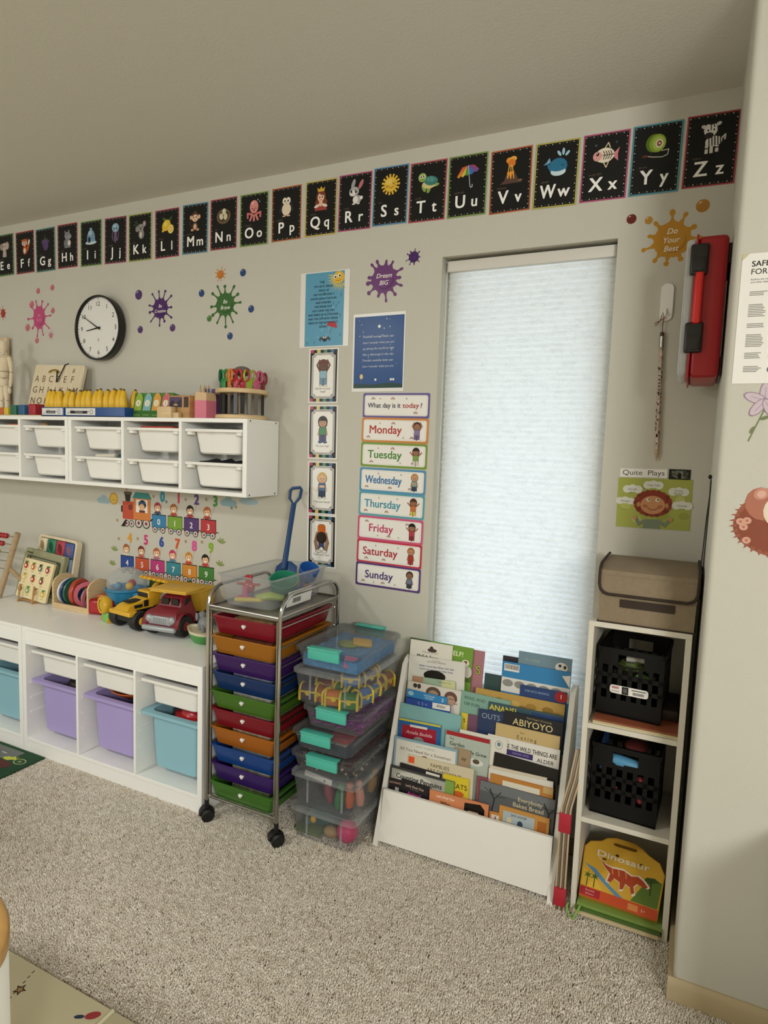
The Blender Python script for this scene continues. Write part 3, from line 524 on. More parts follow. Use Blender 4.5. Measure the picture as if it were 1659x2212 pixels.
# spider poster in a plastic sleeve
o = sheet('rhyme_poster', 'blue spider nursery rhyme poster in a clear sleeve', 'poster', .1945, 1.887, .22, .285, m='laminate')
a = Art(); a.R('#5c9dbb', -.087, .087, -.139, .139)
rnd = random.Random(2)
for i in range(26): a.E(('#4a89a8', '#6bacc6')[i % 2], rnd.uniform(-.08, .08), rnd.uniform(-.13, .06), .004, .0075, n=8, step=False)
a.k += 1
for i in range(11):
    t = math.radians(180 + i * 13 - 10); a.P('#e9c64a', [(.066 + .03 * math.cos(t - .1), .118 + .03 * math.sin(t - .1)), (.066 + .03 * math.cos(t + .1), .118 + .03 * math.sin(t + .1)), (.066 + .056 * math.cos(t), max(-.1, .118 + .056 * math.sin(t)))], False)
a.k += 1; a.E('#e3b437', .062, .115, .0245, .0235, n=20); a.E('#f5f0e2', .046, .118, .0075); a.E('#f5f0e2', .064, .122, .0075); a.E('#15120f', .047, .117, .004); a.E('#15120f', .066, .121, .004); a.L('#7c4a1d', .0015, [(.05, .105), (.06, .101), (.07, .107)])
a.build('background_print', o, GLOSSY); k0 = a.k
a = Art(); a.k = k0 + 1
for i, s_ in enumerate(['THE', 'ITSY BITSY SPIDER', 'WENT UP', 'THE WATER SPOUT', 'DOWN CAME THE RAIN', 'AND WASHED', 'THE SPIDER OUT', 'OUT CAME THE SUN', 'AND DRIED UP ALL THE RAIN', 'AND THE ITSY BITSY SPIDER', 'WENT UP THE WATER SPOUT', 'AGAIN']):
    a.T('#1d3947', s_, -.004 if i else -.012, .098 - i * .0152, .0095 if i == 0 else .0078, w=.135, bold=.012)
a.build('rhyme_lettering', o, GLOSSY)
a = Art(); a.k = k0 + 2; a.E('#b32a2e', .036, -.068, .023, .021, -15, 16, 0, 180); a.L('#6b4a33', .0015, [(.034, -.068), (.028, -.1)])
for i in range(4):
    for sg in (-1, 1): a.L('#14130f', .0012, [(.006, -.112), (.006 + sg * (.016 + .003 * i), -.104 - .003 * i), (.006 + sg * (.02 + .002 * i), -.121 + .002 * i)], step=False)
a.k += 1; a.E('#14130f', .006, -.112, .0115, .011); a.E('#f2efe6', .002, -.107, .004); a.E('#f2efe6', .0105, -.107, .004); a.E('#14130f', .003, -.107, .002); a.E('#14130f', .011, -.107, .002)
a.build('spider_print', o, GLOSSY)

# star poster in a sleeve
o = sheet('rhyme_poster', 'dark blue star nursery rhyme poster in a clear sleeve', 'poster', .434, 1.715, .216, .288, m='laminate', tilt=.004)
a = Art(); a.R('#1c4a86', -.1015, .1035, -.131, .133); a.P('#1c3f3a', [(-.1015, -.131), (.1035, -.131), (.1035, -.117), (.05, -.112), (-.02, -.118), (-.1015, -.114)])
for i in range(20): a.E('#dfe6ee', rnd.uniform(-.09, .095), rnd.choice([rnd.uniform(.06, .125), rnd.uniform(-.05, .06)]), rnd.choice([.0012, .0018, .0022]), n=6, step=False)
a.k += 1; a.star('#f2f2ea', .002, .095, .0085); a.E('#e0c48a', -.068, -.088, .007, .0095); a.R('#8a6a3a', -.069, -.067, -.113, -.098)
for x in (-.008, .056, .066): a.star('#efeee6', x, -.1, .006, 4, .6, 45)
a.build('background_print', o, GLOSSY); k0 = a.k
a = Art(); a.k = k0 + 1
for i, s_ in enumerate(['Twinkle twinkle little star', 'how I wonder what you are', 'up above the world so high', 'like a diamond in the sky', 'Twinkle twinkle little star', 'how I wonder what you are']): a.T('#cfd8e2', s_, 0, .055 - i * .0218, .0085, w=.13, shear=.35, fit=True)
a.build('rhyme_lettering', o, GLOSSY)

# four action cards pinned in a column
ACT = [('Hands on your|head!', 1.634, '#6d3a30', '#8fb6c6', '#6b4a38', 'up', '#6f93ac', True), ('Pat your lap!', 1.4155, '#1d1713', '#4e8a5b', '#c59a78', 'down', '#4d4a78', True), ('Clap your hands!', 1.195, '#d3b06a', '#56759a', '#e3bd98', 'clap', '#33415f', False), ('Touch your toes!', .983, '#d2691e', '#d2691e', '#a97c58', 'toes', '#3a4668', False)]
for i, (txt, cz, hair, shirt, skin, arms, pants, lh) in enumerate(ACT):
    lab = ['action card of child with hands on head, topmost of four', 'action card of dark-haired child in green shirt, second in column', 'action card of blond child clapping hands, third in column', 'action card of child bending to touch toes, lowest in column'][i]
    o = sheet('action_card', lab, 'classroom card', .198 + .0035 * i, cz, .135, .21, tilt=.004 * i, group='action cards in a column', y=-.0013)
    a = Art(); a.R('#16140f', -.061, .061, -.1, .1)
    for j, c in enumerate(['#b5405c', '#16140f', '#d9c46a', '#16140f', '#4f8a6b', '#16140f', '#3f6f9a', '#16140f']): a.R(c, -.061 + j * .01525, -.061 + (j + 1) * .01525, .088, .1, step=False); a.R(c, -.061 + j * .01525, -.061 + (j + 1) * .01525, -.1, -.088, step=False)
    a.k += 1
    def frame(g):
        w_, h_ = .053 - g, .0875 - g; q = .011
        return [(w_ - q, h_), (-w_ + q, h_), (-w_ + q, h_ - q * .5), (-w_, h_ - q), (-w_, -h_ + q), (-w_ + q, -h_ + q * .5), (-w_ + q, -h_), (w_ - q, -h_), (w_ - q, -h_ + q * .5), (w_, -h_ + q), (w_, h_ - q), (w_ - q, h_ - q * .5)]
    a.P('#eeeae2', frame(0)); a.P('#2b2620', frame(.0025)); a.P('#eeeae2', frame(.0045)); a.P('#2b2620', frame(.0065)); a.P('#f1eee7', frame(.0078))
    a.build('border_print', o, GLOSSY); k0 = a.k
    a = Art(); a.k = k0 + 1
    if arms == 'toes':
        a.R('#3a2c24', -.018, .018, .012, .068, .012); a.R(shirt, -.0165, .0165, .0135, .0665, .011)
        for sg in (-1, 1): a.L('#3a2c24', .0155, [(sg * .018, .03), (sg * .027, -.005), (sg * .02, -.034)]); a.L(skin, .012, [(sg * .018, .03), (sg * .027, -.005), (sg * .02, -.034)])
        a.P(pants, [(-.015, .02), (.015, .02), (.013, -.034), (0, -.022), (-.013, -.034)]); a.E('#241a14', 0, .014, .024, .024); a.E('#2f2219', 0, .017, .021, .019)
        for sg in (-1, 1): a.E('#3a2c24', sg * .014, -.041, .0135, .0075); a.E('#e6e1d6', sg * .014, -.041, .0118, .006)
    else: kid(a, 0, .012, .056, skin, hair, shirt, pants, lh, arms, '#d9d3c6' if i != 1 else '#3f5a7c')
    a.build('picture_print', o, GLOSSY)
    a = Art(); a.k = k0 + 2; ln = txt.split('|')
    for j, s_ in enumerate(ln): a.T('#2c2924', s_, 0, -.058 - j * .012 + (len(ln) - 1) * .005, .0085, w=.075)
    a.build('caption_lettering', o, GLOSSY)
    a = None

# day cards
DAY = [('What day is it|today?', 1.519, '#6a5f96', '#2b3a6e', None), ('Monday', 1.4275, '#d08a45', '#b5382e', ('#a5765a', '#4a2e22', '#8f7aa5', '#6f5f8a', 'up', False)), ('Tuesday', 1.3345, '#7a9c3c', '#4c8a35', ('#a9745a', '#2a1b16', '#7fa04e', '#d9d3c6', 'wide', True)), ('Wednesday', 1.239, '#5a94b8', '#2f6fa8', ('#c99a78', '#b98a5a', '#7fa09a', '#33455c', 'clap', False)), ('Thursday', 1.1475, '#5fa3b0', '#3f97ad', ('#a5704f', '#4a2e22', '#c9723a', '#d8c05a', 'wide', True)), ('Friday', 1.0545, '#d05a80', '#c43a66', ('#a97a5c', '#1d1512', '#b5404e', '#8a2f3c', 'wide', True)), ('Saturday', .9635, '#c23a4c', '#b52f3c', ('#c48f6a', '#a5673a', '#a83a34', '#a83a34', 'down', False)), ('Sunday', .8735, '#5a3f78', '#4a3470', ('#8f6a50', '#4a3024', '#6f7a8c', '#3a3f4c', 'down', False))]
for i, (txt, cz, edge, tc, kd) in enumerate(DAY):
    first = kd is None
    o = tag(MB().prism(rrect(-.1365, .1365, -.046, .046, .007), 0, .0009).build('day_card', 'paper_white', smooth=0, loc=(.5135 - .0012 * i, -.0016 - .0009 * (i % 2), cz), rot=(0, .010 if i else .006, 0)), ('purple-edged card asking What day is it today' if first else '%s day card with %s border' % (txt, ['', 'orange', 'green', 'blue', 'teal', 'pink', 'red', 'dark purple'][i])), 'classroom card', 'day of the week cards')
    a = Art(); a.R(edge, -.1365, .1365, -.046, .046, .007); a.R('#efece5', -.129, .129, -.038, .038, .008); a.R('#c9c4ba', -.125, .125, -.0345, .0345, .007); a.R('#f0ede6', -.1242, .1242, -.0337, .0337, .0065)
    rr = random.Random(i)
    for q in range(5):
        x, z_ = (-.1 + .045 * q + rr.uniform(-.01, .01), rr.choice((-.027, .025)))
        if q % 2: a.star(('#b98a5a', '#8f9a7a')[q // 2 % 2], x, z_, .0042)
        else:
            for rad, c in ((.0085, '#b57a86'), (.006, '#c9b37a'), (.004, '#8a9aa8'), (.0022, '#f0ede6')): a.E(c, x, z_ - .003, rad, rad, 0, 10, 0, 180)
    a.build('border_print', o, GLOSSY); k0 = a.k
    a = Art(); a.k = k0 + 1
    if first: a.T('#2d3350', 'What day is it', -.115, -.008, .0185, w=.136, bold=.012, fit=True, align='l'); a.T('#b03434', 'today', .029, -.008, .0185, w=.066, bold=.012, fit=True, align='l'); a.T('#2d3350', '?', .104, -.008, .0185, bold=.012)
    else:
        a.T(tc, txt, -.036, -.0125, .031, w=.152, bold=.013)
    a.build('day_lettering', o, GLOSSY)
    if kd:
        a = Art(); a.k = k0 + 2; sk, hr, sh_, pn, ar, lh = kd; kid(a, .092, -.001, .037, sk, hr, sh_, pn, lh, ar)
        a.build('child_print', o, GLOSSY)

# number train stickers below the wall cabinet
def wagon(parent, x, z, col, num, ncol='#f2eee4'):
    a = Art(); a.R('#26221d', x - .0435, x + .0435, z - .030, z + .033, .002); a.R(col, x - .0415, x + .0415, z - .028, z + .030)
    dk = tuple(v * .75 for v in hx(col))
    for i in range(7): a.R(dk, x - .036 + i * .0118, x - .0345 + i * .0118, z - .027, z + .029, step=False)
    a.k += 1; a.R('#26221d', x - .0435, x + .0435, z + .030, z + .034); a.L('#26221d', .004, [(x + .043, z - .02), (x + .056, z - .021)])
    a.L('#5a8f9a', .006, [(x - .022, z - .036), (x + .022, z - .036)])
    for sg in (-1, 1):
        for r_, c in ((.0152, '#26221d'), (.0118, '#d8cfc4'), (.0062, '#b5737c'), (.003, '#26221d')): a.E(c, x + sg * .0245, z - .037, r_, n=16)
    a.T(ncol, num, x, z - .013, .027, bold=.02); return a.build('wagon', parent, GLOSSY)
def rider(parent, x, z, hair, skin, shirt):
    a = Art(); a.R(shirt, x - .012, x + .012, z, z + .016, .003); a.L(shirt, .006, [(x - .01, z + .012), (x - .019, z + .004)]); a.L(shirt, .006, [(x + .01, z + .012), (x + .019, z + .004)])
    a.E(hair, x, z + .034, .0215, .0225); a.E(skin, x, z + .029, .0172, .0155); a.E('#fbf6ee', x, z + .0225, .007, .0035)
    a.E('#1c1510', x - .007, z + .03, .002); a.E('#1c1510', x + .007, z + .03, .002); a.E(hair, x - .004, z + .047, .012, .008, 10)
    return a.build('rider', parent, GLOSSY)
def balloon(parent, x, z, num, col, bx, bz):
    a = Art(); a.L('#8d867a', .0012, [(x, z - .02), (bx, bz)]); a.T(col, num, x, z - .022, .046, bold=.05); lt = tuple(min(1, v * 1.5 + .05) for v in hx(col)); a.T(lt, num, x - .001, z - .0205, .044, bold=.012); a.T(col, num, x + .0008, z - .0215, .0445, bold=.018)
    return a.build('number_balloon', parent, GLOSSY)
TOP = thing('number_train_sticker', 'wall sticker of a locomotive pulling wagons 0 to 3', 'wall sticker', (0, -.0005, 0))
a = Art(); x = -.9
for q, r_ in ((-.868, .0165), (-.836, .0165), (-.79, .0235), (-.742, .0235)):
    z_ = .951 + r_
    for kk, c in ((1, '#26221d'), (.78, '#d8cfc4'), (.42, '#b5737c'), (.2, '#26221d')): a.E(c, q, z_, r_ * kk, n=18)
a.P('#26221d', [(-.904, .951), (-.876, .985), (-.866, .985), (-.878, .951)]); a.L('#26221d', .007, [(-.862, .992), (-.71, .992)])
a.R('#c0523c', -.893, -.812, .988, 1.072, .005); a.R('#d58245', -.822, -.716, .99, 1.09); a.R('#26221d', -.903, -.893, 1.02, 1.05); a.P('#2c2720', [(-.872, 1.072), (-.846, 1.072), (-.838, 1.11), (-.88, 1.11)]); a.R('#5b4a34', -.883, -.835, 1.105, 1.118, .002)
a.R('#efe9dd', -.806, -.733, 1.025, 1.085); a.P('#3a8a84', [(-.83, 1.09), (-.81, 1.118), (-.728, 1.118), (-.708, 1.09)]); a.E('#26221d', -.842, 1.045, .0125); a.E('#8a3a30', -.842, 1.045, .009)
a.E('#1d2436', -.765, 1.062, .024, .022); a.E('#e3b48c', -.768, 1.05, .018, .016); a.R('#4a5a7c', -.79, -.745, 1.066, 1.074, .003); a.R('#6a3a40', -.785, -.748, 1.025, 1.036); a.L('#26221d', .004, [(-.71, .998), (-.70, .998)])
a.build('locomotive', TOP, GLOSSY)
for x, c, nm, h_, s_, bc, bx in ((-.6635, '#3f86b5', '0', '#a83a44', '#3c4a63', '#2f8fa5', -.642), (-.566, '#7fa83e', '1', '#a5673a', '#b5442e', '#c43f52', -.545), (-.4695, '#5a3f78', '2', '#221a18', '#a83a44', '#5b3f7d', -.440), (-.372, '#bf3f44', '3', '#b5673a', '#a83a3a', '#4a8a3c', -.335)):
    wagon(TOP, x, .9905, c, nm); rider(TOP, x - .008, 1.024, h_, '#e8bd96', s_); balloon(TOP, bx, 1.108, nm, bc, x + .012, 1.03)
BOT = thing('number_train_sticker', 'wall sticker of train wagons 4 to 9 with balloons', 'wall sticker', (0, -.0005, 0))
for x, c, nm, h_, s_, bc, bx in ((-.8655, '#2f4f9a', '4', '#a5623a', '#d9d0c4', '#d99a35', -.849), (-.7685, '#cf5a3c', '5', '#7a2f28', '#c9604a', '#cc3f7d', -.745), (-.672, '#c23f80', '6', '#b5653a', '#b56a8a', '#3350a0', -.647), (-.574, '#3f8fa0', '7', '#c43f62', '#4a86a5', '#d4552e', -.551), (-.478, '#d9923c', '8', '#c98a35', '#c9442e', '#d45a9a', -.452), (-.382, '#4a8a44', '9', '#1d1a18', '#c43f44', '#86b035', -.357)):
    wagon(BOT, x, .779, c, nm); rider(BOT, x - .006, .8125, h_, '#ecc29c', s_); balloon(BOT, bx, .9, nm, bc, x + .014, .82)
def sticker(name, label, group, draw, x, z):
    a = Art(); draw(a); tag(a.build(name, m=GLOSSY, loc=(x, -.0005, z)), label, 'wall sticker', group)
def cloud(c):
    def f(a):
        a.E(c, -.02, -.004, .02, .014); a.E(c, .005, .004, .024, .02); a.E(c, .03, -.004, .02, .013); a.R(c, -.03, .04, -.018, -.006, .004)
    return f
sticker('cloud_sticker', 'pale blue cloud sticker beside the sun sticker', 'clouds under the cabinet', cloud('#9db6bd'), -1.025, 1.069)
sticker('cloud_sticker', 'blue cloud sticker right of the green balloon 3', 'clouds under the cabinet', cloud('#8aa9b0'), -.268, 1.108)
sticker('cloud_sticker', 'long pale cloud sticker under the cabinet corner', 'clouds under the cabinet', lambda a: (a.E('#9db6bd', 0, 0, .05, .014), a.E('#9db6bd', -.01, .006, .03, .014)), -.155, 1.117)
sticker('sun_sticker', 'small smiling sun sticker under the wall cabinet', None, lambda a: (a.star('#c9962e', 0, 0, .034, 14, .7), a.E('#e0b84a', 0, 0, .0215, n=18), a.L('#7c5a20', .002, [(-.008, -.004), (0, -.009), (.008, -.004)])), -.953, 1.079)
STARS = [('brown star sticker left of the locomotive chimney', -.868, 1.128), ('brown star sticker right of the locomotive cab', -.697, 1.106), ('brown star sticker between the teal and red balloons', -.618, 1.086), ('brown star sticker between the red and purple balloons', -.503, 1.104), ('brown star sticker between the purple and dark green balloons', -.385, 1.112), ('brown star sticker left of the orange four balloon', -.921, .889), ('brown star sticker left of the locomotive wheels', -.93, .977), ('brown star sticker between the orange four and magenta five balloons', -.797, .9), ('brown star sticker between the red seven and pink eight balloons', -.502, .915), ('brown star sticker between the pink eight and lime nine balloons', -.408, .921), ('dark star sticker by the long cloud', -.222, 1.09), ('teal star sticker below the right cloud', -.245, 1.085)]
for lab, x, z_ in STARS: sticker('star_sticker', lab, 'star stickers of the number train', lambda a, c=('#5f8a86' if 'teal' in lab else '#a58a6a'): a.star(c, 0, 0, .0105), x, z_)
def leaf(a):
    for t in (20, 60, 100, 140): a.E('#8a9a5c', .014 * math.cos(math.radians(t)), .012 * math.sin(math.radians(t)), .014, .005, t, 8, step=False)
LEAF = [('green leaf tuft sticker upper left of the blue wagon four', -.951, .828), ('green leaf tuft sticker lower left of the blue wagon four', -.966, .757), ('green leaf tuft sticker upper right of the green wagon nine', -.301, .926), ('green leaf tuft sticker lower right of the green wagon nine', -.307, .826)]
for lab, x, z_ in LEAF: sticker('leaf_sticker', lab, 'leaf stickers of the number train', leaf, x, z_)
def bush(a):
    for i in range(9): a.E(('#3f5a30', '#4a6a38')[i % 2], -.06 + i * .015, .004 + .016 * math.exp(-((i - 2) / 2.2) ** 2), .0135, .015 + .012 * math.exp(-((i - 2) / 2) ** 2), n=10)
    a.R('#3a522c', -.075, .075, -.018, .0)
sticker('bush_sticker', 'dark green bush sticker behind the blue popper toy', 'bush stickers above the low cabinet', bush, -.65, .697); sticker('bush_sticker', 'dark green bush sticker above the dump truck bed', 'bush stickers above the low cabinet', bush, -.445, .697)

# poster of quiet play, hook and hanging pencil in the alcove
o = sheet('quiet_play_poster', 'green hand-drawn poster of curly red-haired child with speech clouds', 'poster', 1.4165, 1.215, .214, .157, tilt=.012)
a = Art(); a.R('#a8ad52', -.107, .107, -.0785, .0785)
for i in range(14): a.E(('#b5b95f', '#9aa048', '#bcbf74')[i % 3], rnd.uniform(-.09, .09), rnd.uniform(-.065, .065), rnd.uniform(.012, .02), rnd.uniform(.01, .014))
a.build('background_print', o); k0 = a.k
a = Art(); a.k = k0 + 1
a.P('#7f8a72', [(-.028, -.0785), (-.024, -.05), (.02, -.048), (.024, -.0785)]); a.L('#7f8a72', .011, [(-.02, -.054), (-.038, -.066), (-.05, -.046)]); a.L('#7f8a72', .011, [(.018, -.054), (.036, -.066), (.052, -.046)])
for i in range(20):
    t = 2 * PI * i / 20; a.E(('#7a2f22', '#8f3d2a')[i % 2], .046 * math.cos(t) - .002, .001 + .033 * math.sin(t), .011, .01, n=9)
a.E('#8a3826', -.002, .006, .042, .036, n=18); a.E('#c98f62', -.002, -.004, .036, .029, n=18)
for sg in (-1, 1): a.E('#d9d2bd', -.002 + sg * .013, .012, .0065, .006); a.E('#2b1d15', sg * .013, .013, .0025); a.E('#b5694a', -.002 + sg * .022, -.008, .007, .005); a.E('#c98f62', sg * .052, -.047, .006); a.E('#b98a5a', sg * .041 - .002, -.004, .005, .008)
a.L('#7a3a26', .0018, [(-.018, -.011), (-.008, -.019), (.006, -.019), (.016, -.011)]); a.build('child_drawing', o)
for j, (x, z_, t) in enumerate([(-.083, .005, 'Whisper'), (-.063, .043, 'No talk'), (-.003, .058, 'Table Talk'), (.07, .04, 'Strong|Speaker'), (.082, -.002, 'Outside')]):
    a = Art(); a.k = k0 + 2 + j
    for dx in (-.016, 0, .016): a.E('#dcdccf', x + dx, z_ + (.003 if dx == 0 else 0), .0135, .0125 if j else .011, step=False)
    a.k += 1
    for q, s_ in enumerate(t.split('|')): a.T('#4a4a3c', s_, x, z_ - .003 - q * .008 + (.004 if '|' in t else 0), .0062, w=.038)
    a.build('speech_cloud', o)
o = sheet('title_strip', 'white paper strip reading Quite Plays above the green poster', 'sign', 1.381, 1.3095, .138, .027, tilt=.018); a = Art(); a.T('#3d3a33', 'Quite  Plays', 0, -.0065, .0165, w=.122, fit=True); a.build('lettering', o)
o = sheet('small_photo_print', 'small dark photo print beside the Quite Plays strip', 'photo', 1.4845, 1.3095, .061, .032, m='black_print'); a = Art(); a.R('#1d1f1a', -.03, .03, -.0155, .0155)
for i in range(22): a.P(('#6a6d60', '#3f4438', '#8b8d7c')[i % 3], [(rnd.uniform(-.028, .028), rnd.uniform(-.014, .014)) for _ in range(3)])
a.E('#0d0d0b', 0, -.004, .006, .01); a.build('picture_print', o)
mat('hook_white', '#f4f2ec', 0.3)
hk = thing('adhesive_hook', 'white adhesive wall hook holding a pencil on a string', 'hook', (1.411, 0, 1.83))
MB().prism(rrect(-.018, .018, -.055, .055, .016), -.0005, -.006).build('base_plate', 'hook_white', hk)
MB().tube([(0, -.006, -.02), (0, -.012, -.034), (0, -.02, -.04), (0, -.023, -.033)], .0032).build('hook_arm', 'hook_white', hk)
mat('pencil_floral', '#b9a08c', 0.4, var=.5, vscale=90); mat('ferrule_steel', '#b9b5ae', 0.25, 1.0); mat('eraser_brown', '#5b3a30', 0.7); mat('string_red', '#7a3f38', 0.8); mat('wood_tip', '#b99a72', 0.6); mat('ink_black', '#1a1712', 0.5)
pn = thing('hanging_pencil', 'long floral pencil hanging tip down on a red string', 'pencil', (1.416, -.009, 1.35), (0, math.radians(-1.6), 0))
MB().cyl((0, 0, .025), (0, 0, .345), .0062, n=6).build('barrel', 'pencil_floral', pn, smooth=0)
m = MB()
for i in range(30): zz = rnd.uniform(.03, .29); t_ = rnd.choice((3.4, 4.4, 5.4)); m.box(.0052 * math.cos(t_) - .0022, .0052 * math.cos(t_) + .0018, .0052 * math.sin(t_) - .0012, .0052 * math.sin(t_) + .0008, zz, zz + rnd.uniform(.003, .009))
tag(m.build('printed_marks', 'ink_black', pn, smooth=0), kind='stuff')
MB().cyl((0, 0, .345), (0, 0, .378), .0066, n=14).build('ferrule', 'ferrule_steel', pn)
MB().lathe([(.0062, .378), (.006, .388), (.0035, .391), (0, .391)]).build('eraser', 'eraser_brown', pn)
MB().lathe([(.0062, .025), (.0018, .004), (.0003, -.003)], n=6).build('tip', 'wood_tip', pn, smooth=0)
MB().tube([(0, 0, .39), (.001, -.004, .42), (.003, -.008, .437), (0, -.012, .448), (-.003, -.008, .437), (-.006, -.006, .425), (-.02, -.004, .41), (-.022, -.004, .418), (-.008, -.005, .424), (.008, -.004, .434)], .0012, 5).build('string', 'string_red', pn)

# red case on the return wall
mat('case_red', '#a3161f', 0.35); mat('case_handle', '#d8261f', 0.4); clear_mat('case_clear', '#e3e6e4', 0.35, 0.2)
cs = thing('first_aid_case', 'red wall-mounted case with black latches and clear lid', 'case', (0, 0, 0))
MB().box(1.489, 1.560, -.290, -.055, 1.570, 1.928, .012, 3).build('shell', 'case_red', cs)
MB().box(1.4845, 1.4905, -.294, -.051, 1.566, 1.932, .003).build('rim', 'case_red', cs)
MB().box(1.462, 1.4845, -.286, -.060, 1.577, 1.924, .010, 3).build('clear_lid', 'case_clear', cs)
for zz in (1.868, 1.672):
    lt = MB().box(1.473, 1.516, -.303, -.289, zz - .04, zz + .038, .006, 3).build('latch', 'black_plastic', cs); MB().box(1.479, 1.510, -.3055, -.303, zz - .032, zz + .004, .002).build('latch_tab', 'black_plastic', lt)
MB().box(1.488, 1.508, -.309, -.289, 1.705, 1.835, .006, 3).build('handle', 'case_handle', cs)
for zz in (1.885, 1.60): MB().box(1.560, 1.567, -.27, -.08, zz - .025, zz + .025, .002).build('wall_bracket', 'black_plastic', cs)
tg = MB().tube([(1.5655, -.2, 1.308 - .0), (1.566, -.2, 1.26), (1.563, -.197, 1.2), (1.561, -.196, 1.12), (1.559, -.198, 1.05), (1.5605, -.2, .99), (1.563, -.2, .97), (1.5645, -.202, 1.0), (1.565, -.203, 1.1), (1.566, -.202, 1.2), (1.5665, -.2, 1.3)], .0016, 6).build('pull_cord', 'black_plastic', None)
tag(tg, 'black looped cord hanging at the wall corner above the bookcase', 'cord'); MB().sphere((1.563, -.2, 1.311), .005, .005, .006).build('cord_toggle', 'black_plastic', tg); MB().sphere((1.561, -.199, 1.055), .004, .004, .008).build('cord_bead', 'black_plastic', tg)

# poster and stickers on the projecting wall
o = sheet('safety_poster', 'white printed safety poster on the projecting wall', 'poster', 1.691, 1.673, .216, .285, yw=YB)
a = Art(); a.P('#c9c29a', [(-.108, .1425), (-.094, .1425), (-.108, .128)]); a.T('#2a2a28', 'SAFE SLEEP', -.088, .114, .0125, align='l', bold=.018); a.T('#2a2a28', 'FOR YOUR BABY', -.088, .097, .0125, align='l', bold=.006); a.T('#4c4a45', 'Reduce the risk of sudden infant death', -.088, .084, .0042, align='l', shear=.2); a.T('#4c4a45', 'and other sleep-related causes', -.088, .078, .0042, align='l', shear=.2); a.build('heading_lettering', o)
a = Art(); a.k = 2
for j, (z_, nn) in enumerate(((.058, 3), (.03, 8), (-.012, 3), (-.036, 8), (-.076, 4), (-.106, 4))):
    for q in range(nn): a.R('#8d8a83', -.088, -.088 + rnd.uniform(.026, .036), z_ - q * .0036, z_ - q * .0036 + .0018, step=False)
a.k += 1
for j, z_ in enumerate((.052, .02, -.014, -.045, -.083, -.112)): a.E(('#5d5560', '#7a6f78', '#6b5f74', '#566575', '#4f6275', '#44606e')[j], -.036, z_, .0055, .0062); a.E('#e3e0d8', -.036, z_, .0035, .004); a.R('#8d8a83', -.02, .09, z_ - .001, z_ + .001, step=False); a.R('#8d8a83', -.02, .08, z_ - .006, z_ - .004, step=False)
a.build('body_print', o)
a = Art(); L_ = '#8d7a8c'
a.L('#76805a', .003, [(1.624 - 1.65, -.07), (1.635 - 1.65, -.04), (0, .0)]); a.E('#76805a', -.02, -.045, .009, .004, 60); a.E('#76805a', .002, -.018, .01, .004, 20)
for t, r_ in ((20, .026), (92, .024), (160, .026), (232, .025), (300, .024)):
    q = math.radians(t); a.E('#9c8496', .02 * math.cos(q), .02 + .018 * math.sin(q), r_, .0115, t, 12); a.E('#cdbcc6', .02 * math.cos(q), .02 + .018 * math.sin(q), r_ * .88, .0098, t, 12); a.L(L_, .0008, [(0, .02), (.03 * math.cos(q), .02 + .03 * math.sin(q))])
tag(a.build('flower_sticker', loc=(1.652, YB - .0005, 1.472)), 'pale lilac flower sticker below the safety poster', 'wall sticker')
a = Art()
a.E('#9c5a44', 0, -.012, .088, .072, -10, 28); a.E('#8a4a36', -.02, -.02, .07, .055, -10, 24)
for i in range(34):
    t = 2 * PI * i / 34; r0 = .078; a.P('#9c5a44', [(r0 * math.cos(t) * 1.05, -.012 + r0 * .8 * math.sin(t)), ((r0 + .016) * math.cos(t + .12) * 1.05, -.012 + (r0 + .016) * .8 * math.sin(t + .12)), (r0 * math.cos(t + .14) * 1.05, -.012 + r0 * .8 * math.sin(t + .14))], False)
a.k += 1; a.E('#b0705a', -.035, .035, .034, .038, 20); a.E('#c98f7a', -.038, .058, .016, .013, 30); a.E('#dcae9c', -.038, .057, .009, .008, 30); a.E('#e6d6c2', .02, .02, .052, .045, 0, 22); a.E('#ead9c6', .03, -.045, .04, .028); a.L('#5b3a2e', .0025, [(.0, .026), (.01, .021), (.02, .026)]); a.L('#5b3a2e', .0025, [(.04, .026), (.05, .021), (.06, .026)]); a.E('#5b3a2e', .03, .012, .005, .004); a.L('#7a4a3a', .002, [(-.02, -.01), (.01, -.018), (.045, -.012)])
for x, z_ in ((-.068, -.02), (-.075, -.008), (-.062, -.005), (-.06, -.05)): a.E('#d3a08c', x, z_, .009, .008); a.E('#b5705a', x, z_, .003)
tag(a.build('hedgehog_sticker', loc=(1.70, YB - .0005, 1.226)), 'brown curled sleeping animal sticker on the projecting wall', 'wall sticker')

# ------------------------------------------------------------------ storage cabinets and bins
def loft(mb, loops, cap0=True, cap1=True):
    n = len(loops[0]); vs = [q for lp in loops for q in lp]; fs = []
    for j in range(len(loops) - 1):
        fs += [(j * n + i, j * n + (i + 1) % n, (j + 1) * n + (i + 1) % n, (j + 1) * n + i) for i in range(n)]
    if cap0: fs.append(tuple(range(n))[::-1])
    if cap1: fs.append(tuple(range((len(loops) - 1) * n, len(loops) * n)))
    return mb.add(vs, fs)
def rl(cx, cy, w, d, r, z, seg=4): return [(x, y, z) for x, y in rrect(cx - w / 2, cx + w / 2, cy - d / 2, cy + d / 2, r, seg)]
def tub(mb, w0, d0, w1, d1, h, r0, r1, t=.003, z0=0, seg=4):
    """open tapered tub, bottom w0 x d0, top w1 x d1"""
    return loft(mb, [rl(0, 0, w0 - .012, d0 - .012, r0, z0, seg), rl(0, 0, w0, d0, r0, z0 + .006, seg), rl(0, 0, w1, d1, r1, z0 + h, seg), rl(0, 0, w1 - 2 * t, d1 - 2 * t, r1, z0 + h, seg), rl(0, 0, w0 - 2 * t, d0 - 2 * t, r0, z0 + .008, seg)])
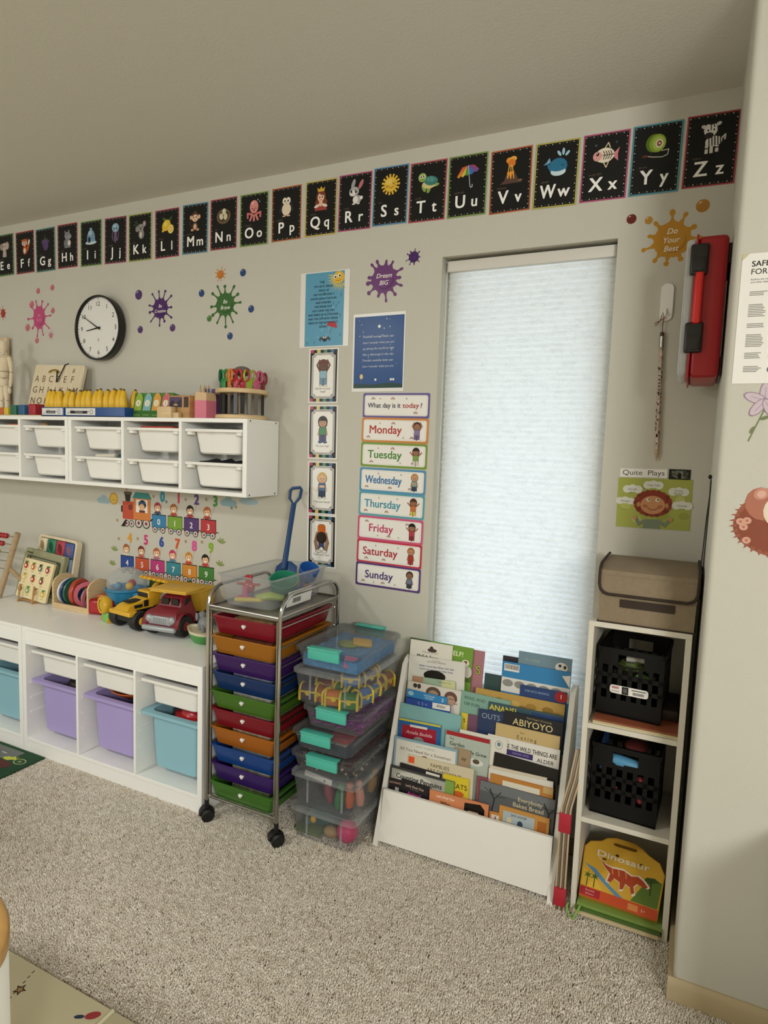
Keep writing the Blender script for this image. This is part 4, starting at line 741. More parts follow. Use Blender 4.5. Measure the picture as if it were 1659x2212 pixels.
mat('melamine_white', '#f8f7f2', 0.38); mat('bin_white', '#f2f0e9', 0.42); mat('bin_purple', '#b1a2d8', 0.42); mat('bin_blue', '#93c2d0', 0.42); mat('cam_hole', '#4a463d', 0.6)
def cabinet(name, label, x1, w, d, z0, h, side, top, div, header=0, plinth=0, back=True):
    c = thing(name, label, 'cabinet', (x1, 0, z0)); x0 = -w
    y0 = -d
    MB().box(x0, 0, y0, -.004, h - top, h, .0012, 1).build('top_panel', 'melamine_white', c)
    zb = plinth if plinth else top
    MB().box(x0 + side, -side, y0 + .002, -.006, zb - top, zb, .0012, 1).build('bottom_panel', 'melamine_white', c)
    for a_, b_ in ((x0, x0 + side), (-side, 0)): MB().box(a_, b_, y0, -.005, 0, h - top, .0012, 1).build('side_panel', 'melamine_white', c)
    iw = (w - 2 * side - 2 * div) / 3
    for k in (1, 2): MB().box(x0 + side + k * iw + (k - 1) * div, x0 + side + k * iw + k * div, y0 + .001, -.006, zb, h - top - header, .0012, 1).build('divider', 'melamine_white', c)
    if header: MB().box(x0 + side, -side, y0 + .004, y0 + .02, h - top - header, h - top).build('header_rail', 'melamine_white', c, smooth=0)
    if plinth: MB().box(x0 + side, -side, y0 + .006, y0 + .02, 0, zb - top).build('plinth', 'melamine_white', c, smooth=0)
    if back: MB().box(x0 + side, -side, -.009, -.006, zb, h - top).build('back_panel', 'melamine_white', c, smooth=0)
    return c, [x1 + x0 + side + iw / 2 + k * (iw + div) for k in range(3)], iw
ZW = 1.154
wc, bx_, iw = cabinet('wall_cabinet', 'white wall-mounted cubby cabinet, right one under the clock', -.005, .99, .21, ZW, .30, .020, .016, .015)
m = MB()
for y in (-.19, -.025):
    for z_ in (.008, .292): m.cyl((-.0005, y, z_), (.0006, y, z_), .0035, n=10)
tag(m.build('fixing_holes', 'cam_hole', wc), kind='stuff')
wc2, bx2_, iw = cabinet('wall_cabinet', 'white wall-mounted cubby cabinet at the left picture edge', -.998, .99, .21, ZW, .30, .020, .016, .015)
lc, lx_, liw = cabinet('low_cabinet', 'low white floor cabinet carrying the toy trucks', .0, .99, .45, 0, .56, .022, .014, .012, header=.062, plinth=.072)
lc2, lx2_, liw = cabinet('low_cabinet', 'low white floor cabinet at left carrying the fruit puzzle', -.993, .99, .45, 0, .56, .022, .014, .012, header=.062, plinth=.072)
for c, xs in ((lc, lx_), (lc2, lx2_)):
    m = MB()
    x1 = c.location.x
    for xc in xs:
        for sg in (-1, 1):
            for z_ in (.442, .312, .245, .18): m.box(xc - x1 + sg * (liw / 2 - .004), xc - x1 + sg * liw / 2, -.43, -.02, z_ - .004, z_ + .002)
    tag(m.build('bin_runner', 'melamine_white', c, smooth=0), kind='stuff')
lc3 = copy_tree(lc); lc3.location = (1.80 + .99, YB - .014, 0); tag(lc3, 'low white floor cabinet against the projecting wall', 'cabinet')
def bin_(label, color, loc, w, h, d, taper, group, tabs=True):
    """open plastic bin with a broad runner rim; origin at the rim's top centre front"""
    t = thing('storage_bin', label, 'storage bin', loc, group=group)
    m = MB(); m.M = Matrix.Translation((0, d / 2, -h)); tub(m, w - .062 - taper, d - .05 - taper, w - .055, d - .045, h - .004, .028, .03); m.build('body', color, t)
    m = MB(); ro, ri = rrect(-w / 2, w / 2, 0, d, .012, 4), rrect(-w / 2 + .03, w / 2 - .03, .026, d - .026, .026, 4); m.ring(ro, ri, -.011, 0, 'z'); m.build('rim', color, t)
    if tabs:
        for sg in (-1, 1): MB().box(sg * (w / 2 - .022) - .012, sg * (w / 2 - .022) + .012, .006, .03, -.024, -.010, .002).build('stop_tab', color, t)
    return t
SB = 'white bins in the wall cabinets'
POSW = ['left', 'middle', 'right']
for ci, (xs, nm) in enumerate(((bx_, 'right cabinet'), (bx2_, 'left cabinet'))):
    for k, xc in enumerate(xs):
        if ci == 1 and k == 0: continue
        for row, z_ in enumerate((1.412, 1.281)):
            bin_('white shallow bin, %s row, %s bay of the %s wall cabinet' % (('top', 'bottom')[row], POSW[k], nm.split()[0]), 'bin_white', (xc, -.203, z_), .292, .098, .188, .02, SB)
LB = 'bins in the low cabinets'
DEEP = [('bin_purple', 'purple deep bin in left bay of the right low cabinet'), ('bin_purple', 'purple deep bin holding an orange dish'), ('bin_blue', 'light blue deep bin beside the drawer cart')]
for k, xc in enumerate(lx_):
    bin_('white shallow bin in %s bay of the right low cabinet' % POSW[k], 'bin_white', (xc, -.432, .456), .296, .1, .41, .006, LB, False)
    bin_(DEEP[k][1], DEEP[k][0], (xc, -.432, .326), .296, .226, .41, .012, LB, False)
for k in (1, 2):
    bin_('white shallow bin in %s bay of the left low cabinet' % POSW[k], 'bin_white', (lx2_[k], -.432, .456), .296, .1, .41, .006, LB, False)
    bin_('light blue deep bin in %s bay of the left low cabinet' % POSW[k], 'bin_blue', (lx2_[k], -.432, .326), .296, .226, .41, .012, LB, False)
# contents showing above the bins
mat('toy_orange', '#c8642c', 0.3); mat('toy_red', '#b0262c', 0.25); mat('toy_yellow', '#e2b02c', 0.35); mat('toy_green', '#4f9a4a', 0.4); mat('toy_blue', '#2f86b0', 0.3); mat('dark_toy', '#2a2220', 0.5)
t = MB().lathe([(0, .0), (.06, .0), (.105, .03), (.112, .036), (.108, .038), (.1, .032), (.058, .006), (0, .006)], n=32).build('toy_dish', 'toy_orange', loc=(lx_[1] + .02, -.295, .312)); tag(t, 'orange plastic dish lying in a purple bin', 'toy dish')
t = MB().lathe([(0, .055), (.03, .05), (.06, .03), (.07, .008), (.09, .004), (.092, -.002), (0, -.002)], n=32).build('toy_hat', 'toy_red', loc=(lx_[2] + .04, -.31, .312)); tag(t, 'shiny red toy hat in the light blue bin beside the cart', 'toy hat')
for dx, y_, r_, mm, lab in ((-.02, -.3, .045, 'dark_toy', 'dark toy ball in the purple bin of the left bay'), (.06, -.27, .04, 'toy_orange', 'dull orange toy ball in the purple bin of the left bay')):
    tag(MB().sphere((lx_[0] + dx, y_, .277), r_).build('toy_ball', mm), lab, 'ball')
tag(MB().box(lx_[2] - .07, lx_[2] - .01, -.34, -.18, .14, .318, .006).build('toy_box', 'dark_toy', rot=(0, 0, 0)), 'dark box standing inside the light blue bin', 'box')
mat('paper_red', '#b5402c', 0.6); mat('paper_cream', '#ddd6c4', 0.6); clear_mat('plastic_film', '#c9ccd0', 0.35, 0.15); mat('dark_teal', '#20544f', 0.5)
tag(MB().box(bx_[1] - .09, bx_[1] + .09, -.175, -.04, 1.402, 1.420, .002).build('paper_stack', 'paper_red'), 'red paper stack in the top middle wall bin', 'paper')
tag(MB().tube([(bx_[0] - .05, -.16, 1.283), (bx_[0] + .07, -.16, 1.288)], .010, 12).build('paper_roll', 'paper_cream'), 'cream paper roll in the lower left wall bin', 'paper roll')
tag(MB().sphere((bx_[0] + .09, -.15, 1.283), .016, .02, .014).build('yarn_ball', 'dark_teal'), 'small dark teal pompom beside the cream paper roll', 'pompom')
m = MB(); m.add([(bx_[2] - .1 + .02 * i, -.18 + .12 * j, 1.402 + .012 * math.sin(i * 1.3 + j) + .01 * j) for j in range(2) for i in range(11)], [(i, i + 1, 12 + i, 11 + i) for i in range(10)]); tag(m.build('plastic_bag', 'plastic_film'), 'crumpled clear plastic bag in the top right wall bin', 'bag')
m = MB(); m.add([(bx_[2] - .1 + .02 * i, -.18 + .12 * j, 1.275 + .010 * math.sin(i * 1.7 + j) + .012 * j) for j in range(2) for i in range(11)], [(i, i + 1, 12 + i, 11 + i) for i in range(10)]); tag(m.build('plastic_bag', mat('foil_dark', '#35333a', .25)), 'dark foil bag in the lower right wall bin', 'bag')
tag(MB().box(bx2_[1] + .02, bx2_[1] + .1, -.17, -.06, 1.398, 1.418, .003).build('toy_block', 'toy_orange'), 'orange block in the top middle bin of the left wall cabinet', 'block')
tag(MB().sphere((bx2_[2] - .06, -.15, 1.412), .03, .02, .016).build('toy_shell', mat('tan_toy', '#a98a5e', .5)), 'tan shell toy in the top right bin of the left wall cabinet', 'toy')

# ------------------------------------------------------------------ things on the wall cabinet
ZT = 1.4545
mat('light_wood', '#d9bd90', 0.5, var=.12, vscale=14, stretch=(1, 1, 8)); mat('pale_wood', '#e2d3b4', 0.5, var=.08, vscale=10, stretch=(8, 1, 1)); mat('mid_wood', '#b58a54', 0.5, var=.15, vscale=12, stretch=(1, 1, 6))
# framed corner sign
o = thing('framed_sign', 'small wood-framed sign behind the artist mannequin', 'sign', (-1.76, -.014, ZT))
MB().ring(rrect(-.08, .08, 0, .405, .001, 1), rrect(-.072, .072, .008, .397, .001, 1), -.012, 0).build('frame', 'light_wood', o, smooth=0); MB().box(-.074, .074, -.005, -.001, .006, .4).build('panel', 'paper_white', o, smooth=0)
a = Art(); a.R('#1a1814', -.074, .0695, .333, .362); a.R('#ece9e2', -.0725, .068, .3345, .3605); a.T('#1a1814', 'CORNER', -.002, .341, .0125, w=.115, bold=.02, fit=True); a.build('lettering', o, loc=(0, -.0052, 0))
# wooden mannequin
mn = thing('artist_mannequin', 'jointed wooden artist mannequin standing at the left end', 'mannequin', (-1.568, -.12, ZT))
W_ = 'pale_wood'
MB().cyl((0, 0, 0), (0, 0, .014), .042, .04, 24).build('base', W_, mn); MB().cyl((0, .012, .014), (0, .012, .18), .003, n=8).build('support_rod', 'ferrule_steel', mn)
MB().lathe([(0, .145), (.020, .148), (.026, .165), (.022, .182), (0, .186)], n=16).build('pelvis', W_, mn); MB().lathe([(0, .186), (.018, .190), (.024, .205), (.019, .218), (0, .22)], n=16).build('waist', W_, mn)
MB().lathe([(0, .218), (.022, .221), (.036, .25), (.042, .282), (.03, .298), (.012, .302), (0, .302)], n=16).build('chest', W_, mn); MB().lathe([(0, .300), (.009, .302), (.010, .314), (.018, .325), (.022, .345), (.017, .366), (0, .372)], n=16).build('head', W_, mn)
for sg in (-1, 1):
    MB().lathe([(0, .078), (.010, .08), (.015, .11), (.017, .145), (.012, .152), (0, .153)], (sg * .019, 0, 0), 12).build('thigh', W_, mn); MB().lathe([(0, .014), (.006, .016), (.012, .05), (.011, .075), (0, .079)], (sg * .02, 0, 0), 12).build('shin', W_, mn)
    MB().sphere((sg * .021, -.01, .02), .011, .024, .008).build('foot', W_, mn)
    MB().tube([(sg * .043, 0, .286), (sg * .055, 0, .25), (sg * .06, -.002, .215)], [.010, .011, .008], 10).build('upper_arm', W_, mn); MB().tube([(sg * .06, -.002, .212), (sg * .064, -.008, .175), (sg * .066, -.014, .142)], [.008, .009, .006], 10).build('forearm', W_, mn); MB().sphere((sg * .067, -.017, .125), .007, .009, .017).build('hand', W_, mn)
# alphabet tracing board
bd = thing('alphabet_board', 'pale wooden tracing board engraved with the alphabet', 'board', (-1.272, -.088, ZT), (math.radians(-12), math.radians(2.2), 0))
MB().prism(rrect(-.175, .175, 0, .258, .012), -.007, .007).build('panel', 'pale_wood', bd)
a = Art()
for r_, (row, z_) in enumerate((('ABCDEF', .172), ('GHIJKLM', .117), ('NOPQRST', .062), ('UVWXYZ', .012))):
    for i, c in enumerate(row): a.T('#6b4a2a', c, -.15 + i * (.0475 if r_ != 0 else .0505) + .005, z_, .034, bold=-.004)
for rad, c in ((.042, '#9a7a3a'), (.034, '#6b5a3a'), (.026, '#b59a4a'), (.018, '#d9c79a')): a.E(c, -.03, .218, rad, rad * .45, 0, 14, 0, 180)
a.T('#9a8a6a', 'a', .105, .222, .03, shear=.2); a.build('engraving', bd, loc=(0, -.0072, 0))
MB().tube([(-.005, -.012, .225), (.005, -.014, .19), (.012, -.016, .172), (.022, -.014, .2), (.042, -.012, .258), (.05, 0, .268)], .0028, 6).build('cord_loop', 'black_plastic', bd)
# five wooden cubes on a thin tray
o = MB().box(-1.56, -1.21, -.185, -.105, ZT, ZT + .006, .002).build('thin_tray', 'pale_wood'); tag(o, 'thin pale wooden tray under the coloured cubes', 'tray')
for i, (c, nm, x, s_) in enumerate((('#c8643a', 'orange', -1.522, .034), ('#d9bf3c', 'yellow', -1.482, .034), ('#2c6a52', 'green', -1.428, .045), ('#2f5f8a', 'blue', -1.367, .046), ('#a82a34', 'red', -1.292, .05))):
    tag(MB().box(x - s_ / 2, x + s_ / 2, -.172, -.172 + s_, ZT + .006, ZT + .006 + s_ * 1.05, .003).build('wooden_cube', mat('cube_' + nm, c, .45), rot=(0, 0, 0)), '%s painted wooden cube on the thin tray' % nm, 'toy cube', 'coloured cubes in a row')
# counting bananas in two blue trays
mat('tray_blue', '#1f4a8a', 0.4); mat('banana_yellow', '#e5b92c', 0.4, var=.08, vscale=60); mat('banana_tip', '#6b5420', 0.6)
def ban_tray(x0, x1, label, lx0, lx1):
    t = thing('counting_tray', label, 'tray', ((x0 + x1) / 2, -.135, ZT)); w = x1 - x0
    m = MB(); m.ring(rrect(-w / 2, w / 2, -.05, .05, .004, 2), rrect(-w / 2 + .004, w / 2 - .004, -.046, .046, .003, 2), 0, .042, 'z'); m.box(-w / 2, w / 2, -.05, .05, 0, .004); m.build('tray_body', 'tray_blue', t)
    a = Art(); c = (x0 + x1) / 2; a.R('#e3e0da', lx0 - c, lx1 - c, .007, .038); a.L('#4a5a86', .002, [(lx0 - c + .01, .012), (lx0 - c + .04, .03), (lx0 - c + .07, .02), (lx1 - c - .02, .024)]); a.R('#2b2a30', lx0 - c + .03, lx1 - c - .05, .014, .026); a.T('#e3e0da', 'COUNTING', (lx0 + lx1) / 2 - c - .01, .0165, .0065, w=(lx1 - lx0) * .5); a.E('#7a8290', lx1 - c - .025, .022, .01, .01); a.E('#e3e0da', lx1 - c - .025, .022, .007, .007)
    a.build('label_print', t, loc=(0, -.0502, 0)); return t
ban_tray(-1.205, -1.052, 'short blue tray of yellow counting toys with a white label', -1.2, -1.06)
ban_tray(-1.046, -.672, 'long blue tray of yellow counting toys with a white label', -1.04, -.85)
m = MB(); pts = []; rs = []
for i in range(9):
    t_ = i / 8; pts.append((0, -.008 * math.sin(PI * t_), .105 * t_)); rs.append(.0182 * (math.sin(PI * (.16 + .74 * t_)) ** .55))
m.tube(pts, rs, 7)
BAN = thing('counting_toy', '', 'counting toy', (0, 0, 0)); m.build('body', 'banana_yellow', BAN, smooth=60); MB().cyl((0, .0, .102), (0, .0015, .114), .0068, .005, 8).build('tip', 'banana_tip', BAN)
bxs = [-1.186, -1.159, -1.127, -1.104, -1.076] + [-1.022 + i * .0352 for i in range(10)]
cnt = {}
for i, x in enumerate(bxs):
    for row in ((0, 1) if i % 3 != 1 else (0,)):
        o = BAN if i == 0 and row == 0 else copy_tree(BAN)
        o.location = (x + row * .016 + random.uniform(-.003, .003), -.150 + row * .04, ZT + .006 + random.uniform(0, .008)); o.rotation_euler = (random.uniform(-.05, .08), random.uniform(-.09, .09), random.uniform(-.6, .6))
        side = 'short' if i < 5 else 'long'; ORD = ['leftmost', 'second', 'third', 'fourth', 'fifth', 'sixth', 'seventh', 'eighth', 'ninth', 'tenth']; cnt[(side, row)] = cnt.get((side, row), 0) + 1; od = ORD[cnt[(side, row)] - 1]
        tag(o, 'yellow banana-shaped counting toy, %s from left in %s row of the %s blue tray' % (od, ('front', 'back')[row], side) if od != 'leftmost' else 'leftmost yellow banana-shaped counting toy in %s row of the %s blue tray' % (('front', 'back')[row], side), 'counting toy', 'yellow counting toys in the blue trays')
# green number tag box
o = thing('tag_box', 'green box with four numbered hanging tags', 'card box', (-.572, -.13, ZT), (math.radians(-10), 0, 0))
MB().box(-.105, .115, -.012, .03, 0, .108, .002).build('box_body', mat('box_green', '#4c8236', .45), o)
a = Art(); a.R('#3c6e2a', -.105, .115, 0, .028)
for i in range(4): a.R('#9ab86a', -.097 + i * .053, -.06 + i * .053, .01, .0125, step=False)
a.k += 1; a.build('box_print', o, loc=(0, -.0122, 0))
for i, (c, n_) in enumerate((('#8fae3c', '4'), ('#7fb0b5', '3'), ('#d99a3c', '2'), ('#cf6470', '1'))):
    x = -.075 + i * .052
    tg = MB().prism([(x - .021, .03), (x + .021, .03), (x + .024, .085), (x + .012, .104), (x - .008, .104), (x - .018, .085)], -.0155, -.0135).build('number_tag', mat('tag_' + n_, c, .5), o, smooth=0)
    a = Art(); a.E('#e9e2cc', x + .001, .062, .0145); a.T(c, n_, x + .001, .055, .0145, bold=.02); a.build('number_print', tg, loc=(0, -.0157, 0)); MB().tube([(x + .001, -.016, .098), (x + .004, -.018, .11), (x + .012, -.012, .114), (x + .018, -.004, .109)], .0014, 5).build('tag_loop', 'paper_cream', tg)
# wooden photo box
o = thing('picture_box', 'small wooden box with dark picture panels', 'box', (-.388, -.125, ZT))
MB().box(-.052, .062, -.045, .045, 0, .092, .002).build('box_body', 'mid_wood', o); a = Art(); a.R('#3a3346', -.046, .022, .044, .086); a.E('#b59a5a', -.012, .05, .012, .01, 0, 12, 0, 180); a.P('#5b4a66', [(-.046, .06), (-.03, .075), (-.01, .062), (.022, .08), (.022, .086), (-.046, .086)]); a.R('#4a3a34', .032, .057, .044, .086); a.build('picture_print', o, loc=(0, -.0452, 0))
MB().box(-.085, -.008, -.075, -.047, 0, .045, .002).build('front_block', 'light_wood', o); MB().box(-.008, .022, -.066, -.047, 0, .022, .002).build('corner_block', 'light_wood', o)
# pencil cups
mat('cup_pink', '#d8798c', 0.5); mat('cup_tan', '#d6b48a', 0.55); mat('cup_purple', '#6a4a72', 0.5)
o = thing('pencil_cup', 'pink pencil-shaped cup holding pencils', 'pencil cup', (-.285, -.125, ZT))
hexa = lambda r_, z_: [(r_ * math.cos(PI / 3 * i + .3), r_ * math.sin(PI / 3 * i + .3), z_) for i in range(6)]
loft(MB(), [hexa(.046, 0), hexa(.048, .068), hexa(.046, .068)], True, True).build('lower_band', 'cup_pink', o, smooth=0) if False else None
m = MB(); loft(m, [hexa(.048, 0), hexa(.048, .072), hexa(.044, .072), hexa(.044, .004)]); m.build('lower_band', 'cup_pink', o, smooth=0)
m = MB(); loft(m, [hexa(.0478, .0722), hexa(.046, .104), hexa(.042, .104), hexa(.0435, .0722)], False, False); m.build('upper_band', 'cup_tan', o, smooth=0)
for i, (dx, dy, c) in enumerate(((-.022, -.01, '#c9a04a'), (-.008, .012, '#3a2f2a'), (.008, -.012, '#b57a3a'), (.022, .01, '#4a5a8a'), (.0, .02, '#7a4a7a'))):
    q = thing('pencil', ['mustard', 'black', 'brown', 'blue', 'violet'][i] + ' pencil standing in the pink cup', 'pencil', (-.285 + dx, -.125 + dy, ZT + .005), (random.uniform(-.12, .12), random.uniform(-.14, .14), 0), 'pencils in the pink cup')
    MB().cyl((0, 0, 0), (0, 0, .118), .0034, n=6).build('barrel', mat('pencil%d' % i, c, .4), q, smooth=0); MB().cyl((0, 0, .118), (0, 0, .134), .0034, .0004, 6).build('tip', 'wood_tip', q, smooth=0)
o = thing('pencil_cup', 'dark purple hexagonal cup behind the pink cup', 'pencil cup', (-.268, -.05, ZT)); m = MB(); loft(m, [hexa(.042, 0), hexa(.042, .125), hexa(.039, .125), hexa(.039, .004)]); m.build('cup_wall', 'cup_purple', o, smooth=0)
# scissors rack
rk = thing('scissors_rack', 'round wooden two-tier rack holding children scissors', 'scissors rack', (-.115, -.104, ZT)); ra = .1
MB().lathe([(0, 0), (ra, 0), (ra + .003, .004), (ra + .003, .012), (ra, .016), (0, .016)], n=40).build('base_disc', 'light_wood', rk)
MB().lathe([(0, .1), (ra, .1), (ra + .003, .104), (ra + .003, .113), (ra, .117), (0, .117)], n=40).build('top_disc', 'light_wood', rk)
MB().cyl((0, 0, .016), (0, 0, .1), .012, n=16).build('centre_post', 'light_wood', rk); MB().sphere((0, 0, .19), .035, .035, .02).build('top_knob', mat('grey_knob', '#6b6a62', .5), rk); MB().cyl((0, 0, .117), (0, 0, .18), .006, n=10).build('knob_stem', 'light_wood', rk)
mat('steel_blade', '#a9a8a4', 0.22, 1.0); mat('black_sheath', '#15140f', 0.3)
SC = [('teal', '#1f6f74', 205), ('dark green', '#1c5a40', 228), ('green', '#2c8a4a', 250), ('orange', '#d97a2c', 272), ('red', '#b8262e', 292), ('crimson', '#a81f34', 310), ('lime', '#9ab82c', 328), ('pink', '#c8557c', 350), ('navy', '#22406a', 180), ('maroon', '#8a2430', 30), ('emerald', '#1f7a52', 150)]
for nm, c, ang in SC:
    t_ = math.radians(ang); x, y = math.cos(t_) * ra * .82, math.sin(t_) * ra * .82
    q = thing('scissors', '%s-handled child scissors in the wooden rack' % nm, 'scissors', (-.115 + x, -.104 + y, ZT + .018), (0, 0, t_ + PI / 2 + random.uniform(-.5, .5)), 'scissors in the round rack')
    hm = mat('scissor_' + nm.replace(' ', '_'), c, .35)
    for sg in (-1, 1): MB().tube([(sg * .0135 + .0125 * math.cos(2 * PI * i / 12), 0, .148 + .021 * math.sin(2 * PI * i / 12)) for i in range(12)], .0044, 7, closed=True).build('handle', hm, q)
    MB().box(-.012, .012, -.003, .003, .098, .13, .002).build('grip', hm, q); MB().prism([(-.008, .002), (.008, .002), (.009, .1), (-.009, .1)], -.0015, .0015).build('blade', 'steel_blade' if nm in ('orange', 'lime', 'pink') else 'black_sheath', q, smooth=0)

# ------------------------------------------------------------------ toys on the low cabinets
ZL = .5605
def at_rot(name, label, cat, x, y, ang, z=ZL, group=None): return thing(name, label, cat, (x, y, z), (0, 0, math.radians(ang)), group)
mat('bead_red', '#a8262a', .3); mat('bead_yellow', '#d9bb3c', .35); mat('bead_cream', '#ddd2b0', .4); mat('bead_green', '#2f7a3f', .35); mat('frame_wood', '#b39a78', .5, var=.12, vscale=14, stretch=(1, 1, 6))
# bead frame at the left edge
o = at_rot('bead_frame', 'wooden bead counting frame at the left picture edge', 'bead frame', -1.66, -.2, 0)
for x in (.29, -.29):
    lg = MB().cyl((x - .15, -.005, .0), (x, .0, .335), .0135, n=14).build('leg', 'frame_wood', o)
MB().cyl((.21, -.004, .17), (.27, .1, .008), .011, n=12).build('brace', 'frame_wood', o)
for j, (z_, mm, n_, r_) in enumerate(((.315, 'bead_red', 9, .0135), (.275, 'bead_red', 4, .013), (.232, 'bead_yellow', 5, .016), (.19, 'bead_cream', 6, .0145), (.15, 'bead_green', 9, .0145))):
    xr = .29 - (.335 - z_) * .45
    MB().cyl((xr - .55, 0, z_), (xr, 0, z_), .003, n=8).build('rod', 'ferrule_steel', o)
    bm_ = None
    for i in range(n_):
        x = (.205 if j == 0 else xr - .07 - .02 * j) - i * (.0215 if mm != 'bead_yellow' else .034)
        if bm_ is None: bm_ = MB().sphere((0, 0, 0), .0105, r_, r_, 12, 8).build('bead', mm, o, loc=(x, 0, z_), smooth=60)
        else:
            c = bm_.copy(); COL.objects.link(c); c.location = (x, 0, z_)
# block tray against the wall
TT = (math.radians(-8), math.radians(3), 0)
o = thing('block_tray', 'pale wooden tray of animal blocks leaning on the wall', 'toy tray', (-1.305, -.062, ZL), TT)
MB().box(-.135, .135, -.006, .004, 0, .3, .004).build('back_board', 'pale_wood', o); MB().ring(rrect(-.14, .14, 0, .305, .02), rrect(-.128, .128, .012, .293, .012), -.026, .004).build('frame', 'pale_wood', o)
mat('block_green', '#2f8060', .45); mat('block_red', '#b03a48', .45); mat('block_blue', '#42589a', .45); mat('block_grey', '#7f93a5', .45); mat('block_teal', '#1d4a4f', .45)
for i, (x, z_, mm, ic) in enumerate(((-.097, .254, 'pale_wood', '#9a8560'), (-.032, .254, 'block_green', '#1a4f3c'), (.033, .254, 'block_red', '#701f2c'), (.096, .252, 'block_blue', '#8a5f6a'), (.096, .176, 'block_grey', '#2f4452'), (.092, .098, 'block_teal', '#123036'), (.03, .176, 'pale_wood', '#8a7a5a'))):
    b_ = MB().box(-.0305, .0305, -.034, -.007, -.036, .036, .004).build('picture_block', mm, o, loc=(x, 0, z_))
    a = Art(); rr = random.Random(i); a.E(ic, 0, 0, .015, .02, 20); a.E(ic, -.006, .014, .009, .009); a.E(ic, .008, -.016, .008, .009); a.build('block_print', b_, loc=(0, -.0342, 0))
MB().box(-.128, .128, -.02, -.006, .2135, .2175).build('shelf_bar', 'pale_wood', o, smooth=0)
# grey-green puzzle board
mat('board_sage', '#9a9a78', .5, var=.06, vscale=8)
o = thing('latch_board', 'grey-green wooden puzzle board behind the fruit puzzle', 'puzzle board', (-1.338, -.128, ZL), (math.radians(-13), math.radians(4), 0))
MB().prism(rrect(-.145, .145, .0, .238, .006), -.018, .006).build('board', 'board_sage', o)
MB().ring(rrect(-.12, .125, .03, .205, .012), rrect(-.115, .12, .035, .2, .01), -.0205, -.018).build('groove_frame', mat('groove_dark', '#4d4c38', .6), o)
a = Art(); a.R('#55543f', -.13, -.085, .215, .222); a.P('#3c4a34', [(.088, .2), (.12, .2), (.12, .182)]); a.P('#3a3d2c', [(-.115, .175), (-.1, .2), (-.09, .2), (-.105, .17)])
for i in range(12): a.E(('#6b5a3a', '#3d4a30', '#7a3a2a')[i % 3], rnd.uniform(-.05, .11), rnd.uniform(.04, .14), .008, .012, rnd.uniform(0, 90), 8)
a.build('board_print', o, loc=(0, -.0182, 0))
for x, z_ in ((-.135, .23), (.005, .22), (.135, .228), (.13, .08)): MB().sphere((x, -.02, z_), .0045).build('pin', mat('brass_pin', '#d8cfae', .3, .3), o)
# fruit puzzle on its little easel
o = thing('fruit_puzzle', 'cream wooden knob puzzle printed with twelve fruits', 'puzzle', (-1.322, -.172, ZL + .012), (math.radians(-14), math.radians(4), 0))
MB().prism(rrect(-.108, .108, 0, .19, .006), -.007, .004).build('board', mat('puzzle_cream', '#ecdcae', .5), o)
FR = [('#b8322c', '#4a6a34'), ('#c8683a', '#5a7a34'), ('#5a6a5c', '#2f3a44'), ('#a83a4a', '#3f6a34'), ('#dcc27a', '#b59a4a'), ('#b52f30', '#3c6a3a'), ('#8a3a3a', '#4a6a44'), ('#7a4a30', '#a58a4a'), ('#7fa05a', '#4f8a3c'), ('#b58a5a', '#7a5a3a'), ('#d9bb4a', '#4f8a4a')]
spots = [(-.082 + .052 * i, .158) for i in range(4)] + [(-.075 + .062 * i, .1) for i in range(3)] + [(-.085 + .055 * i, .042) for i in range(4)]
for (x, z_), (c, l2) in zip(spots, FR):
    pc = MB().prism([(x + .0165 * math.cos(2 * PI * i / 14), z_ + .0195 * math.sin(2 * PI * i / 14)) for i in range(14)], -.0105, -.0072).build('fruit_piece', 'puzzle_cream', o, smooth=0)
    a = Art(); a.E(c, x, z_ - .003, .0145, .0155); a.E('#f0e3c4', x - .004, z_ - .004, .006, .007); a.E(l2, x + .003, z_ + .013, .009, .005, 25); a.E(l2, x - .005, z_ + .013, .006, .004, -30); a.build('fruit_print', pc, loc=(0, -.0106, 0))
a = Art()
for x, z_ in spots: a.R('#8a7a5a', x - .01, x + .01, z_ - .0275, z_ - .0255, step=False)
a.build('name_print', o, loc=(0, -.0072, 0))
es = thing('display_easel', 'small wooden easel holding the fruit puzzle', 'easel', (-1.33, -.182, ZL))
for x in (-.052, .052):
    MB().box(x - .004, x + .004, -.02, .045, 0, .008, .001).build('foot', 'mid_wood', es); MB().cyl((x, -.016, .004), (x + .004, -.0065, .085), .0042, n=8).build('front_post', 'mid_wood', es)
MB().box(-.055, .055, -.006, .04, .006, .0115, .001).build('ledge', 'mid_wood', es)
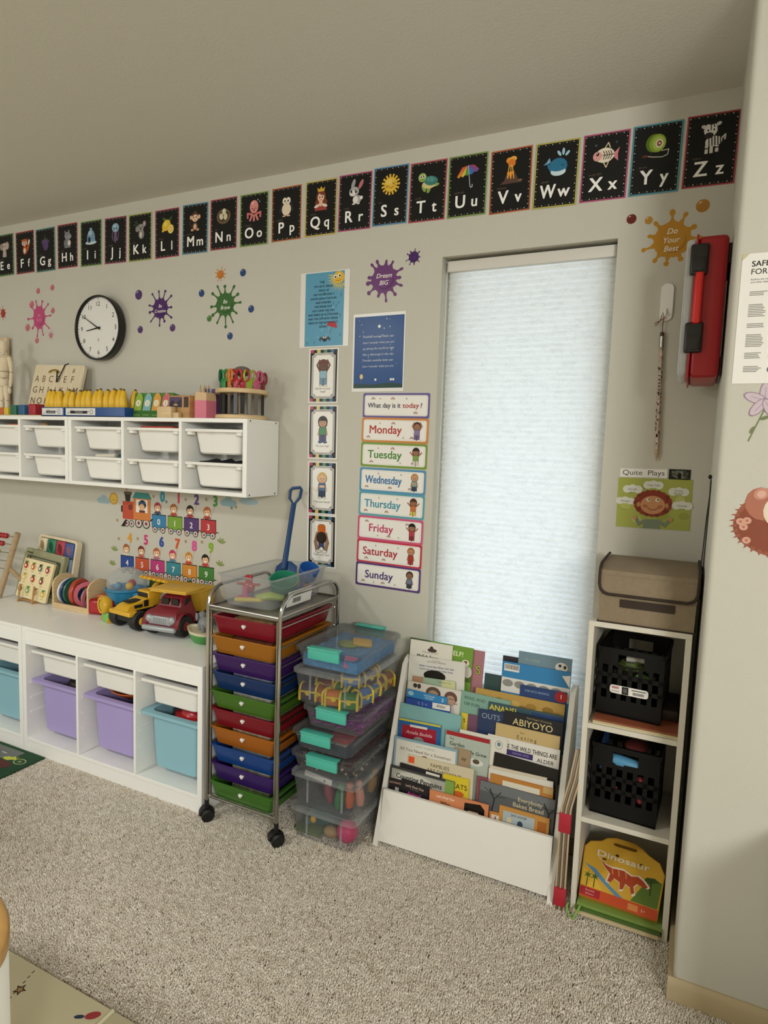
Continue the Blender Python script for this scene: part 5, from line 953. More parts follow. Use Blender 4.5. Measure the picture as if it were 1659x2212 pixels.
# ring rack
o = at_rot('ring_rack', 'wooden cradle rack of coloured rings', 'ring toy', -1.03, -.115, 0)
def cheek(x0, x1):
    return MB().prism([(-.07, 0), (.055, 0)] + [(.055, .1)] + [(-.008 + .063 * math.cos(math.radians(t_)), .105 + .05 * math.sin(math.radians(t_))) for t_ in range(10, 171, 20)] + [(-.07, .1)], x0, x1, 'x')
cheek(-.122, -.112).build('end_panel', 'light_wood', o); cheek(.112, .122).build('end_panel', 'light_wood', o)
MB().box(-.112, .112, -.07, -.06, .0, .026, .001).build('front_rail', 'light_wood', o); MB().box(-.112, .112, .045, .055, 0, .026, .001).build('rear_rail', 'light_wood', o); MB().box(-.112, .112, -.06, .045, .0, .006).build('floor_panel', 'mid_wood', o, smooth=0)
for i, (x, r_, w_, c, nm) in enumerate(((-.095, .06, .012, '#d9dcd6', 'white'), (-.074, .062, .012, '#22386a', 'navy'), (-.052, .063, .012, '#2f6650', 'green'), (-.018, .064, .02, '#b5452f', 'orange'), (.032, .058, .012, '#cf6a7c', 'pink'), (.062, .05, .012, '#b56a78', 'rose'), (.09, .046, .014, '#e0ddd8', 'white banded'))):
    r = MB(); r.lathe([(r_, -w_ / 2), (r_ + .003, 0), (r_, w_ / 2), (r_ * .72, w_ / 2), (r_ * .7, 0), (r_ * .72, -w_ / 2), (r_, -w_ / 2)], n=36, axis='x'); lab = '%s ring in the wooden cradle%s' % (nm, ', nearest the puzzle' if i == 0 else '')
    q = r.build('toy_ring', mat('ring_' + nm.replace(' ', '_'), c, .35), loc=(-1.03 + x, -.115 - .002, ZL + r_ + .01), rot=(0, 0, math.radians((0, 0, 0, 12, -32, -10, 0)[i]))); tag(q, lab, 'toy ring', 'rings in the wooden cradle')
# red toy, magnifier toy
o = at_rot('toy_radio', 'translucent red plastic toy box beside the ring rack', 'toy', -.883, -.155, 12)
MB().box(-.046, .046, -.02, .03, .0, .072, .012, 3).build('case', clear_mat('red_translucent', '#a8141c', .8, .15), o); MB().box(-.034, .034, -.0215, -.018, .012, .06, .004).build('grille', 'toy_red', o); MB().box(-.03, .03, -.012, .022, .008, .05, .003).build('inner_works', mat('dark_red', '#6b1216', .5), o)
MB().box(-.005, .045, .0, .04, .072, .09, .005).build('top_lug', 'toy_orange', o)
o = at_rot('magnifier_toy', 'green toy viewer with round yellow lens', 'toy', -.742, -.212, -18)
MB().box(-.03, .03, -.024, .03, .0, .048, .01, 3).build('body', mat('lime_plastic', '#7fc25c', .35), o); MB().lathe([(.026, -.036), (.034, -.038), (.039, -.03), (.039, -.012), (.032, 0), (.026, 0)], (0, 0, .078), 32, 'y').build('lens_ring', 'toy_yellow', o); MB().sphere((0, -.03, .078), .028, .008, .028, 20, 12).build('lens', clear_mat('yellow_lens', '#dcb820', .75, .06), o); MB().cyl((0, -.008, .04), (0, -.008, .052), .018, n=16).build('neck', 'toy_yellow', o)
for sg in (-1, 1): MB().cyl((sg * .03, -.012, .012), (sg * .036, -.012, .012), .012, n=14).build('wheel', 'toy_yellow', o)
# popper toy
o = at_rot('popper_toy', 'blue ball popper toy with clear dome', 'toy', -.775, -.085, 0)
MB().lathe([(0, 0), (.06, 0), (.072, .02), (.085, .09), (.09, .118), (.086, .124), (.08, .12), (.07, .05), (0, .04)], n=36).build('base', 'toy_blue', o)
MB().lathe([(.084, .122), (.088, .145), (.082, .175), (.062, .2), (.033, .216), (0, .221)], n=32).build('dome', clear_mat('clear_dome', '#e9eeee', .10, .04), o)
for x, y, z_, c in ((.05, -.03, .142, 'toy_yellow'), (-.02, -.03, .135, 'toy_blue'), (.0, .03, .14, 'toy_red')):
    tag(MB().sphere((-.775 + x, -.085 + y, ZL + z_), .018).build('popper_ball', c), {'toy_yellow': 'yellow', 'toy_blue': 'blue', 'toy_red': 'red'}[c] + ' ball under the clear popper dome', 'ball', 'balls in the popper toy')
MB().prism([(-.012, .05), (.012, .05), (.01, .08), (-.01, .08)], -.0885, -.078).build('front_badge', 'toy_red', o, smooth=0); MB().box(.08, .125, -.045, .02, .09, .118, .01, 3).build('chute', 'toy_blue', o); MB().lathe([(.092, .116), (.096, .122), (.092, .128), (.088, .122), (.092, .116)], n=36).build('collar', 'toy_blue', o)
# wheels
mat('tyre_black', '#1c1b1a', .6); mat('truck_red', '#7e202b', .4); mat('truck_silver', '#a9aeb0', .35, .3); mat('bed_yellow', '#dcae38', .45)
def wheel(parent, x, y, z_, r_, w_, hub, name='wheel'):
    q = MB().lathe([(0, -w_ / 2), (r_ * .55, -w_ / 2), (r_ * .9, -w_ / 2 * 1.0), (r_, -w_ * .32), (r_, w_ * .32), (r_ * .9, w_ / 2), (r_ * .55, w_ / 2), (0, w_ / 2)], n=28, axis='x').build(name, 'tyre_black', parent, loc=(x, y, z_))
    m = MB(); m.sphere((-(w_ / 2) if x < 0 else w_ / 2, 0, 0), .006, r_ * .42, r_ * .42, 14, 8); m.build('hub', hub, q); return q
# wheel loader (drives to -y in its own frame)
o = at_rot('toy_loader', 'yellow toy wheel loader with black tyres', 'toy vehicle', -.590, -.165, -7)
for x in (-.066, .066):
    for y in (-.068, .062): wheel(o, x, y, .042, .042, .046, 'toy_yellow')
MB().box(-.045, .045, -.1, .09, .035, .058, .004).build('chassis', 'tyre_black', o); MB().box(-.072, .072, -.118, -.062, .063, .083, .006).build('front_bumper', 'toy_yellow', o)
m = MB(); loft(m, [[(-.046, -.11, .083), (.046, -.11, .083), (.046, .02, .083), (-.046, .02, .083)], [(-.04, -.095, .1), (.04, -.095, .1), (.042, .02, .128), (-.042, .02, .128)]]); m.build('hood', 'toy_yellow', o)
MB().box(-.024, .024, -.088, -.005, .112, .1175, .003).build('hood_stripe', 'tyre_black', o, rot=(0, 0, 0)); 
for sg in (-1, 1):
    MB().box(sg * .0445 - .002, sg * .0445 + .002, -.075, -.035, .09, .104, .001).build('side_grille', 'tyre_black', o); MB().box(sg * .0455 - .002, sg * .0455 + .002, -.028, -.006, .09, .118, .001).build('side_vent', 'tyre_black', o)
MB().box(-.04, .04, .0, .062, .083, .15, .007).build('cab', 'toy_yellow', o); MB().box(-.033, .033, -.003, .03, .12, .142, .002).build('cab_window', 'tyre_black', o)
for sg in (-1, 1): MB().tube([(sg * .03, .055, .12), (sg * .03, .08, .15), (sg * .03, .11, .172)], .009, 8).build('lift_arm', 'toy_yellow', o)
m = MB(); m.prism([(.045, .188), (.048, .196), (.115, .188), (.14, .165), (.135, .157), (.11, .178)], -.085, .1, 'x'); m.build('bucket', 'toy_yellow', o)
for i in range(6): MB().box(-.08 + i * .032, -.066 + i * .032, .04, .052, .188, .2, .002).build('bucket_tooth', 'toy_yellow', o)
# dump truck
o = at_rot('toy_dump_truck', 'red toy dump truck with yellow bed and silver grille', 'toy vehicle', -.392, -.165, 6)
for x in (-.07, .07):
    wheel(o, x, -.058, .046, .046, .04, 'truck_red'); wheel(o, x, .085, .046, .046, .04, 'truck_red')
MB().box(-.04, .04, -.1, .13, .035, .06, .004).build('chassis', 'tyre_black', o)
def quad_loop(x, y0, y1, z0, z1): return [(-x, y0, z0), (x, y0, z0), (x, y1, z1), (-x, y1, z1)]
m = MB(); loft(m, [[(-.078, -.108, .05), (.078, -.108, .05), (.082, .02, .05), (-.082, .02, .05)], [(-.076, -.106, .085), (.076, -.106, .085), (.082, .02, .085), (-.082, .02, .085)], [(-.064, -.088, .108), (.064, -.088, .108), (.07, .02, .108), (-.07, .02, .108)], [(-.056, -.05, .118), (.056, -.05, .118), (.064, .02, .118), (-.064, .02, .118)], [(-.048, -.034, .155), (.048, -.034, .155), (.054, .018, .157), (-.054, .018, .157)], [(-.036, -.02, .165), (.036, -.02, .165), (.04, .01, .166), (-.04, .01, .166)]]); m.build('cab', 'truck_red', o, smooth=50)
mat('window_dark', '#1a1412', .3)
for sg in (-1, 1):
    m = MB(); m.prism([(sg * .006, .124), (sg * .045, .124), (sg * .04, .15), (sg * .006, .15)][::sg], -.0485, -.038); m.build('windscreen', 'window_dark', o, smooth=0)
    m = MB(); m.prism([(-.03, .124), (.012, .124), (.012, .15), (-.022, .15)], sg * .054, sg * .0585, 'x'); m.build('side_window', 'window_dark', o, smooth=0)
    MB().lathe([(.03 + .024, -.012), (.03 + .028, 0), (.03 + .024, .012)], (sg * .078, -.058, .046), 18, 'x', 0, PI).build('fender', 'truck_red', o)
MB().box(-.055, .055, -.113, -.104, .055, .09, .006).build('grille', 'truck_silver', o)
for i in range(7): MB().box(-.03 + i * .0092, -.0255 + i * .0092, -.1155, -.112, .06, .086, .001).build('grille_bar', 'truck_silver', o)
for sg in (-1, 1): MB().sphere((sg * .055, -.106, .076), .017, .012, .017, 16, 10).build('headlight', 'truck_silver', o)
MB().box(-.082, .082, -.128, -.106, .03, .052, .009, 3).build('bumper', 'truck_silver', o)
m = MB(); prof = [(-.062, .176), (-.062, .19), (.03, .182), (.05, .185), (.14, .175), (.145, .16), (.12, .07), (.06, .062), (.035, .165), (.02, .17)]
m.prism(prof, -.088, .088, 'x'); m.build('dump_bed', 'bed_yellow', o); MB().box(-.094, .094, -.066, .06, .182, .19, .004).build('bed_canopy', 'bed_yellow', o); MB().box(-.094, .094, .04, .15, .168, .178, .004).build('bed_rim', 'bed_yellow', o)
# boat with grey animal
o = at_rot('toy_boat', 'green toy boat with cream deck behind the cart post', 'toy boat', -.215, -.225, -25, ZL)
def hull(z_, k): return [(k * .085 * math.cos(2 * PI * i / 24), k * .045 * math.sin(2 * PI * i / 24) * (1 if math.cos(2 * PI * i / 24) > -.2 else .85), z_) for i in range(24)]
m = MB(); loft(m, [hull(0, .55), hull(.02, .85), hull(.04, 1.0)]); m.build('hull', 'toy_green', o); m = MB(); loft(m, [hull(.0402, 1.0), hull(.052, 1.06), hull(.052, .92), hull(.044, .88)]); m.build('deck', 'bead_cream', o); m = MB(); 
q = thing('toy_elephant', 'grey plastic toy elephant sitting on the green boat', 'toy animal', (-.2, -.215, ZL + .045), (0, 0, math.radians(-30)))
mat('grey_toy', '#8d8f92', .5)
m = MB(); m.sphere((0, 0, .03), .034, .024, .026); m.sphere((-.03, 0, .052), .02, .019, .02); m.tube([(-.046, 0, .05), (-.056, 0, .035), (-.056, 0, .012)], [.009, .007, .005], 8)
for x in (-.02, .02):
    for y in (-.013, .013): m.cyl((x, y, .0), (x, y, .03), .008, n=10)
m.build('body', 'grey_toy', q); MB().sphere((-.024, -.024, .054), .012, .004, .017).build('ear', 'grey_toy', q); MB().sphere((-.024, .024, .054), .012, .004, .017).build('ear', 'grey_toy', q)
mat('pen_blue', '#1f2a4a', .35)
o = thing('ball_pen', 'dark blue pen lying along the back of the cabinet', 'pen', (-.98, -.02, ZL + .006), (0, math.radians(90), math.radians(6))); MB().cyl((0, 0, -.06), (0, 0, .05), .0055, n=12).build('barrel', 'pen_blue', o); MB().cyl((0, 0, .05), (0, 0, .066), .005, .001, 12).build('tip', 'ferrule_steel', o); MB().box(.004, .007, -.002, .002, -.06, -.02).build('clip', 'ferrule_steel', o, smooth=0)

# ------------------------------------------------------------------ drawer cart
S.cycles.transparent_max_bounces = 24; S.cycles.max_bounces = 8; S.cycles.caustics_reflective = False
mat('chrome', '#b5b3ae', 0.16, 1.0); mat('caster_black', '#161514', .45); clear_mat('knob_clear', '#e6e4e0', .7, .1); mat('tray_grey', '#8f8d84', .35, .6)
X0, X1, Y0, Y1 = .030, .334, -.456, -.076
ct = thing('drawer_cart', 'chrome rolling cart with ten coloured drawers', 'drawer cart', (0, 0, 0))
def arch(x):
    pts = [(x, Y0, .07), (x, Y0, .4), (x, Y0, .785)]
    for k in range(1, 7):
        t_ = math.radians(15 * k); pts.append((x, Y0 + .075 * (1 - math.cos(t_)), .785 + .072 * math.sin(t_)))
    for k in range(0, 7):
        t_ = math.radians(90 - 15 * k); pts.append((x, Y1 - .06 + .06 * math.cos(t_), .797 + .060 * math.sin(t_)))
    return pts + [(x, Y1, .4), (x, Y1, .07)]
for x in (X0, X1): MB().tube(arch(x), .0068, 10).build('side_frame', 'chrome', ct)
for y in (Y0 + .003, Y1 - .003): MB().tube([(X0, y, .092), (X1, y, .092)], .0052, 8).build('bottom_bar', 'chrome', ct)
for x in (X0 + .013, X1 - .013): MB().tube([(x, Y0 + .004, .092), (x, Y0 + .004, .775)], .0042, 8).build('inner_post', 'chrome', ct)
LEV = [.761, .691, .6255, .559, .4925, .4255, .3585, .2915, .2245, .1585]
for z_ in LEV:
    for x in (X0 + .010, X1 - .010): MB().tube([(x, Y0 + .002, z_ - .012), (x, Y1 - .002, z_ - .012)], .0034, 6).build('runner', 'chrome', ct)
MB().box(X0, X1, Y0, Y1, .776, .788, .003).build('top_tray', 'tray_grey', ct)
m = MB(); m.tube([(X0, Y0, .79), (X1, Y0, .79), (X1, Y1, .79), (X0, Y1, .79)], .005, 8, closed=True); m.build('tray_rail', 'chrome', ct)
for x in (X0, X1):
    for y in (Y0, Y1):
        c = MB().cyl((x, y, .045), (x, y, .078), .008, n=12).build('caster', 'caster_black', ct)
        ang = -.6; m = MB(); m.M = Matrix.Translation((x, y, .024)) @ Matrix.Rotation(ang, 4, 'Z')
        for sg in (-1, 1): m.lathe([(0, sg * .011), (.018, sg * .011), (.0235, sg * .014), (.0235, sg * .022), (.019, sg * .026), (0, sg * .026)], n=22, axis='x')
        m.build('caster_wheel', 'caster_black', c); m = MB(); m.M = Matrix.Translation((x, y, .024)) @ Matrix.Rotation(ang, 4, 'Z'); m.lathe([(.027, -.01), (.029, 0), (.027, .01), (.0, .01)], n=20, axis='x', a0=0, a1=PI); m.box(-.011, .011, -.02, .02, .0, .02, .003); m.build('caster_hood', 'caster_black', c)
DC = [('red', '#8f1c2c'), ('amber', '#b0701c'), ('purple', '#442468'), ('navy', '#1c3a6e'), ('green', '#4c7a26'), ('crimson', '#8a1a28'), ('orange', '#b5691c'), ('blue', '#1f4c94'), ('violet', '#40246e'), ('leaf_green', '#457a28')]
xc, yc = (X0 + X1) / 2, (Y0 + Y1) / 2
for i, (z_, (nm, c)) in enumerate(zip(LEV, DC)):
    mt = clear_mat('drawer_' + nm, c, .72, .22); pull = -.012 if i in (1, 4, 9) else -.006
    d = MB(); d.M = Matrix.Translation((xc, yc + pull, z_ - .0625)); w, dd = X1 - X0 - .026, Y1 - Y0 - .012
    loft(d, [rl(0, 0, w - .040, dd - .03, .012, 0), rl(0, 0, w - .034, dd - .024, .012, .004), rl(0, 0, w - .012, dd - .006, .012, .0555), rl(0, 0, w, dd, .01, .0575), rl(0, 0, w, dd, .01, .0635), rl(0, 0, w - .026, dd - .012, .012, .0625), rl(0, 0, w - .044, dd - .034, .012, .007)])
    o = d.build('drawer', mt, ct, smooth=40); o['label'] = '%s plastic drawer' % nm.replace('_', ' ')
    k = MB()
    for sg in (-1, 1): k.sphere((xc + sg * .0035, yc + pull - dd / 2 + .004, z_ - .023), .0052, .007, .0052, 10, 7)
    k.sphere((xc, yc + pull - dd / 2 + .004, z_ - .0275), .0052, .006, .0055, 10, 7); k.build('knob', mat('knob_white', '#e8e6e2', .15), o)
    pc = ['#c9a06a', '#7a3a24', '#9a86a8', '#8a94a8', '#c9c9b5', '#d9c9b5', '#e0d0a8', '#8aa0bc', '#d0c6b0', '#7c8a5a'][i]
    tag(MB().box(xc - .08, xc + .085, Y0 + .05, Y1 - .06, z_ - .053, z_ - (.004 if i in (3, 5, 6, 8) else .012), .004).build('drawer_contents', mat('contents%d' % i, pc, .6, var=.35, vscale=45)), 'paper and craft supplies filling the %s cart drawer' % nm.replace('_', ' '), 'craft supplies', 'contents of the cart drawers')

# clear toy bin on the cart
ZB = .7955
clear_mat('clear_box', '#c3c5c6', .025, .1, .32); clear_mat('clear_rim', '#d6d9da', .13, .14, .4)
def clear_tub(name, parent, w0, d0, w1, d1, h, r_=.02, m='clear_box'):
    t = MB(); loft(t, [rl(0, 0, w0 - .01, d0 - .01, r_, 0), rl(0, 0, w0, d0, r_, .005), rl(0, 0, w1, d1, r_, h)], True, False); return t.build(name, m, parent, fix=False)
bn = thing('clear_toy_bin', 'open clear plastic bin of sand toys on the cart', 'storage bin', (.172, -.262, ZB))
clear_tub('tub', bn, .192, .32, .232, .356, .108, m=clear_mat('frosted_box', '#d3d5d6', .14, .2, .35)); m = MB(); m.ring(rrect(-.122, .122, -.184, .184, .02, 4), rrect(-.1155, .1155, -.1775, .1775, .02, 4), .106, .111, 'z'); m.build('rim', 'clear_rim', bn)
lb = MB().box(.1175, .1182, -.1, .055, .022, .078).build('barcode_label', 'paper_white', bn, smooth=0, rot=(0, math.radians(9), 0)); a = Art()
for i in range(16): a.R('#2a2825', -.045 + i * .0032, -.0438 + i * .0032 + .0008 * (i % 3), .012, .03, step=False)
a.k += 1; a.R('#2a2825', -.02, .015, .046, .053); a.R('#8a8780', -.06, .04, .038, .041); a.build('barcode_print', lb, rot=(0, 0, math.radians(90)), loc=(.1184, -.02, .02))
mat('shovel_blue', '#143f70', .38); mat('sand_green', '#2c8a6a', .4); mat('sand_pink', '#c8447c', .4); mat('sand_yellow', '#d9c24a', .4); mat('funnel_orange', '#d99a4a', .4); mat('scoop_blue', '#2a62ae', .35)
sv = thing('toy_shovel', 'long blue toy shovel with D handle leaning on the wall', 'toy shovel', (.168, -.222, ZB + .010)); top = Vector((-.052, .172, .388)); 
def alongs(t_): return tuple(top * t_)
MB().tube([alongs(.22), alongs(.5), alongs(.84)], [.0115, .010, .0105], 12).build('shaft', 'shovel_blue', sv)
ax = top.normalized(); sx = Vector((.93, -.12, -.22)); sx = (sx - ax * sx.dot(ax)).normalized(); b0 = top * .83
hp = [b0, b0 + ax * .03 + sx * .024, b0 + ax * .062 + sx * .026, b0 + ax * .072 + sx * .018, b0 + ax * .072 - sx * .018, b0 + ax * .062 - sx * .026, b0 + ax * .03 - sx * .024]
MB().tube(hp, .0062, 8, closed=True).build('d_handle', 'shovel_blue', sv)
m = MB(); n_ = ax.cross(sx); rows = []
for t_, w_, bulge in ((.02, .02, .0), (.06, .045, .004), (.16, .05, .008), (.26, .046, .010), (.3, .02, .006)):
    c = top * t_; rows.append([c + sx * (w_ * q) + n_ * (bulge * (q * q) + .004) for q in (-1, -.5, 0, .5, 1)])
for off in (0, .003): m.v += [tuple(p_ + n_ * off) for r_ in rows for p_ in r_]
for L_ in (0, 25):
    for j in range(4):
        for i in range(4): m.f.append((L_ + j * 5 + i, L_ + j * 5 + i + 1, L_ + j * 5 + i + 6, L_ + j * 5 + i + 5))
m.build('blade', 'shovel_blue', sv)
q = MB().lathe([(.0, .0), (.04, .0), (.052, .07), (.055, .075), (.05, .075), (.038, .006), (0, .006)], n=24).build('sand_bucket', 'sand_green', loc=(.2, -.24, ZB + .012), rot=(math.radians(22), math.radians(14), 0)); tag(q, 'green sand bucket lying in the clear toy bin', 'toy bucket')
q = thing('sand_scoop', 'bright blue sand scoop sticking out of the clear bin', 'toy scoop', (.232, -.145, ZB + .055), (math.radians(25), math.radians(20), .3)); MB().lathe([(0, 0), (.02, .002), (.034, .02), (.038, .065), (.035, .065), (.03, .022), (0, .006)], n=20).build('cup', 'scoop_blue', q); MB().tube([(0, -.03, .02), (0, -.06, .015), (0, -.085, .02)], .006).build('grip', 'scoop_blue', q)
q = MB(); q.tube([(-.03, 0, 0), (.03, 0, 0)], .009, 10); q.tube([(0, 0, -.0), (0, 0, .045)], .009, 10); tag(q.build('sand_mould', 'sand_pink', loc=(.128, -.378, ZB + .018)), 'pink T-shaped sand toy in the clear bin', 'sand toy')
q = MB().tube([(-.06, 0, 0), (.05, 0, .012)], [.009, .007], 10).build('sand_rod', 'sand_yellow', loc=(.165, -.4, ZB + .016)); tag(q, 'yellow rod lying at the front of the clear bin', 'sand toy')
q = MB().lathe([(.009, 0), (.012, .05), (.026, .06), (.03, .075), (.027, .075), (.022, .062), (.008, .05)], n=20).build('sand_funnel', 'funnel_orange', loc=(.228, -.2, ZB + .033), rot=(math.radians(-80), 0, math.radians(18))); tag(q, 'orange funnel lying on its side in the clear bin', 'funnel')
q = thing('sand_mill', 'red sand wheel toy at the left end of the clear bin', 'sand toy', (.1, -.32, ZB + .045), (0, 0, .4)); MB().sphere((0, 0, 0), .022, .014, .022).build('wheel', 'toy_red', q); MB().tube([(-.045, 0, .012), (.04, 0, .01)], .005, 8).build('axle', 'toy_red', q); MB().box(-.012, .012, -.01, .01, .02, .045, .003).build('hopper', 'toy_red', q); MB().box(-.016, .016, -.012, .012, -.036, -.02, .003).build('stand', mat('violet_toy', '#6a4a7a', .4), q)
q = MB().tube([(-.05, 0, .006), (0, .01, .012), (.05, 0, .006)], [.012, .016, .010], 10).build('sand_rake', mat('sand_lime', '#a8bf4a', .4), loc=(.2, -.33, ZB + .013), rot=(0, 0, .6)); tag(q, 'lime sand toy lying under the barcode label', 'sand toy')

# ------------------------------------------------------------------ stack of clear boxes
mat('latch_teal', '#4fb8a4', .35)
BXC, BYC = .474, -.232
def lidded(label, z0, h, w=.262, d=.338, dx=0, dy=0, latch=None, tint='clear_box', rim='clear_rim', inset=.018):
    b = thing('clear_storage_box', label, 'storage box', (BXC + dx, BYC + dy, z0), group='clear boxes in the tall stack')
    clear_tub('tub', b, w - 2 * inset, d - 2 * inset, w - .012, d - .012, h - .006, .022, tint)
    m = MB(); loft(m, [rl(0, 0, w - .008, d - .008, .022, h - .018), rl(0, 0, w, d, .024, h - .016), rl(0, 0, w, d, .024, h - .004), rl(0, 0, w - .01, d - .01, .022, h), rl(0, 0, w - .03, d - .03, .02, h), rl(0, 0, w - .036, d - .036, .02, h - .004)], False, True); m.build('lid', rim if not latch else tint, b)
    if latch:
        x0, x1 = latch
        for y_, sg in ((-d / 2, -1), (d / 2, 1)):
            L_ = MB().box(x0 - BXC - dx, x1 - BXC - dx, min(y_ + sg * .002, y_ + sg * .011), max(y_ + sg * .002, y_ + sg * .011), h - .034, h + .004, .003).build('latch', 'latch_teal', b); MB().box(x0 - BXC - dx, x1 - BXC - dx, min(y_ - sg * .016, y_ + sg * .016), max(y_ - sg * .016, y_ + sg * .016), h + .001, h + .007, .002).build('latch_lip', 'latch_teal', L_)
    else:
        for x in (-.06, .075): MB().box(x - .003, x + .003, -d / 2 + .009, -d / 2 + .013, .02, h - .02).build('rib', rim, b, smooth=0)
    return b
lidded('bottom clear box of the stack with a pink ball inside', 0.003, .118)
lidded('clear box second from the bottom, holding long toy figures', .122, .124)
lidded('flat latched clear box of speckled beads above the two deep clear boxes', .248, .068, .262, .33, -.004, 0, (.415, .535))
lidded('flat latched clear box with dark edged card trays', .325, .07, .244, .325, -.010, -.004, (.392, .508))
lidded('flat latched clear box of purple paper shreds under the treasure chests', .405, .078, .238, .31, .022, .0, (.443, .558))
lidded('clear box full of small treasure chests', .487, .124)
lidded('topmost clear box of blue play sand with teal latch', .613, .076, .256, .332, .004, 0, (.412, .532))
def content(name, label, cat, mb, m, group=None, **k): return tag(mb.build(name, m, **k), label, cat, group)
# bottom box
content('pink_ball', 'bright pink ball in the bottom clear box', 'ball', MB().sphere((0, 0, 0), .037, n=24, m=16), mat('hot_pink', '#d8206c', .5, bump=.6, bscale=120), loc=(.545, -.335, .046))
content('toy_plate', 'dark teal toy plate in the bottom clear box', 'toy plate', MB().lathe([(0, 0), (.035, 0), (.055, .012), (.053, .015), (.034, .004), (0, .004)], n=28), 'dark_teal', loc=(.42, -.31, .03), rot=(math.radians(60), 0, .2)); content('toy_egg', 'small yellow toy egg in the bottom clear box', 'toy food', MB().sphere((0, 0, 0), .012, .008, .012), 'toy_yellow', loc=(.412, -.345, .055))
content('toy_potato', 'tan toy potato in the bottom clear box', 'toy food', MB().sphere((0, 0, 0), .028, .022, .02), 'tan_toy', loc=(.485, -.345, .032)); content('toy_cloth', 'folded blue cloth in the bottom clear box', 'cloth', MB().box(-.06, .06, -.05, .05, 0, .03, .01), mat('cloth_blue', '#4a6a80', .8), loc=(.42, -.22, .012)); content('toy_leaf', 'green felt leaf in the bottom clear box', 'felt leaf', MB().box(-.05, .05, -.03, .03, 0, .012, .005), mat('felt_green', '#6a7a4a', .9), loc=(.4, -.34, .011))
# second box
for i, (c, nm, x, y, tz) in enumerate((('#c8643c', 'orange', .545, -.33, .0), ('#2f7a4a', 'green', .515, -.352, .12), ('#8a3a4a', 'maroon', .475, -.33, -.3), ('#d8907a', 'salmon', .572, -.3, -.1), ('#b58a4a', 'ochre', .56, -.2, .2))):
    q = thing('toy_figure', '%s long toy figure in the second clear box from the floor' % nm, 'toy figure', (x, y, .131), (0, tz, 0), 'figures in the second clear box'); fm = mat('figure_' + nm, c, .5); MB().lathe([(0, 0), (.013, .002), (.018, .03), (.014, .06), (0, .066)], n=14).build('body', fm, q); MB().sphere((0, 0, .078), .013).build('head', fm, q)
content('card_sheet', 'white card sheet lying in the second clear box from the floor', 'card', MB().box(-.06, .05, -.002, .002, 0, .02), 'paper_white', loc=(.43, -.34, .2), rot=(0, .1, 0))
# bead box: too many to count
mat('bead_mix', '#55403c', .35); m = MB(); rb = random.Random(5)
for i in range(1500):
    x, y = rb.uniform(-.108, .108), rb.uniform(-.142, .142); z_ = rb.uniform(.0, .034); m.box(x - .004, x + .004, y - .004, y + .004, z_, z_ + .006)
def speckle(name, cols):
    mt = bpy.data.materials.new(name); mt.use_nodes = True; nt = mt.node_tree; b = nt.nodes['Principled BSDF']; g = nt.nodes.new('ShaderNodeNewGeometry'); r_ = nt.nodes.new('ShaderNodeValToRGB'); r_.color_ramp.interpolation = 'CONSTANT'
    while len(r_.color_ramp.elements) < len(cols): r_.color_ramp.elements.new(.5)
    for i, c in enumerate(cols): r_.color_ramp.elements[i].position = i / len(cols); r_.color_ramp.elements[i].color = (*hx(c), 1)
    nt.links.new(g.outputs['Random Per Island'], r_.inputs[0]); nt.links.new(r_.outputs[0], b.inputs['Base Color']); b.inputs['Roughness'].default_value = .35; MATS[name] = mt
speckle('bead_speckle', ['#1c1212', '#3a2020', '#b9a898', '#2a1e1c', '#6a262a', '#1c1614', '#d8cfc2', '#33261f', '#6b4328', '#181212'])
tag(m.build('craft_beads', 'bead_speckle', smooth=0, loc=(BXC - .004, BYC, .255)), 'speckled brown and white craft beads filling the flat latched box', 'craft beads', kind='stuff')
for i in range(5): content('craft_stick', ('dark red craft strip nearest the centre of the bead box', 'dark red craft strip between two others in the bead box', 'dark red craft strip next to the silver ones in the bead box', 'silver craft strip next to the dark red ones in the bead box', 'silver craft strip outermost on the right of the bead box')[i], 'craft strip', MB().box(-.0012, .0012, -.13, .13, -.012, .012), 'dark_red' if i < 3 else 'ferrule_steel', loc=(BXC + .074 + .0075 * i, BYC, .297), rot=(.03 * i, .5, .0), group='craft strips in the bead box')
# card trays
mat('navy_card', '#232c44', .5); mat('red_card', '#a8343c', .5)
for i in range(3): content('card_tray', 'dark navy card tray in the flat box, ' + ('lowest', 'middle', 'upper')[i] + ' of three', 'card tray', MB().box(-.1, .1, -.14, .14, 0, .009, .002), 'navy_card', loc=(BXC - .010, BYC - .004, .332 + .0105 * i), group='card trays')
for i in range(4): content('picture_card', 'pale picture card standing on the navy trays, ' + ('first', 'second', 'third', 'fourth')[i] + ' from the cart', 'picture card', MB().box(-.022, .022, -.03, .03, 0, .0015), mat('card_pale', '#cdbfb8', .5), loc=(BXC - .098 + .05 * i, BYC - .108, .3625), group='picture cards')
content('red_folder', 'red folder on the right side of the card tray box', 'folder', MB().box(-.04, .04, -.13, .13, 0, .012, .002), 'red_card', loc=(BXC + .036, BYC, .366)); content('craft_leaf', 'brown paper leaf on the red folder', 'paper leaf', MB().sphere((0, 0, 0), .03, .022, .004), mat('leaf_brown', '#9a5a34', .6), loc=(BXC - .03, BYC + .02, .376))
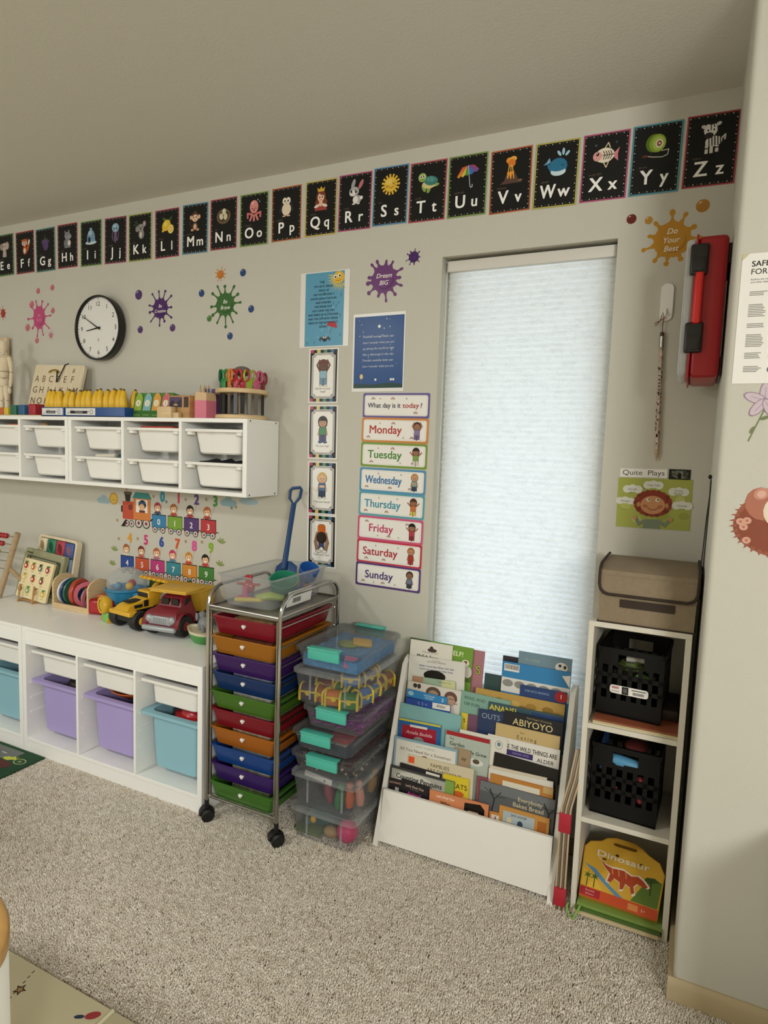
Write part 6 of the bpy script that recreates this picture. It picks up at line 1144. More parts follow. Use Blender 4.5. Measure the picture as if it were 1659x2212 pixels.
# purple shreds
m = MB()
for i in range(1600):
    x, y = rb.uniform(-.094, .094), rb.uniform(-.13, .13); z_ = rb.uniform(.0, .036); t_ = rb.uniform(0, PI); c_, s_ = math.cos(t_) * .012, math.sin(t_) * .012; m.add([(x - c_, y - s_, z_), (x + c_, y + s_, z_ + rb.uniform(-.006, .008)), (x + c_ + .003, y + s_, z_ + .004), (x - c_ + .003, y - s_, z_ + .004)], [(0, 1, 2, 3)])
tag(m.build('paper_shreds', mat('shred_purple', '#8f2f92', .45, var=.3, vscale=60), smooth=0, loc=(BXC + .022, BYC, .414)), 'purple paper shreds in the flat box under the treasure chests', 'paper shreds', kind='stuff')
# treasure chests
mat('chest_trim', '#e0c23c', .4)
def chest(col, nm):
    t = thing('toy_chest', '', 'toy chest'); cm = mat('chest_' + nm, col, .45)
    MB().box(-.027, .027, -.019, .019, 0, .026, .002).build('chest_body', cm, t)
    pr_ = [(-.019, .026), (.019, .026)] + [(.019 * math.cos(math.radians(a_)), .026 + .017 * math.sin(math.radians(a_))) for a_ in range(15, 180, 15)] + [(-.019, .026)]
    MB().prism(pr_[:-1], -.027, .027, 'x').build('chest_lid', cm, t)
    pt = [(-.0205, .026), (-.0205, 0), (.0205, 0), (.0205, .026)] + [(.0205 * math.cos(math.radians(a_)), .026 + .0185 * math.sin(math.radians(a_))) for a_ in range(15, 180, 15)]
    for x in (-.0265, .0265): MB().tube([(x, y, z_) for y, z_ in pt], .0042, 5, closed=True).build('trim_band', 'chest_trim', t)
    MB().box(-.0285, .0285, -.0215, -.0185, .022, .028, .001).build('trim_rail', 'chest_trim', t); k = MB(); k.cyl((0, -.0185, .022), (0, -.0235, .022), .008, n=14); k.build('lock_plate', 'chest_trim', t); return t
CH = {n_: chest(c, n_) for n_, c in (('purple', '#4a2f4a'), ('orange', '#c8702c'), ('green', '#3c7a3c'), ('blue', '#3f6fb0'), ('maroon', '#7a2f28'), ('rust', '#a85a30'))}
used = set()
CL = [('purple', -.086, -.115, 0, 10, 'leftmost in the front row'), ('rust', -.036, -.112, 0, -25, 'tilted in the front row beside the purple one'), ('orange', .016, -.118, 0, 15, 'in the middle of the front row'), ('green', .072, -.12, 0, 20, 'rightmost in the front row'), ('blue', .09, -.062, 0, 75, 'behind the green one'), ('blue', .088, .0, 0, 85, 'in the middle of the right side'), ('maroon', .088, .062, 0, 95, 'farthest back on the right side'), ('maroon', -.06, -.062, .004, 30, 'behind the purple one at left'), ('green', .02, -.062, .003, -10, 'in the second row'), ('rust', .09, .115, .0, 80, 'in the far right corner'), ('orange', .075, .03, .048, 100, 'lying on top at the right'), ('blue', .04, -.055, .05, 25, 'lying on top behind the front row'), ('purple', .08, -.01, .05, 70, 'lying on top at the right side')]
for n_, x, y, z_, a_, where in CL:
    o = CH[n_] if n_ not in used else copy_tree(CH[n_]); used.add(n_)
    o.location = (BXC + x, BYC + y, .4935 + z_); o.scale = (1.1, 1.1, 1.15); o.rotation_euler = (0, 0, math.radians(a_)); tag(o, '%s toy treasure chest with yellow bands, %s' % (n_, where), 'toy chest', 'treasure chests in the clear box')
# play sand
m = MB(); N = 22; w, d = .208, .284
hh = [[.034 + .008 * rb.random() + (.006 if (i in (0, N) or j in (0, N)) else 0) * rb.random() for i in range(N + 1)] for j in range(N + 1)]
m.v = [(-w / 2 + w * i / N, -d / 2 + d * j / N, hh[j][i]) for j in range(N + 1) for i in range(N + 1)] + [(-w / 2 + w * i / N, -d / 2 + d * j / N, 0) for j in range(N + 1) for i in range(N + 1)]; q = (N + 1) ** 2
m.f = [(j * (N + 1) + i, j * (N + 1) + i + 1, (j + 1) * (N + 1) + i + 1, (j + 1) * (N + 1) + i) for j in range(N) for i in range(N)]
for i in range(N):
    for A_, B_ in ((i, i + 1), (N * (N + 1) + i + 1, N * (N + 1) + i), ((i + 1) * (N + 1), i * (N + 1)), (i * (N + 1) + N, (i + 1) * (N + 1) + N)): m.f.append((A_ + q, B_ + q, B_, A_))
tag(m.build('play_sand', mat('sand_blue', '#4f8fc4', .8, var=.22, vscale=50, bump=.5, bscale=90), smooth=60, loc=(BXC + .004, BYC, .6185)), 'blue play sand in the topmost clear box', 'play sand', kind='stuff')
content('yellow_mould', 'yellow toy mould lying on the blue play sand', 'sand toy', MB().box(-.035, .035, -.028, .028, 0, .014, .006), 'toy_yellow', loc=(BXC + .03, BYC + .04, .66), rot=(.1, .1, .5)); content('olive_mould', 'olive green toy mould on the blue play sand', 'sand toy', MB().sphere((0, 0, 0), .04, .03, .012), mat('olive_toy', '#8a9a34', .45), loc=(BXC - .01, BYC + .01, .662))
content('pink_card', 'pink card tucked in the front corner of the blue sand box', 'card', MB().box(-.022, .022, -.0006, .0006, 0, .04), mat('card_pink', '#cf6a9a', .5), loc=(.553, -.372, .634), rot=(math.radians(-25), .2, .55))

# ------------------------------------------------------------------ book display rack and its books
BK = {
    'green': (-0.1575, 0.642, 0.68, 0.881, 0.676),
    'pinkS': (-0.151, 0.84, 0.672, 0.92, 0.671),
    'mallub': (-0.164, 0.646, 0.675, 0.807, 0.676),
    'sad': (-0.1705, 0.647, 0.616, 0.859, 0.632),
    'spread': (-0.177, 0.671, 0.548, 0.831, 0.562),
    'darkteal': (-0.1575, 0.928, 0.602, 0.989, 0.603),
    'dark6': (-0.1575, 0.986, 0.672, 1.039, 0.673),
    'dog': (-0.164, 1.04, 0.698, 1.214, 0.699),
    'barcode': (-0.1705, 0.991, 0.658, 1.214, 0.658),
    'step': (-0.177, 1.057, 0.592, 1.208, 0.595),
    'faces': (-0.19, 0.66, 0.536, 0.867, 0.536),
    'king': (-0.1965, 0.662, 0.51, 0.813, 0.506),
    'alder': (-0.203, 0.662, 0.478, 0.829, 0.488),
    'readan': (-0.19, 0.86, 0.541, 1.032, 0.535),
    'tan': (-0.1835, 0.908, 0.557, 1.206, 0.558),
    'ana': (-0.1965, 0.96, 0.523, 1.207, 0.527),
    'outs': (-0.203, 0.929, 0.496, 1.017, 0.499),
    'abiyoyo': (-0.2095, 1.018, 0.512, 1.209, 0.51),
    'eating': (-0.216, 0.996, 0.469, 1.204, 0.468),
    'wild': (-0.2215, 0.973, 0.429, 1.208, 0.428),
    'stripY': (-0.1965, 0.869, 0.468, 0.892, 0.468),
    'stripP': (-0.1965, 0.892, 0.468, 0.931, 0.469),
    'teal': (-0.2095, 0.646, 0.462, 0.874, 0.461),
    'amelia': (-0.216, 0.647, 0.409, 0.805, 0.419),
    'garden': (-0.2310, 0.831, 0.414, 0.985, 0.415),
    'penguinlogo': (-0.2262, 0.877, 0.424, 1.04, 0.425),
    'snowman': (-0.2405, 0.648, 0.355, 0.88, 0.362),
    'ay': (-0.2358, 0.866, 0.366, 0.924, 0.365),
    'families': (-0.2453, 0.706, 0.307, 0.942, 0.315),
    'black': (-0.2312, 1.003, 0.383, 1.211, 0.367),
    'darke1': (-0.2502, 0.681, 0.276, 0.835, 0.271),
    'penguins': (-0.2550, 0.649, 0.262, 0.883, 0.261),
    'cats': (-0.2502, 0.84, 0.275, 0.93, 0.281),
    'bi': (-0.2600, 0.649, 0.219, 0.702, 0.222),
    'animal': (-0.2648, 0.697, 0.232, 0.799, 0.226),
    'who': (-0.2648, 0.802, 0.22, 1.006, 0.224),
    'mccord': (-0.2360, 0.992, 0.334, 1.177, 0.342),
    'white8': (-0.2410, 0.99, 0.326, 1.198, 0.338),
    'brown': (-0.2460, 0.999, 0.315, 1.201, 0.318),
    'pink9': (-0.2460, 0.957, 0.296, 0.993, 0.297),
    'bread': (-0.2520, 0.969, 0.29, 1.211, 0.286),
    'jack': (-0.2580, 1.04, 0.231, 1.199, 0.229),
    'redwhite': (-0.2580, 1.008, 0.202, 1.042, 0.203),
}
mat('rack_white', '#ece9e0', .42)
LEAN = .12
rk = thing('book_rack', 'white slanted book display rack in front of the window', 'book rack', (0, 0, 0))
def side_prof():
    return [(-.305, 0), (-.27, 0), (-.255, .022), (-.07, .022), (-.055, 0), (-.02, 0), (-.02, .58), (-.035, .602), (-.06, .61), (-.085, .602), (-.105, .585)]
for x0, x1 in ((.626, .643), (1.217, 1.234)):
    b = bmesh.new(); m = MB(); m.prism(side_prof(), x0, x1, 'x'); m.build('side_panel', 'rack_white', rk)
def slant(y0, z0, z1, t_=.006): return [(y0 + LEAN * z0, z0), (y0 + LEAN * z0 + t_, z0), (y0 + LEAN * z1 + t_, z1), (y0 + LEAN * z1, z1)]
m = MB(); m.prism([(-.2905, .018), (-.2795, .018), (-.2545, .192), (-.2655, .192)], .643, 1.217, 'x'); m.build('front_panel', 'rack_white', rk)
# tier boards between the rows and their shelves
for nm, yy, z0, z1 in (('tier_board', -.1845, .1, .36), ('back_board', -.1455, .03, .56)):
    m = MB(); m.prism(slant(yy - .0012, z0, z1, .0012), .643, 1.217, 'x'); m.build(nm, 'rack_white', rk, smooth=0)
MB().box(.643, 1.217, -.268, -.04, .018, .028).build('bottom_shelf', 'rack_white', rk, smooth=0)
mat('page_white', '#e3ddcc', .7)
def book(key, label, cover, h=.24, draw=None, th=.0046, hw=None):
    y0, xl, zl, xr, zr = BK[key]; w = hw or (xr - xl); ztop = (zl + zr) / 2; h = min(h, ztop - .03)
    tilt = math.atan2(zr - zl, xr - xl) * .6; xc = (xl + xr) / 2
    o = thing('picture_book', label, 'book', (xc, y0 + LEAN * ztop, ztop), (math.atan(-LEAN), -tilt, 0), 'books in the display rack')
    # local frame: v runs down from the top edge at 0, front faces -y
    MB().box(-w / 2, w / 2, 0, .0008, -h, 0).build('front_cover', mat('cover_' + key, cover, .4), o, smooth=0)
    MB().box(-w / 2, w / 2, th - .0008, th, -h, 0).build('back_cover', 'cover_' + key, o, smooth=0); MB().box(-w / 2 + .001, w / 2 - .003, .0008, th - .0008, -h + .002, -.002).build('pages', 'page_white', o, smooth=0)
    if draw:
        a = Art(); draw(a, w, h); a.build('cover_print', o, GLOSSY, loc=(0, 0, 0))
    return o
def TX(*lines):
    """lines: (text, colour, u offset, v from top (down), cap height, max width, bold, shear)"""
    def f(a, w, h):
        for t_ in lines:
            s_, c, u_, v_, ch_, mw, *r_ = t_; a.T(c, s_, u_, -v_ - ch_, ch_, w=mw, bold=r_[0] if r_ else .004, shear=r_[1] if len(r_) > 1 else 0)
    return f
def chain(*fs):
    def f(a, w, h):
        for g in fs: g(a, w, h)
    return f
def RC(c, u0, u1, v0, v1): return lambda a, w, h: a.R(c, u0, u1, -v1, -v0)
def EL(c, u_, v_, rx, ry): return lambda a, w, h: a.E(c, u_, -v_, rx, ry)
book('pinkS', 'dusky pink book behind the green one, black and lime letter showing', '#a8737a', .26, TX(('S', '#1d1a14', .022, .05, .03, .03, .05), ('S', '#a8b84a', .022, .05, .03, .03, .01)))
book('green', 'tall green book with URSELF lettering in the back row', '#6f9a34', .27, chain(RC('#3f4a34', -.12, -.04, 0, .26), RC('#4f6a2a', .0, .12, .08, .12), TX(('URSELF!', '#eef5cc', .045, .018, .017, .09, .01)), EL('#e6e0d4', .095, .055, .014, .012), EL('#7a2a20', .095, .052, .006, .005), EL('#c9c4b8', .105, .085, .016, .02)))
book('mallub', 'white book with black bird emblem in the back row', '#dedacd', .25, chain(EL('#4a3a34', .005, .028, .018, .007), EL('#4a3a34', .002, .02, .007, .006), TX(('MALLUB BOOKS', '#8a867a', -.002, .034, .006, .06), ('Mallub Saves', '#2a2620', -.01, .047, .012, .09, .02))))
book('sad', 'white book titled What I Look Like When I Am Sad', '#dbd8cf', .25, chain(TX(('Picture Book', '#6a675f', 0, .006, .004, .04), ('AFFECTIONS BY EXPRESSIONS', '#6a675f', 0, .0115, .005, .07), ('-What I Look Like When I Am Sad-', '#2c4a86', 0, .027, .0068, .14, .012), ('-Como me veo cuando estoy triste-', '#2c4a86', 0, .038, .0065, .14, .012)), EL('#15140f', -.005, .062, .042, .02)))
book('spread', 'small teal and cream book in front of the white Sad book', '#9cb39a', .22, chain(RC('#cfcf9a', .03, .08, 0, .03), RC('#b58a6a', -.08, -.04, 0, .02), TX(('Listening Fun Time', '#3f5a5c', .04, .006, .005, .05))))
book('darkteal', 'low dark teal book in the gap before the shade', '#2c4646', .2)
book('dark6', 'dark book edge behind the grey blue book', '#23222a', .24)
book('dog', 'grey blue book with small white dog picture', '#6f8a98', .25, chain(TX(('MY STORIES', '#9aa89a', -.04, .02, .009, .05)), EL('#dcdad2', .055, .032, .02, .016), EL('#3a3834', .05, .027, .005, .005), EL('#3a3834', .066, .03, .005, .006), EL('#5a6a5c', .052, .045, .02, .004)))
book('barcode', 'blue and white back cover with barcode and folded corner', '#2f7fb5', .25, chain(RC('#d6d6d0', -.112, .112, .052, .1), RC('#e6e3dc', -.106, -.055, .006, .03), *[RC('#2a2826', -.103 + i * .0036, -.1013 + i * .0036, .008, .024) for i in range(13)], *[EL('#8a8a86', -.09 + .04 * i, .07, .018, .012) for i in range(5)], lambda a, w, h: a.P('#e9e6df', [(.085, -.015), (.1115, -.01), (.1115, -.05)])))
book('step', 'navy early reader book with red circled number', '#1f3a6e', .2, chain(TX(('STEP INTO READING', '#8fa5c0', -.02, .012, .0075, .08)), EL('#a8262c', .058, .017, .02, .018), TX(('1', '#ece6da', .058, .009, .014, .02, .02))))
book('faces', 'white book with portrait heads on the cover', '#d6d0c4', .24, chain(EL('#3a342e', -.075, .012, .008, .008), EL('#3a342e', -.06, .012, .007, .009), EL('#5a4a3e', -.005, .026, .028, .022), EL('#a88a74', -.005, .034, .02, .018), EL('#6a4a44', .06, .03, .024, .022), EL('#b5947e', .06, .04, .018, .018), TX(('stories,', '#2a2620', .07, .028, .008, .05), ('act', '#2a2620', .08, .042, .008, .03))))
book('king', 'bright blue reader book with white number on its band', '#2f86bf', .22, chain(TX(('KINGFISHER', '#d6e0e3', .01, .006, .0055, .05), ('READERS', '#d6e0e3', .01, .014, .0055, .05), ('2', '#d6e0e3', .06, .006, .012, .02, .02)), EL('#9fc6dc', -.06, .012, .011, .008), RC('#1f4a8c', -.0755, .0755, .026, .2)))
book('alder', 'dark blue reader book with white Alder label', '#24489a', .2, chain(TX(('C  2  o', '#a8b8cc', -.02, .006, .009, .08)), RC('#e0ddd5', .018, .083, .0, .02), TX(('Alder', '#2b2823', .05, .003, .011, .055))))
book('tan', 'wide antique gold book behind the teal one', '#b5924a', .24, chain(*[EL(('#a07c3a', '#c4a25c', '#8f6f34')[i % 3], -.12 + .027 * i, .03 + .012 * (i % 2), .018, .012) for i in range(10)]))
book('readan', 'sage green book titled READ AN', '#7fa596', .24, TX(('READ AND', '#2f4a44', -.035, .014, .011, .09, .0), ('OR FUN', '#2f4a44', -.045, .034, .011, .07)))
book('ana', 'dark teal book with yellow hand lettering', '#35505a', .22, chain(RC('#2c4470', .02, .1235, .006, .04), TX(('ANANSI', '#d8c84a', -.075, .006, .019, .09, .015))))
book('stripY', 'thin yellow book edge beside the navy OUTS book', '#d8c23c', .12, TX(('S', '#1d1a14', 0, .018, .012, .02, .02)))
book('stripP', 'thin mauve book beside the yellow one', '#6f4a60', .12)
book('outs', 'navy book titled OUTS in thin capitals', '#23375a', .2, TX(('OUTS', '#a8b0bc', 0, .01, .018, .085, -.008)))
book('abiyoyo', 'black book titled ABIYOYO in cream capitals', '#191b22', .24, TX(("Pete Seeger's Storysong", '#a89a6a', .02, .006, .006, .09), ('ABIYOYO', '#d9c48a', .0, .017, .022, .16, .006)))
book('teal', 'pale teal book behind the yellow-topped blue book', '#7fb0b0', .24)
book('penguinlogo', 'white book with small blue round emblem', '#dcd8cb', .22, chain(EL('#8f9a9a', .055, .022, .013, .015), EL('#dcd8cb', .055, .022, .011, .013), EL('#5f7f8a', .055, .02, .006, .007)))
book('eating', 'tan book titled Eating in spaced letters', '#c4aa74', .22, TX(('Bear', '#6a552c', -.015, .012, .006, .03), ('E a t i n g', '#4f3f22', 0, .024, .0125, .085)))
book('wild', 'white book reading WILD THINGS ARE with ALDER label', '#dedad0', .2, chain(TX(('WHERE THE WILD THINGS ARE', '#1c1a16', .01, .016, .015, .2, .012)), RC('#3c2f6a', -.05, .035, .034, .052), TX(('GRADE AND', '#9a90b8', -.005, .039, .007, .07), ('ALDER', '#2b2823', .075, .04, .013, .065))))
book('amelia', 'blue book with red panel titled Amelia Bedelia', '#1f5f9c', .24, chain(RC('#c9c24a', -.078, .079, 0, .007), RC('#a01f34', -.065, .064, .02, .12), RC('#dedad0', -.035, .03, .016, .024), TX(('Amelia Bedelia', '#e0b8bc', 0, .036, .012, .115, .006, .3)), EL('#8f8f8c', 0, .066, .02, .012)))
book('garden', 'sage book with red top titled The Garden We Grew', '#aeb8ac', .24, chain(RC('#a02a30', -.076, .076, .0, .014), TX(('The', '#2b3a2c', -.055, .02, .008, .03), ('Garden', '#2b3a2c', -.035, .033, .013, .07, .012), ('We Grew', '#2b3a2c', .035, .05, .012, .075, .012)), EL('#d6d6cc', .03, .085, .03, .012), EL('#5a4a3a', .035, .082, .012, .008)))
book('ay', 'tan book with ay lettering behind the snowman book', '#a08a6c', .2, TX(('ay', '#4a3424', .008, .022, .014, .04)))
book('snowman', 'pale book titled All You Need for a Snowman', '#8aa9b5', .26, chain(RC('#dcd9cd', -.108, .11, .008, .26), TX(('ALICE  SCHERTLE', '#8f9a94', 0, .016, .0065, .13), ('All You Need for a Snowman', '#6a4a40', 0, .03, .0115, .195, .0)), EL('#7a3a44', .0, .055, .014, .009)))
book('families', 'cream book titled FAMILIES ARE DIFFERENT with orange sticker', '#cfc3a4', .24, chain(RC('#e2562c', -.116, -.094, .006, .028), TX(('FAMILIES', '#5a5230', .0, .012, .013, .1), ('ARE DIFFERENT', '#5a5230', .015, .03, .013, .16))))
book('black', 'large plain black book in the second row', '#14130f', .25)
book('mccord', 'cream book with red brown title tipped in the front row', '#d3c6ae', .2, chain(RC('#8a3a2c', -.092, -.02, .012, .03), TX(("McCord's", '#7a2f22', .0, .012, .012, .09, .02, .2))))
book('darke1', 'dark purple-black book behind the penguins book', '#1d1820', .2, RC('#dad6c8', .02, .07, .004, .02))
book('cats', 'yellow book titled CATS', '#d6bf2c', .2, chain(TX(('CATS', '#26221a', .012, .022, .017, .07, .006)), EL('#c8642c', .01, .055, .02, .01)))
book('white8', 'white storybook behind the orange-brown one', '#d9d5c8', .2, TX(('o', '#3a342c', .09, .02, .01, .02)))
book('brown', 'orange brown book with white panel at the right', '#b87a34', .2, chain(RC('#d9d2bf', -.06, .06, .012, .03), RC('#c0a26a', .07, .1, .0, .02)))
book('pink9', 'dusky red book edge beside the tree book', '#8a4450', .2)
book('penguins', 'black and white book titled Counting Penguins', '#3a3a38', .2, chain(RC('#a8a69c', -.112, .1, .008, .06), EL('#c9c7bd', -.03, .03, .07, .02), TX(('Counting Penguins', '#1a1916', -.01, .02, .0165, .19, .02)), RC('#7fa04e', .085, .117, .0, .06)))
book('bi', 'dark early reader book titled BI at the left end', '#231c1c', .18, TX(("Let's Find Out", '#d8a890', -.0, .008, .007, .048, .012), ('BI', '#e3dfd6', .004, .026, .014, .03, .03)))
book('animal', 'black early reader book titled Animal in magenta', '#17151a', .18, TX(("Let's Find Out", '#d8b8a8', 0, .012, .0085, .075, .012), ('by first series', '#8a8078', 0, .023, .004, .05), ('Animal', '#c43a8a', 0, .034, .013, .07, .016)))
book('who', 'salmon early reader book titled Who with black shape', '#cf8458', .18, chain(TX(("Let's Find Out", '#f8eedd', -.045, .01, .008, .075, .012), ('by first series', '#d9b89a', -.045, .02, .004, .05), ('Who', '#2a1c14', -.045, .027, .012, .04, .016)), lambda a, w, h: a.P('#17130f', [(.022, -.012), (.075, -.006), (.09, -.02), (.09, -.06), (.02, -.06)]), RC('#cfa88a', .035, .07, .034, .039)))
book('bread', 'grey tree-patterned book titled Everybody Bakes Bread', '#55585a', .24, chain(RC('#6f7274', -.12, .12, 0, .03), *[(lambda x: (lambda a, w, h: (a.L('#232526', .004, [(x, -.09), (x + .005, -.05), (x - .012, -.02)]), a.L('#232526', .0025, [(x + .004, -.05), (x + .025, -.022)]), a.L('#232526', .0018, [(x - .005, -.035), (x - .03, -.018)]), a.L('#232526', .0015, [(x + .012, -.04), (x + .04, -.035)]))))(x) for x in (-.075, .1)], TX(('Everybody', '#cfc3a0', .045, .02, .0135, .1), ('Bakes Bread', '#cfc3a0', .04, .039, .0145, .12))))
book('redwhite', 'small orange book with red and white picture', '#c9823c', .14, chain(RC('#dcd4c8', -.01, .016, .008, .05), RC('#a83a34', .002, .006, .012, .05)))
book('jack', 'ochre book titled Jack and Jill with meadow picture', '#c08a44', .18, chain(RC('#a9b5b8', -.066, .034, .013, .07), EL('#6f8a3c', -.03, .07, .05, .02), RC('#5f7a34', -.066, .034, .052, .09), TX(('Jack and Jill', '#2f3a34', -.016, .016, .008, .06, .006)), EL('#d8c8a0', -.045, .04, .008, .01), EL('#3a4a5a', -.01, .044, .009, .011), RC('#a8642c', .044, .072, .016, .08)))

# ------------------------------------------------------------------ bookcase in the alcove
mat('case_white', '#d9d3c4', .45)
BX0, BX1, BY0, BY1 = 1.285, 1.551, -.302, -.016
bc = thing('bookcase', 'narrow white open bookcase in the window alcove', 'bookcase', (0, 0, 0)); T_ = .0155
for x0, x1 in ((BX0, BX0 + T_), (BX1 - T_, BX1)): MB().box(x0, x1, BY0, BY1, 0, .876, .001, 1).build('side_panel', 'case_white', bc)
for nm, z_ in (('top_panel', .876), ('shelf', .591), ('shelf', .306), ('bottom_panel', .016)): MB().box(BX0 + (0 if nm == 'top_panel' else T_), BX1 - (0 if nm == 'top_panel' else T_), BY0, BY1, z_ - (0 if nm == 'top_panel' else .015), z_ + (.015 if nm == 'top_panel' else 0), .001, 1).build(nm, 'case_white', bc)
MB().box(BX0 + T_, BX1 - T_, BY1 - .004, BY1, .016, .876).build('back_panel', 'case_white', bc, smooth=0)
# fabric box with flap lid
mat('canvas_tan', '#8a7a62', .85, bump=.5, bscale=500, var=.06, vscale=90); mat('binding_brown', '#33261c', .8)
fb = thing('fabric_box', 'tan canvas storage box with brown-edged flap lid', 'storage box', (1.431, -.165, .8915))
m = MB(); loft(m, [[(-.122, -.13, 0), (.122, -.13, 0), (.122, .12, 0), (-.122, .12, 0)], [(-.124, -.132, .135), (.124, -.132, .135), (.122, .122, .135), (-.122, .122, .135)]]); m.build('box_body', 'canvas_tan', fb, smooth=0)
m = MB()
prof = [(.126, .128), (.122, .158), (-.085, .162), (-.128, .148), (-.1365, .1), (-.138, .082), (-.134, .082), (-.131, .1), (-.122, .143), (-.083, .156), (.117, .152), (.121, .128)]
m.prism(prof, -.124, .124, 'x'); m.build('flap_lid', 'canvas_tan', fb)
bp = [(-.126, .10, .165), (-.126, -.085, .1645), (-.126, -.11, .16), (-.126, -.128, .15), (-.1258, -.134, .13), (-.125, -.137, .108), (-.121, -.139, .095), (-.113, -.1395, .087), (-.1, -.1395, .0825), (.1, -.1395, .0825), (.113, -.1395, .087), (.121, -.139, .095), (.125, -.137, .108), (.1258, -.134, .13), (.126, -.128, .15), (.126, -.11, .16), (.126, -.085, .1645), (.126, .10, .165)]
MB().tube(bp, .0042, 6).build('binding', 'binding_brown', fb); MB().tube([(-.124, -.132, .001), (.124, -.132, .001), (.124, .12, .001), (-.124, .12, .001)], .0028, 5, closed=True).build('base_seam', 'binding_brown', fb)
MB().box(-.068, .072, -.1345, -.1315, .048, .0705, .001).build('name_strip', 'binding_brown', fb, smooth=0)
for x in (-.126, .126): MB().prism([(-.1, .164), (-.1, .13), (-.13, .12), (-.128, .15)], x - .002, x + .002, 'x').build('flap_gusset', 'binding_brown', fb, smooth=0)
# black crates
mat('crate_black', '#0d0c0b', .5, spec=.25)
def crate(label, x, y, z_, w, d, h, ang):
    t = thing('black_crate', label, 'crate', (x, y, z_), (0, 0, math.radians(ang)))
    hw, hd = w / 2, d / 2
    MB().box(-hw, hw, -hd, hd, 0, .006).build('base', 'crate_black', t, smooth=0)
    for nm, ax_ in (('front_wall', -1), ('rear_wall', 1)):
        m = MB(); y0, y1 = (-hd, -hd + .005) if ax_ < 0 else (hd - .005, hd)
        # wall of bars and pierced holes
        for zz0, zz1 in ((0, .05), (.075, .088), (.112, .125), (.148, h - .05), (h - .018, h)): m.box(-hw, hw, y0, y1, zz0, zz1)
        for i in range(7): xx = -hw + (w - .012) * i / 6; m.box(xx, xx + .012, y0, y1, .05, .148)
        for xa, xb in ((-hw, -.035), (.035, hw)): m.box(xa, xb, y0, y1, h - .05, h - .018)
        m.build(nm, 'crate_black', t, smooth=0)
    for sg in (-1, 1):
        m = MB(); x0, x1 = sorted((sg * hw, sg * (hw - .005)))
        for zz0, zz1 in ((0, .05), (.075, .088), (.112, .125), (.148, h)): m.box(x0, x1, -hd + .005, hd - .005, zz0, zz1)
        for i in range(6): yy = -hd + .005 + (d - .022) * i / 5; m.box(x0, x1, yy, yy + .012, .05, .148)
        m.build('end_wall', 'crate_black', t, smooth=0)
    m = MB(); m.ring(rrect(-hw - .004, hw + .004, -hd - .004, hd + .004, .012), rrect(-hw + .003, hw - .003, -hd + .003, hd - .003, .008), h - .014, h, 'z'); m.build('rim', 'crate_black', t)
    return t
cr = crate('black slotted crate with white barcode label on the upper shelf', 1.408, -.158, .6095, .176, .2, .20, -4)
lb = MB().prism(rrect(-.052, .052, .068, .092, .008), -.1015, -.1005).build('barcode_label', 'paper_white', cr, smooth=0); a = Art(); a.R('#b8888a', -.046, -.026, .082, .089, .002); a.R('#c9c4bc', -.046, -.024, .072, .078); a.R('#2a2825', -.018, .0, .069, .091)
for i in range(9): a.R('#3a3834', .012 + i * .0034, .0138 + i * .0034, .072, .08, step=False)
a.k += 1; a.R('#6a6762', .008, .046, .084, .087); a.E('#5a5a56', -.009, .08, .006, .007); a.build('label_print', lb, loc=(0, -.1017, 0), rot=(0, -.012, 0))
content('toy_sprout', 'green toy leaf inside the labelled crate', 'toy', MB().sphere((0, 0, 0), .02, .01, .012), mat('sprout_green', '#5f8a3a', .4), loc=(1.43, -.215, .722)); content('white_tube', 'white tube across the top of the labelled crate', 'tube', MB().tube([(-.04, 0, 0), (.025, 0, .002)], .008, 10), mat('tube_white', '#c9c6bc', .4), loc=(1.425, -.2, .766)); content('green_yarn', 'dull green yarn bundle inside the labelled crate', 'yarn', MB().tube([(.045 * math.cos(i * .8) * (1 - i * .02), .03 * math.sin(i * .8), .001 * i) for i in range(24)], .006, 6), mat('yarn_green', '#5a6a34', .8), loc=(1.4, -.19, .735))
MAGS = [('#8a4a30', 'russet'), ('#c9b58a', 'cream'), ('#d6cdb0', 'ivory')]
for i, (c, nm) in enumerate(reversed(MAGS)): content('magazine', '%s magazine under the labelled crate, %s of three' % (nm, ('lowest', 'middle', 'topmost')[i]), 'magazine', MB().box(-.112, .116, -.13, .12, 0, .0048, .001), mat('mag_' + nm, c, .5), loc=(1.425, -.168 - .003 * (i % 2), .5918 + .0055 * i), group='magazines under the crate')
content('folded_paper', 'dark folded leaflets at the right rear of the upper shelf', 'leaflet', MB().box(-.03, .03, -.08, .08, 0, .03, .003), mat('leaflet_brown', '#3a2c24', .6), loc=(1.503, -.13, .6086))
cr2 = crate('black slotted crate holding blue and red items on the middle shelf', 1.412, -.165, .3075, .182, .2, .215, -3)
content('blue_pouch', 'light blue rolled pouch across the front of the lower crate', 'pouch', MB().tube([(-.06, 0, .008), (-.02, -.003, .0), (.03, -.002, -.006), (.062, 0, -.008)], [.010, .018, .017, .008], 12), mat('pouch_blue', '#4f8fb5', .5), loc=(1.405, -.245, .475)); content('red_cloth', 'dark red cloth on top of the lower crate', 'cloth', MB().sphere((0, 0, 0), .035, .04, .014), mat('cloth_red', '#5a1a14', .8), loc=(1.43, -.19, .505)); content('blue_folder', 'dark blue folder edge in the lower crate', 'folder', MB().box(-.004, .004, -.08, .08, -.05, .03), mat('folder_blue', '#20406a', .5), loc=(1.34, -.17, .49))
for x, z_, lab in ((1.45, .43, 'pink bead seen through the upper slots of the lower crate'), (1.452, .37, 'pink bead seen through the lower slots of the lower crate'), (1.38, .385, 'dull red bead at the left of the lower crate')): content('craft_bead', lab, 'bead', MB().sphere((0, 0, 0), .011), mat('bead_dull', '#a03a44', .5), loc=(x, -.246, z_))
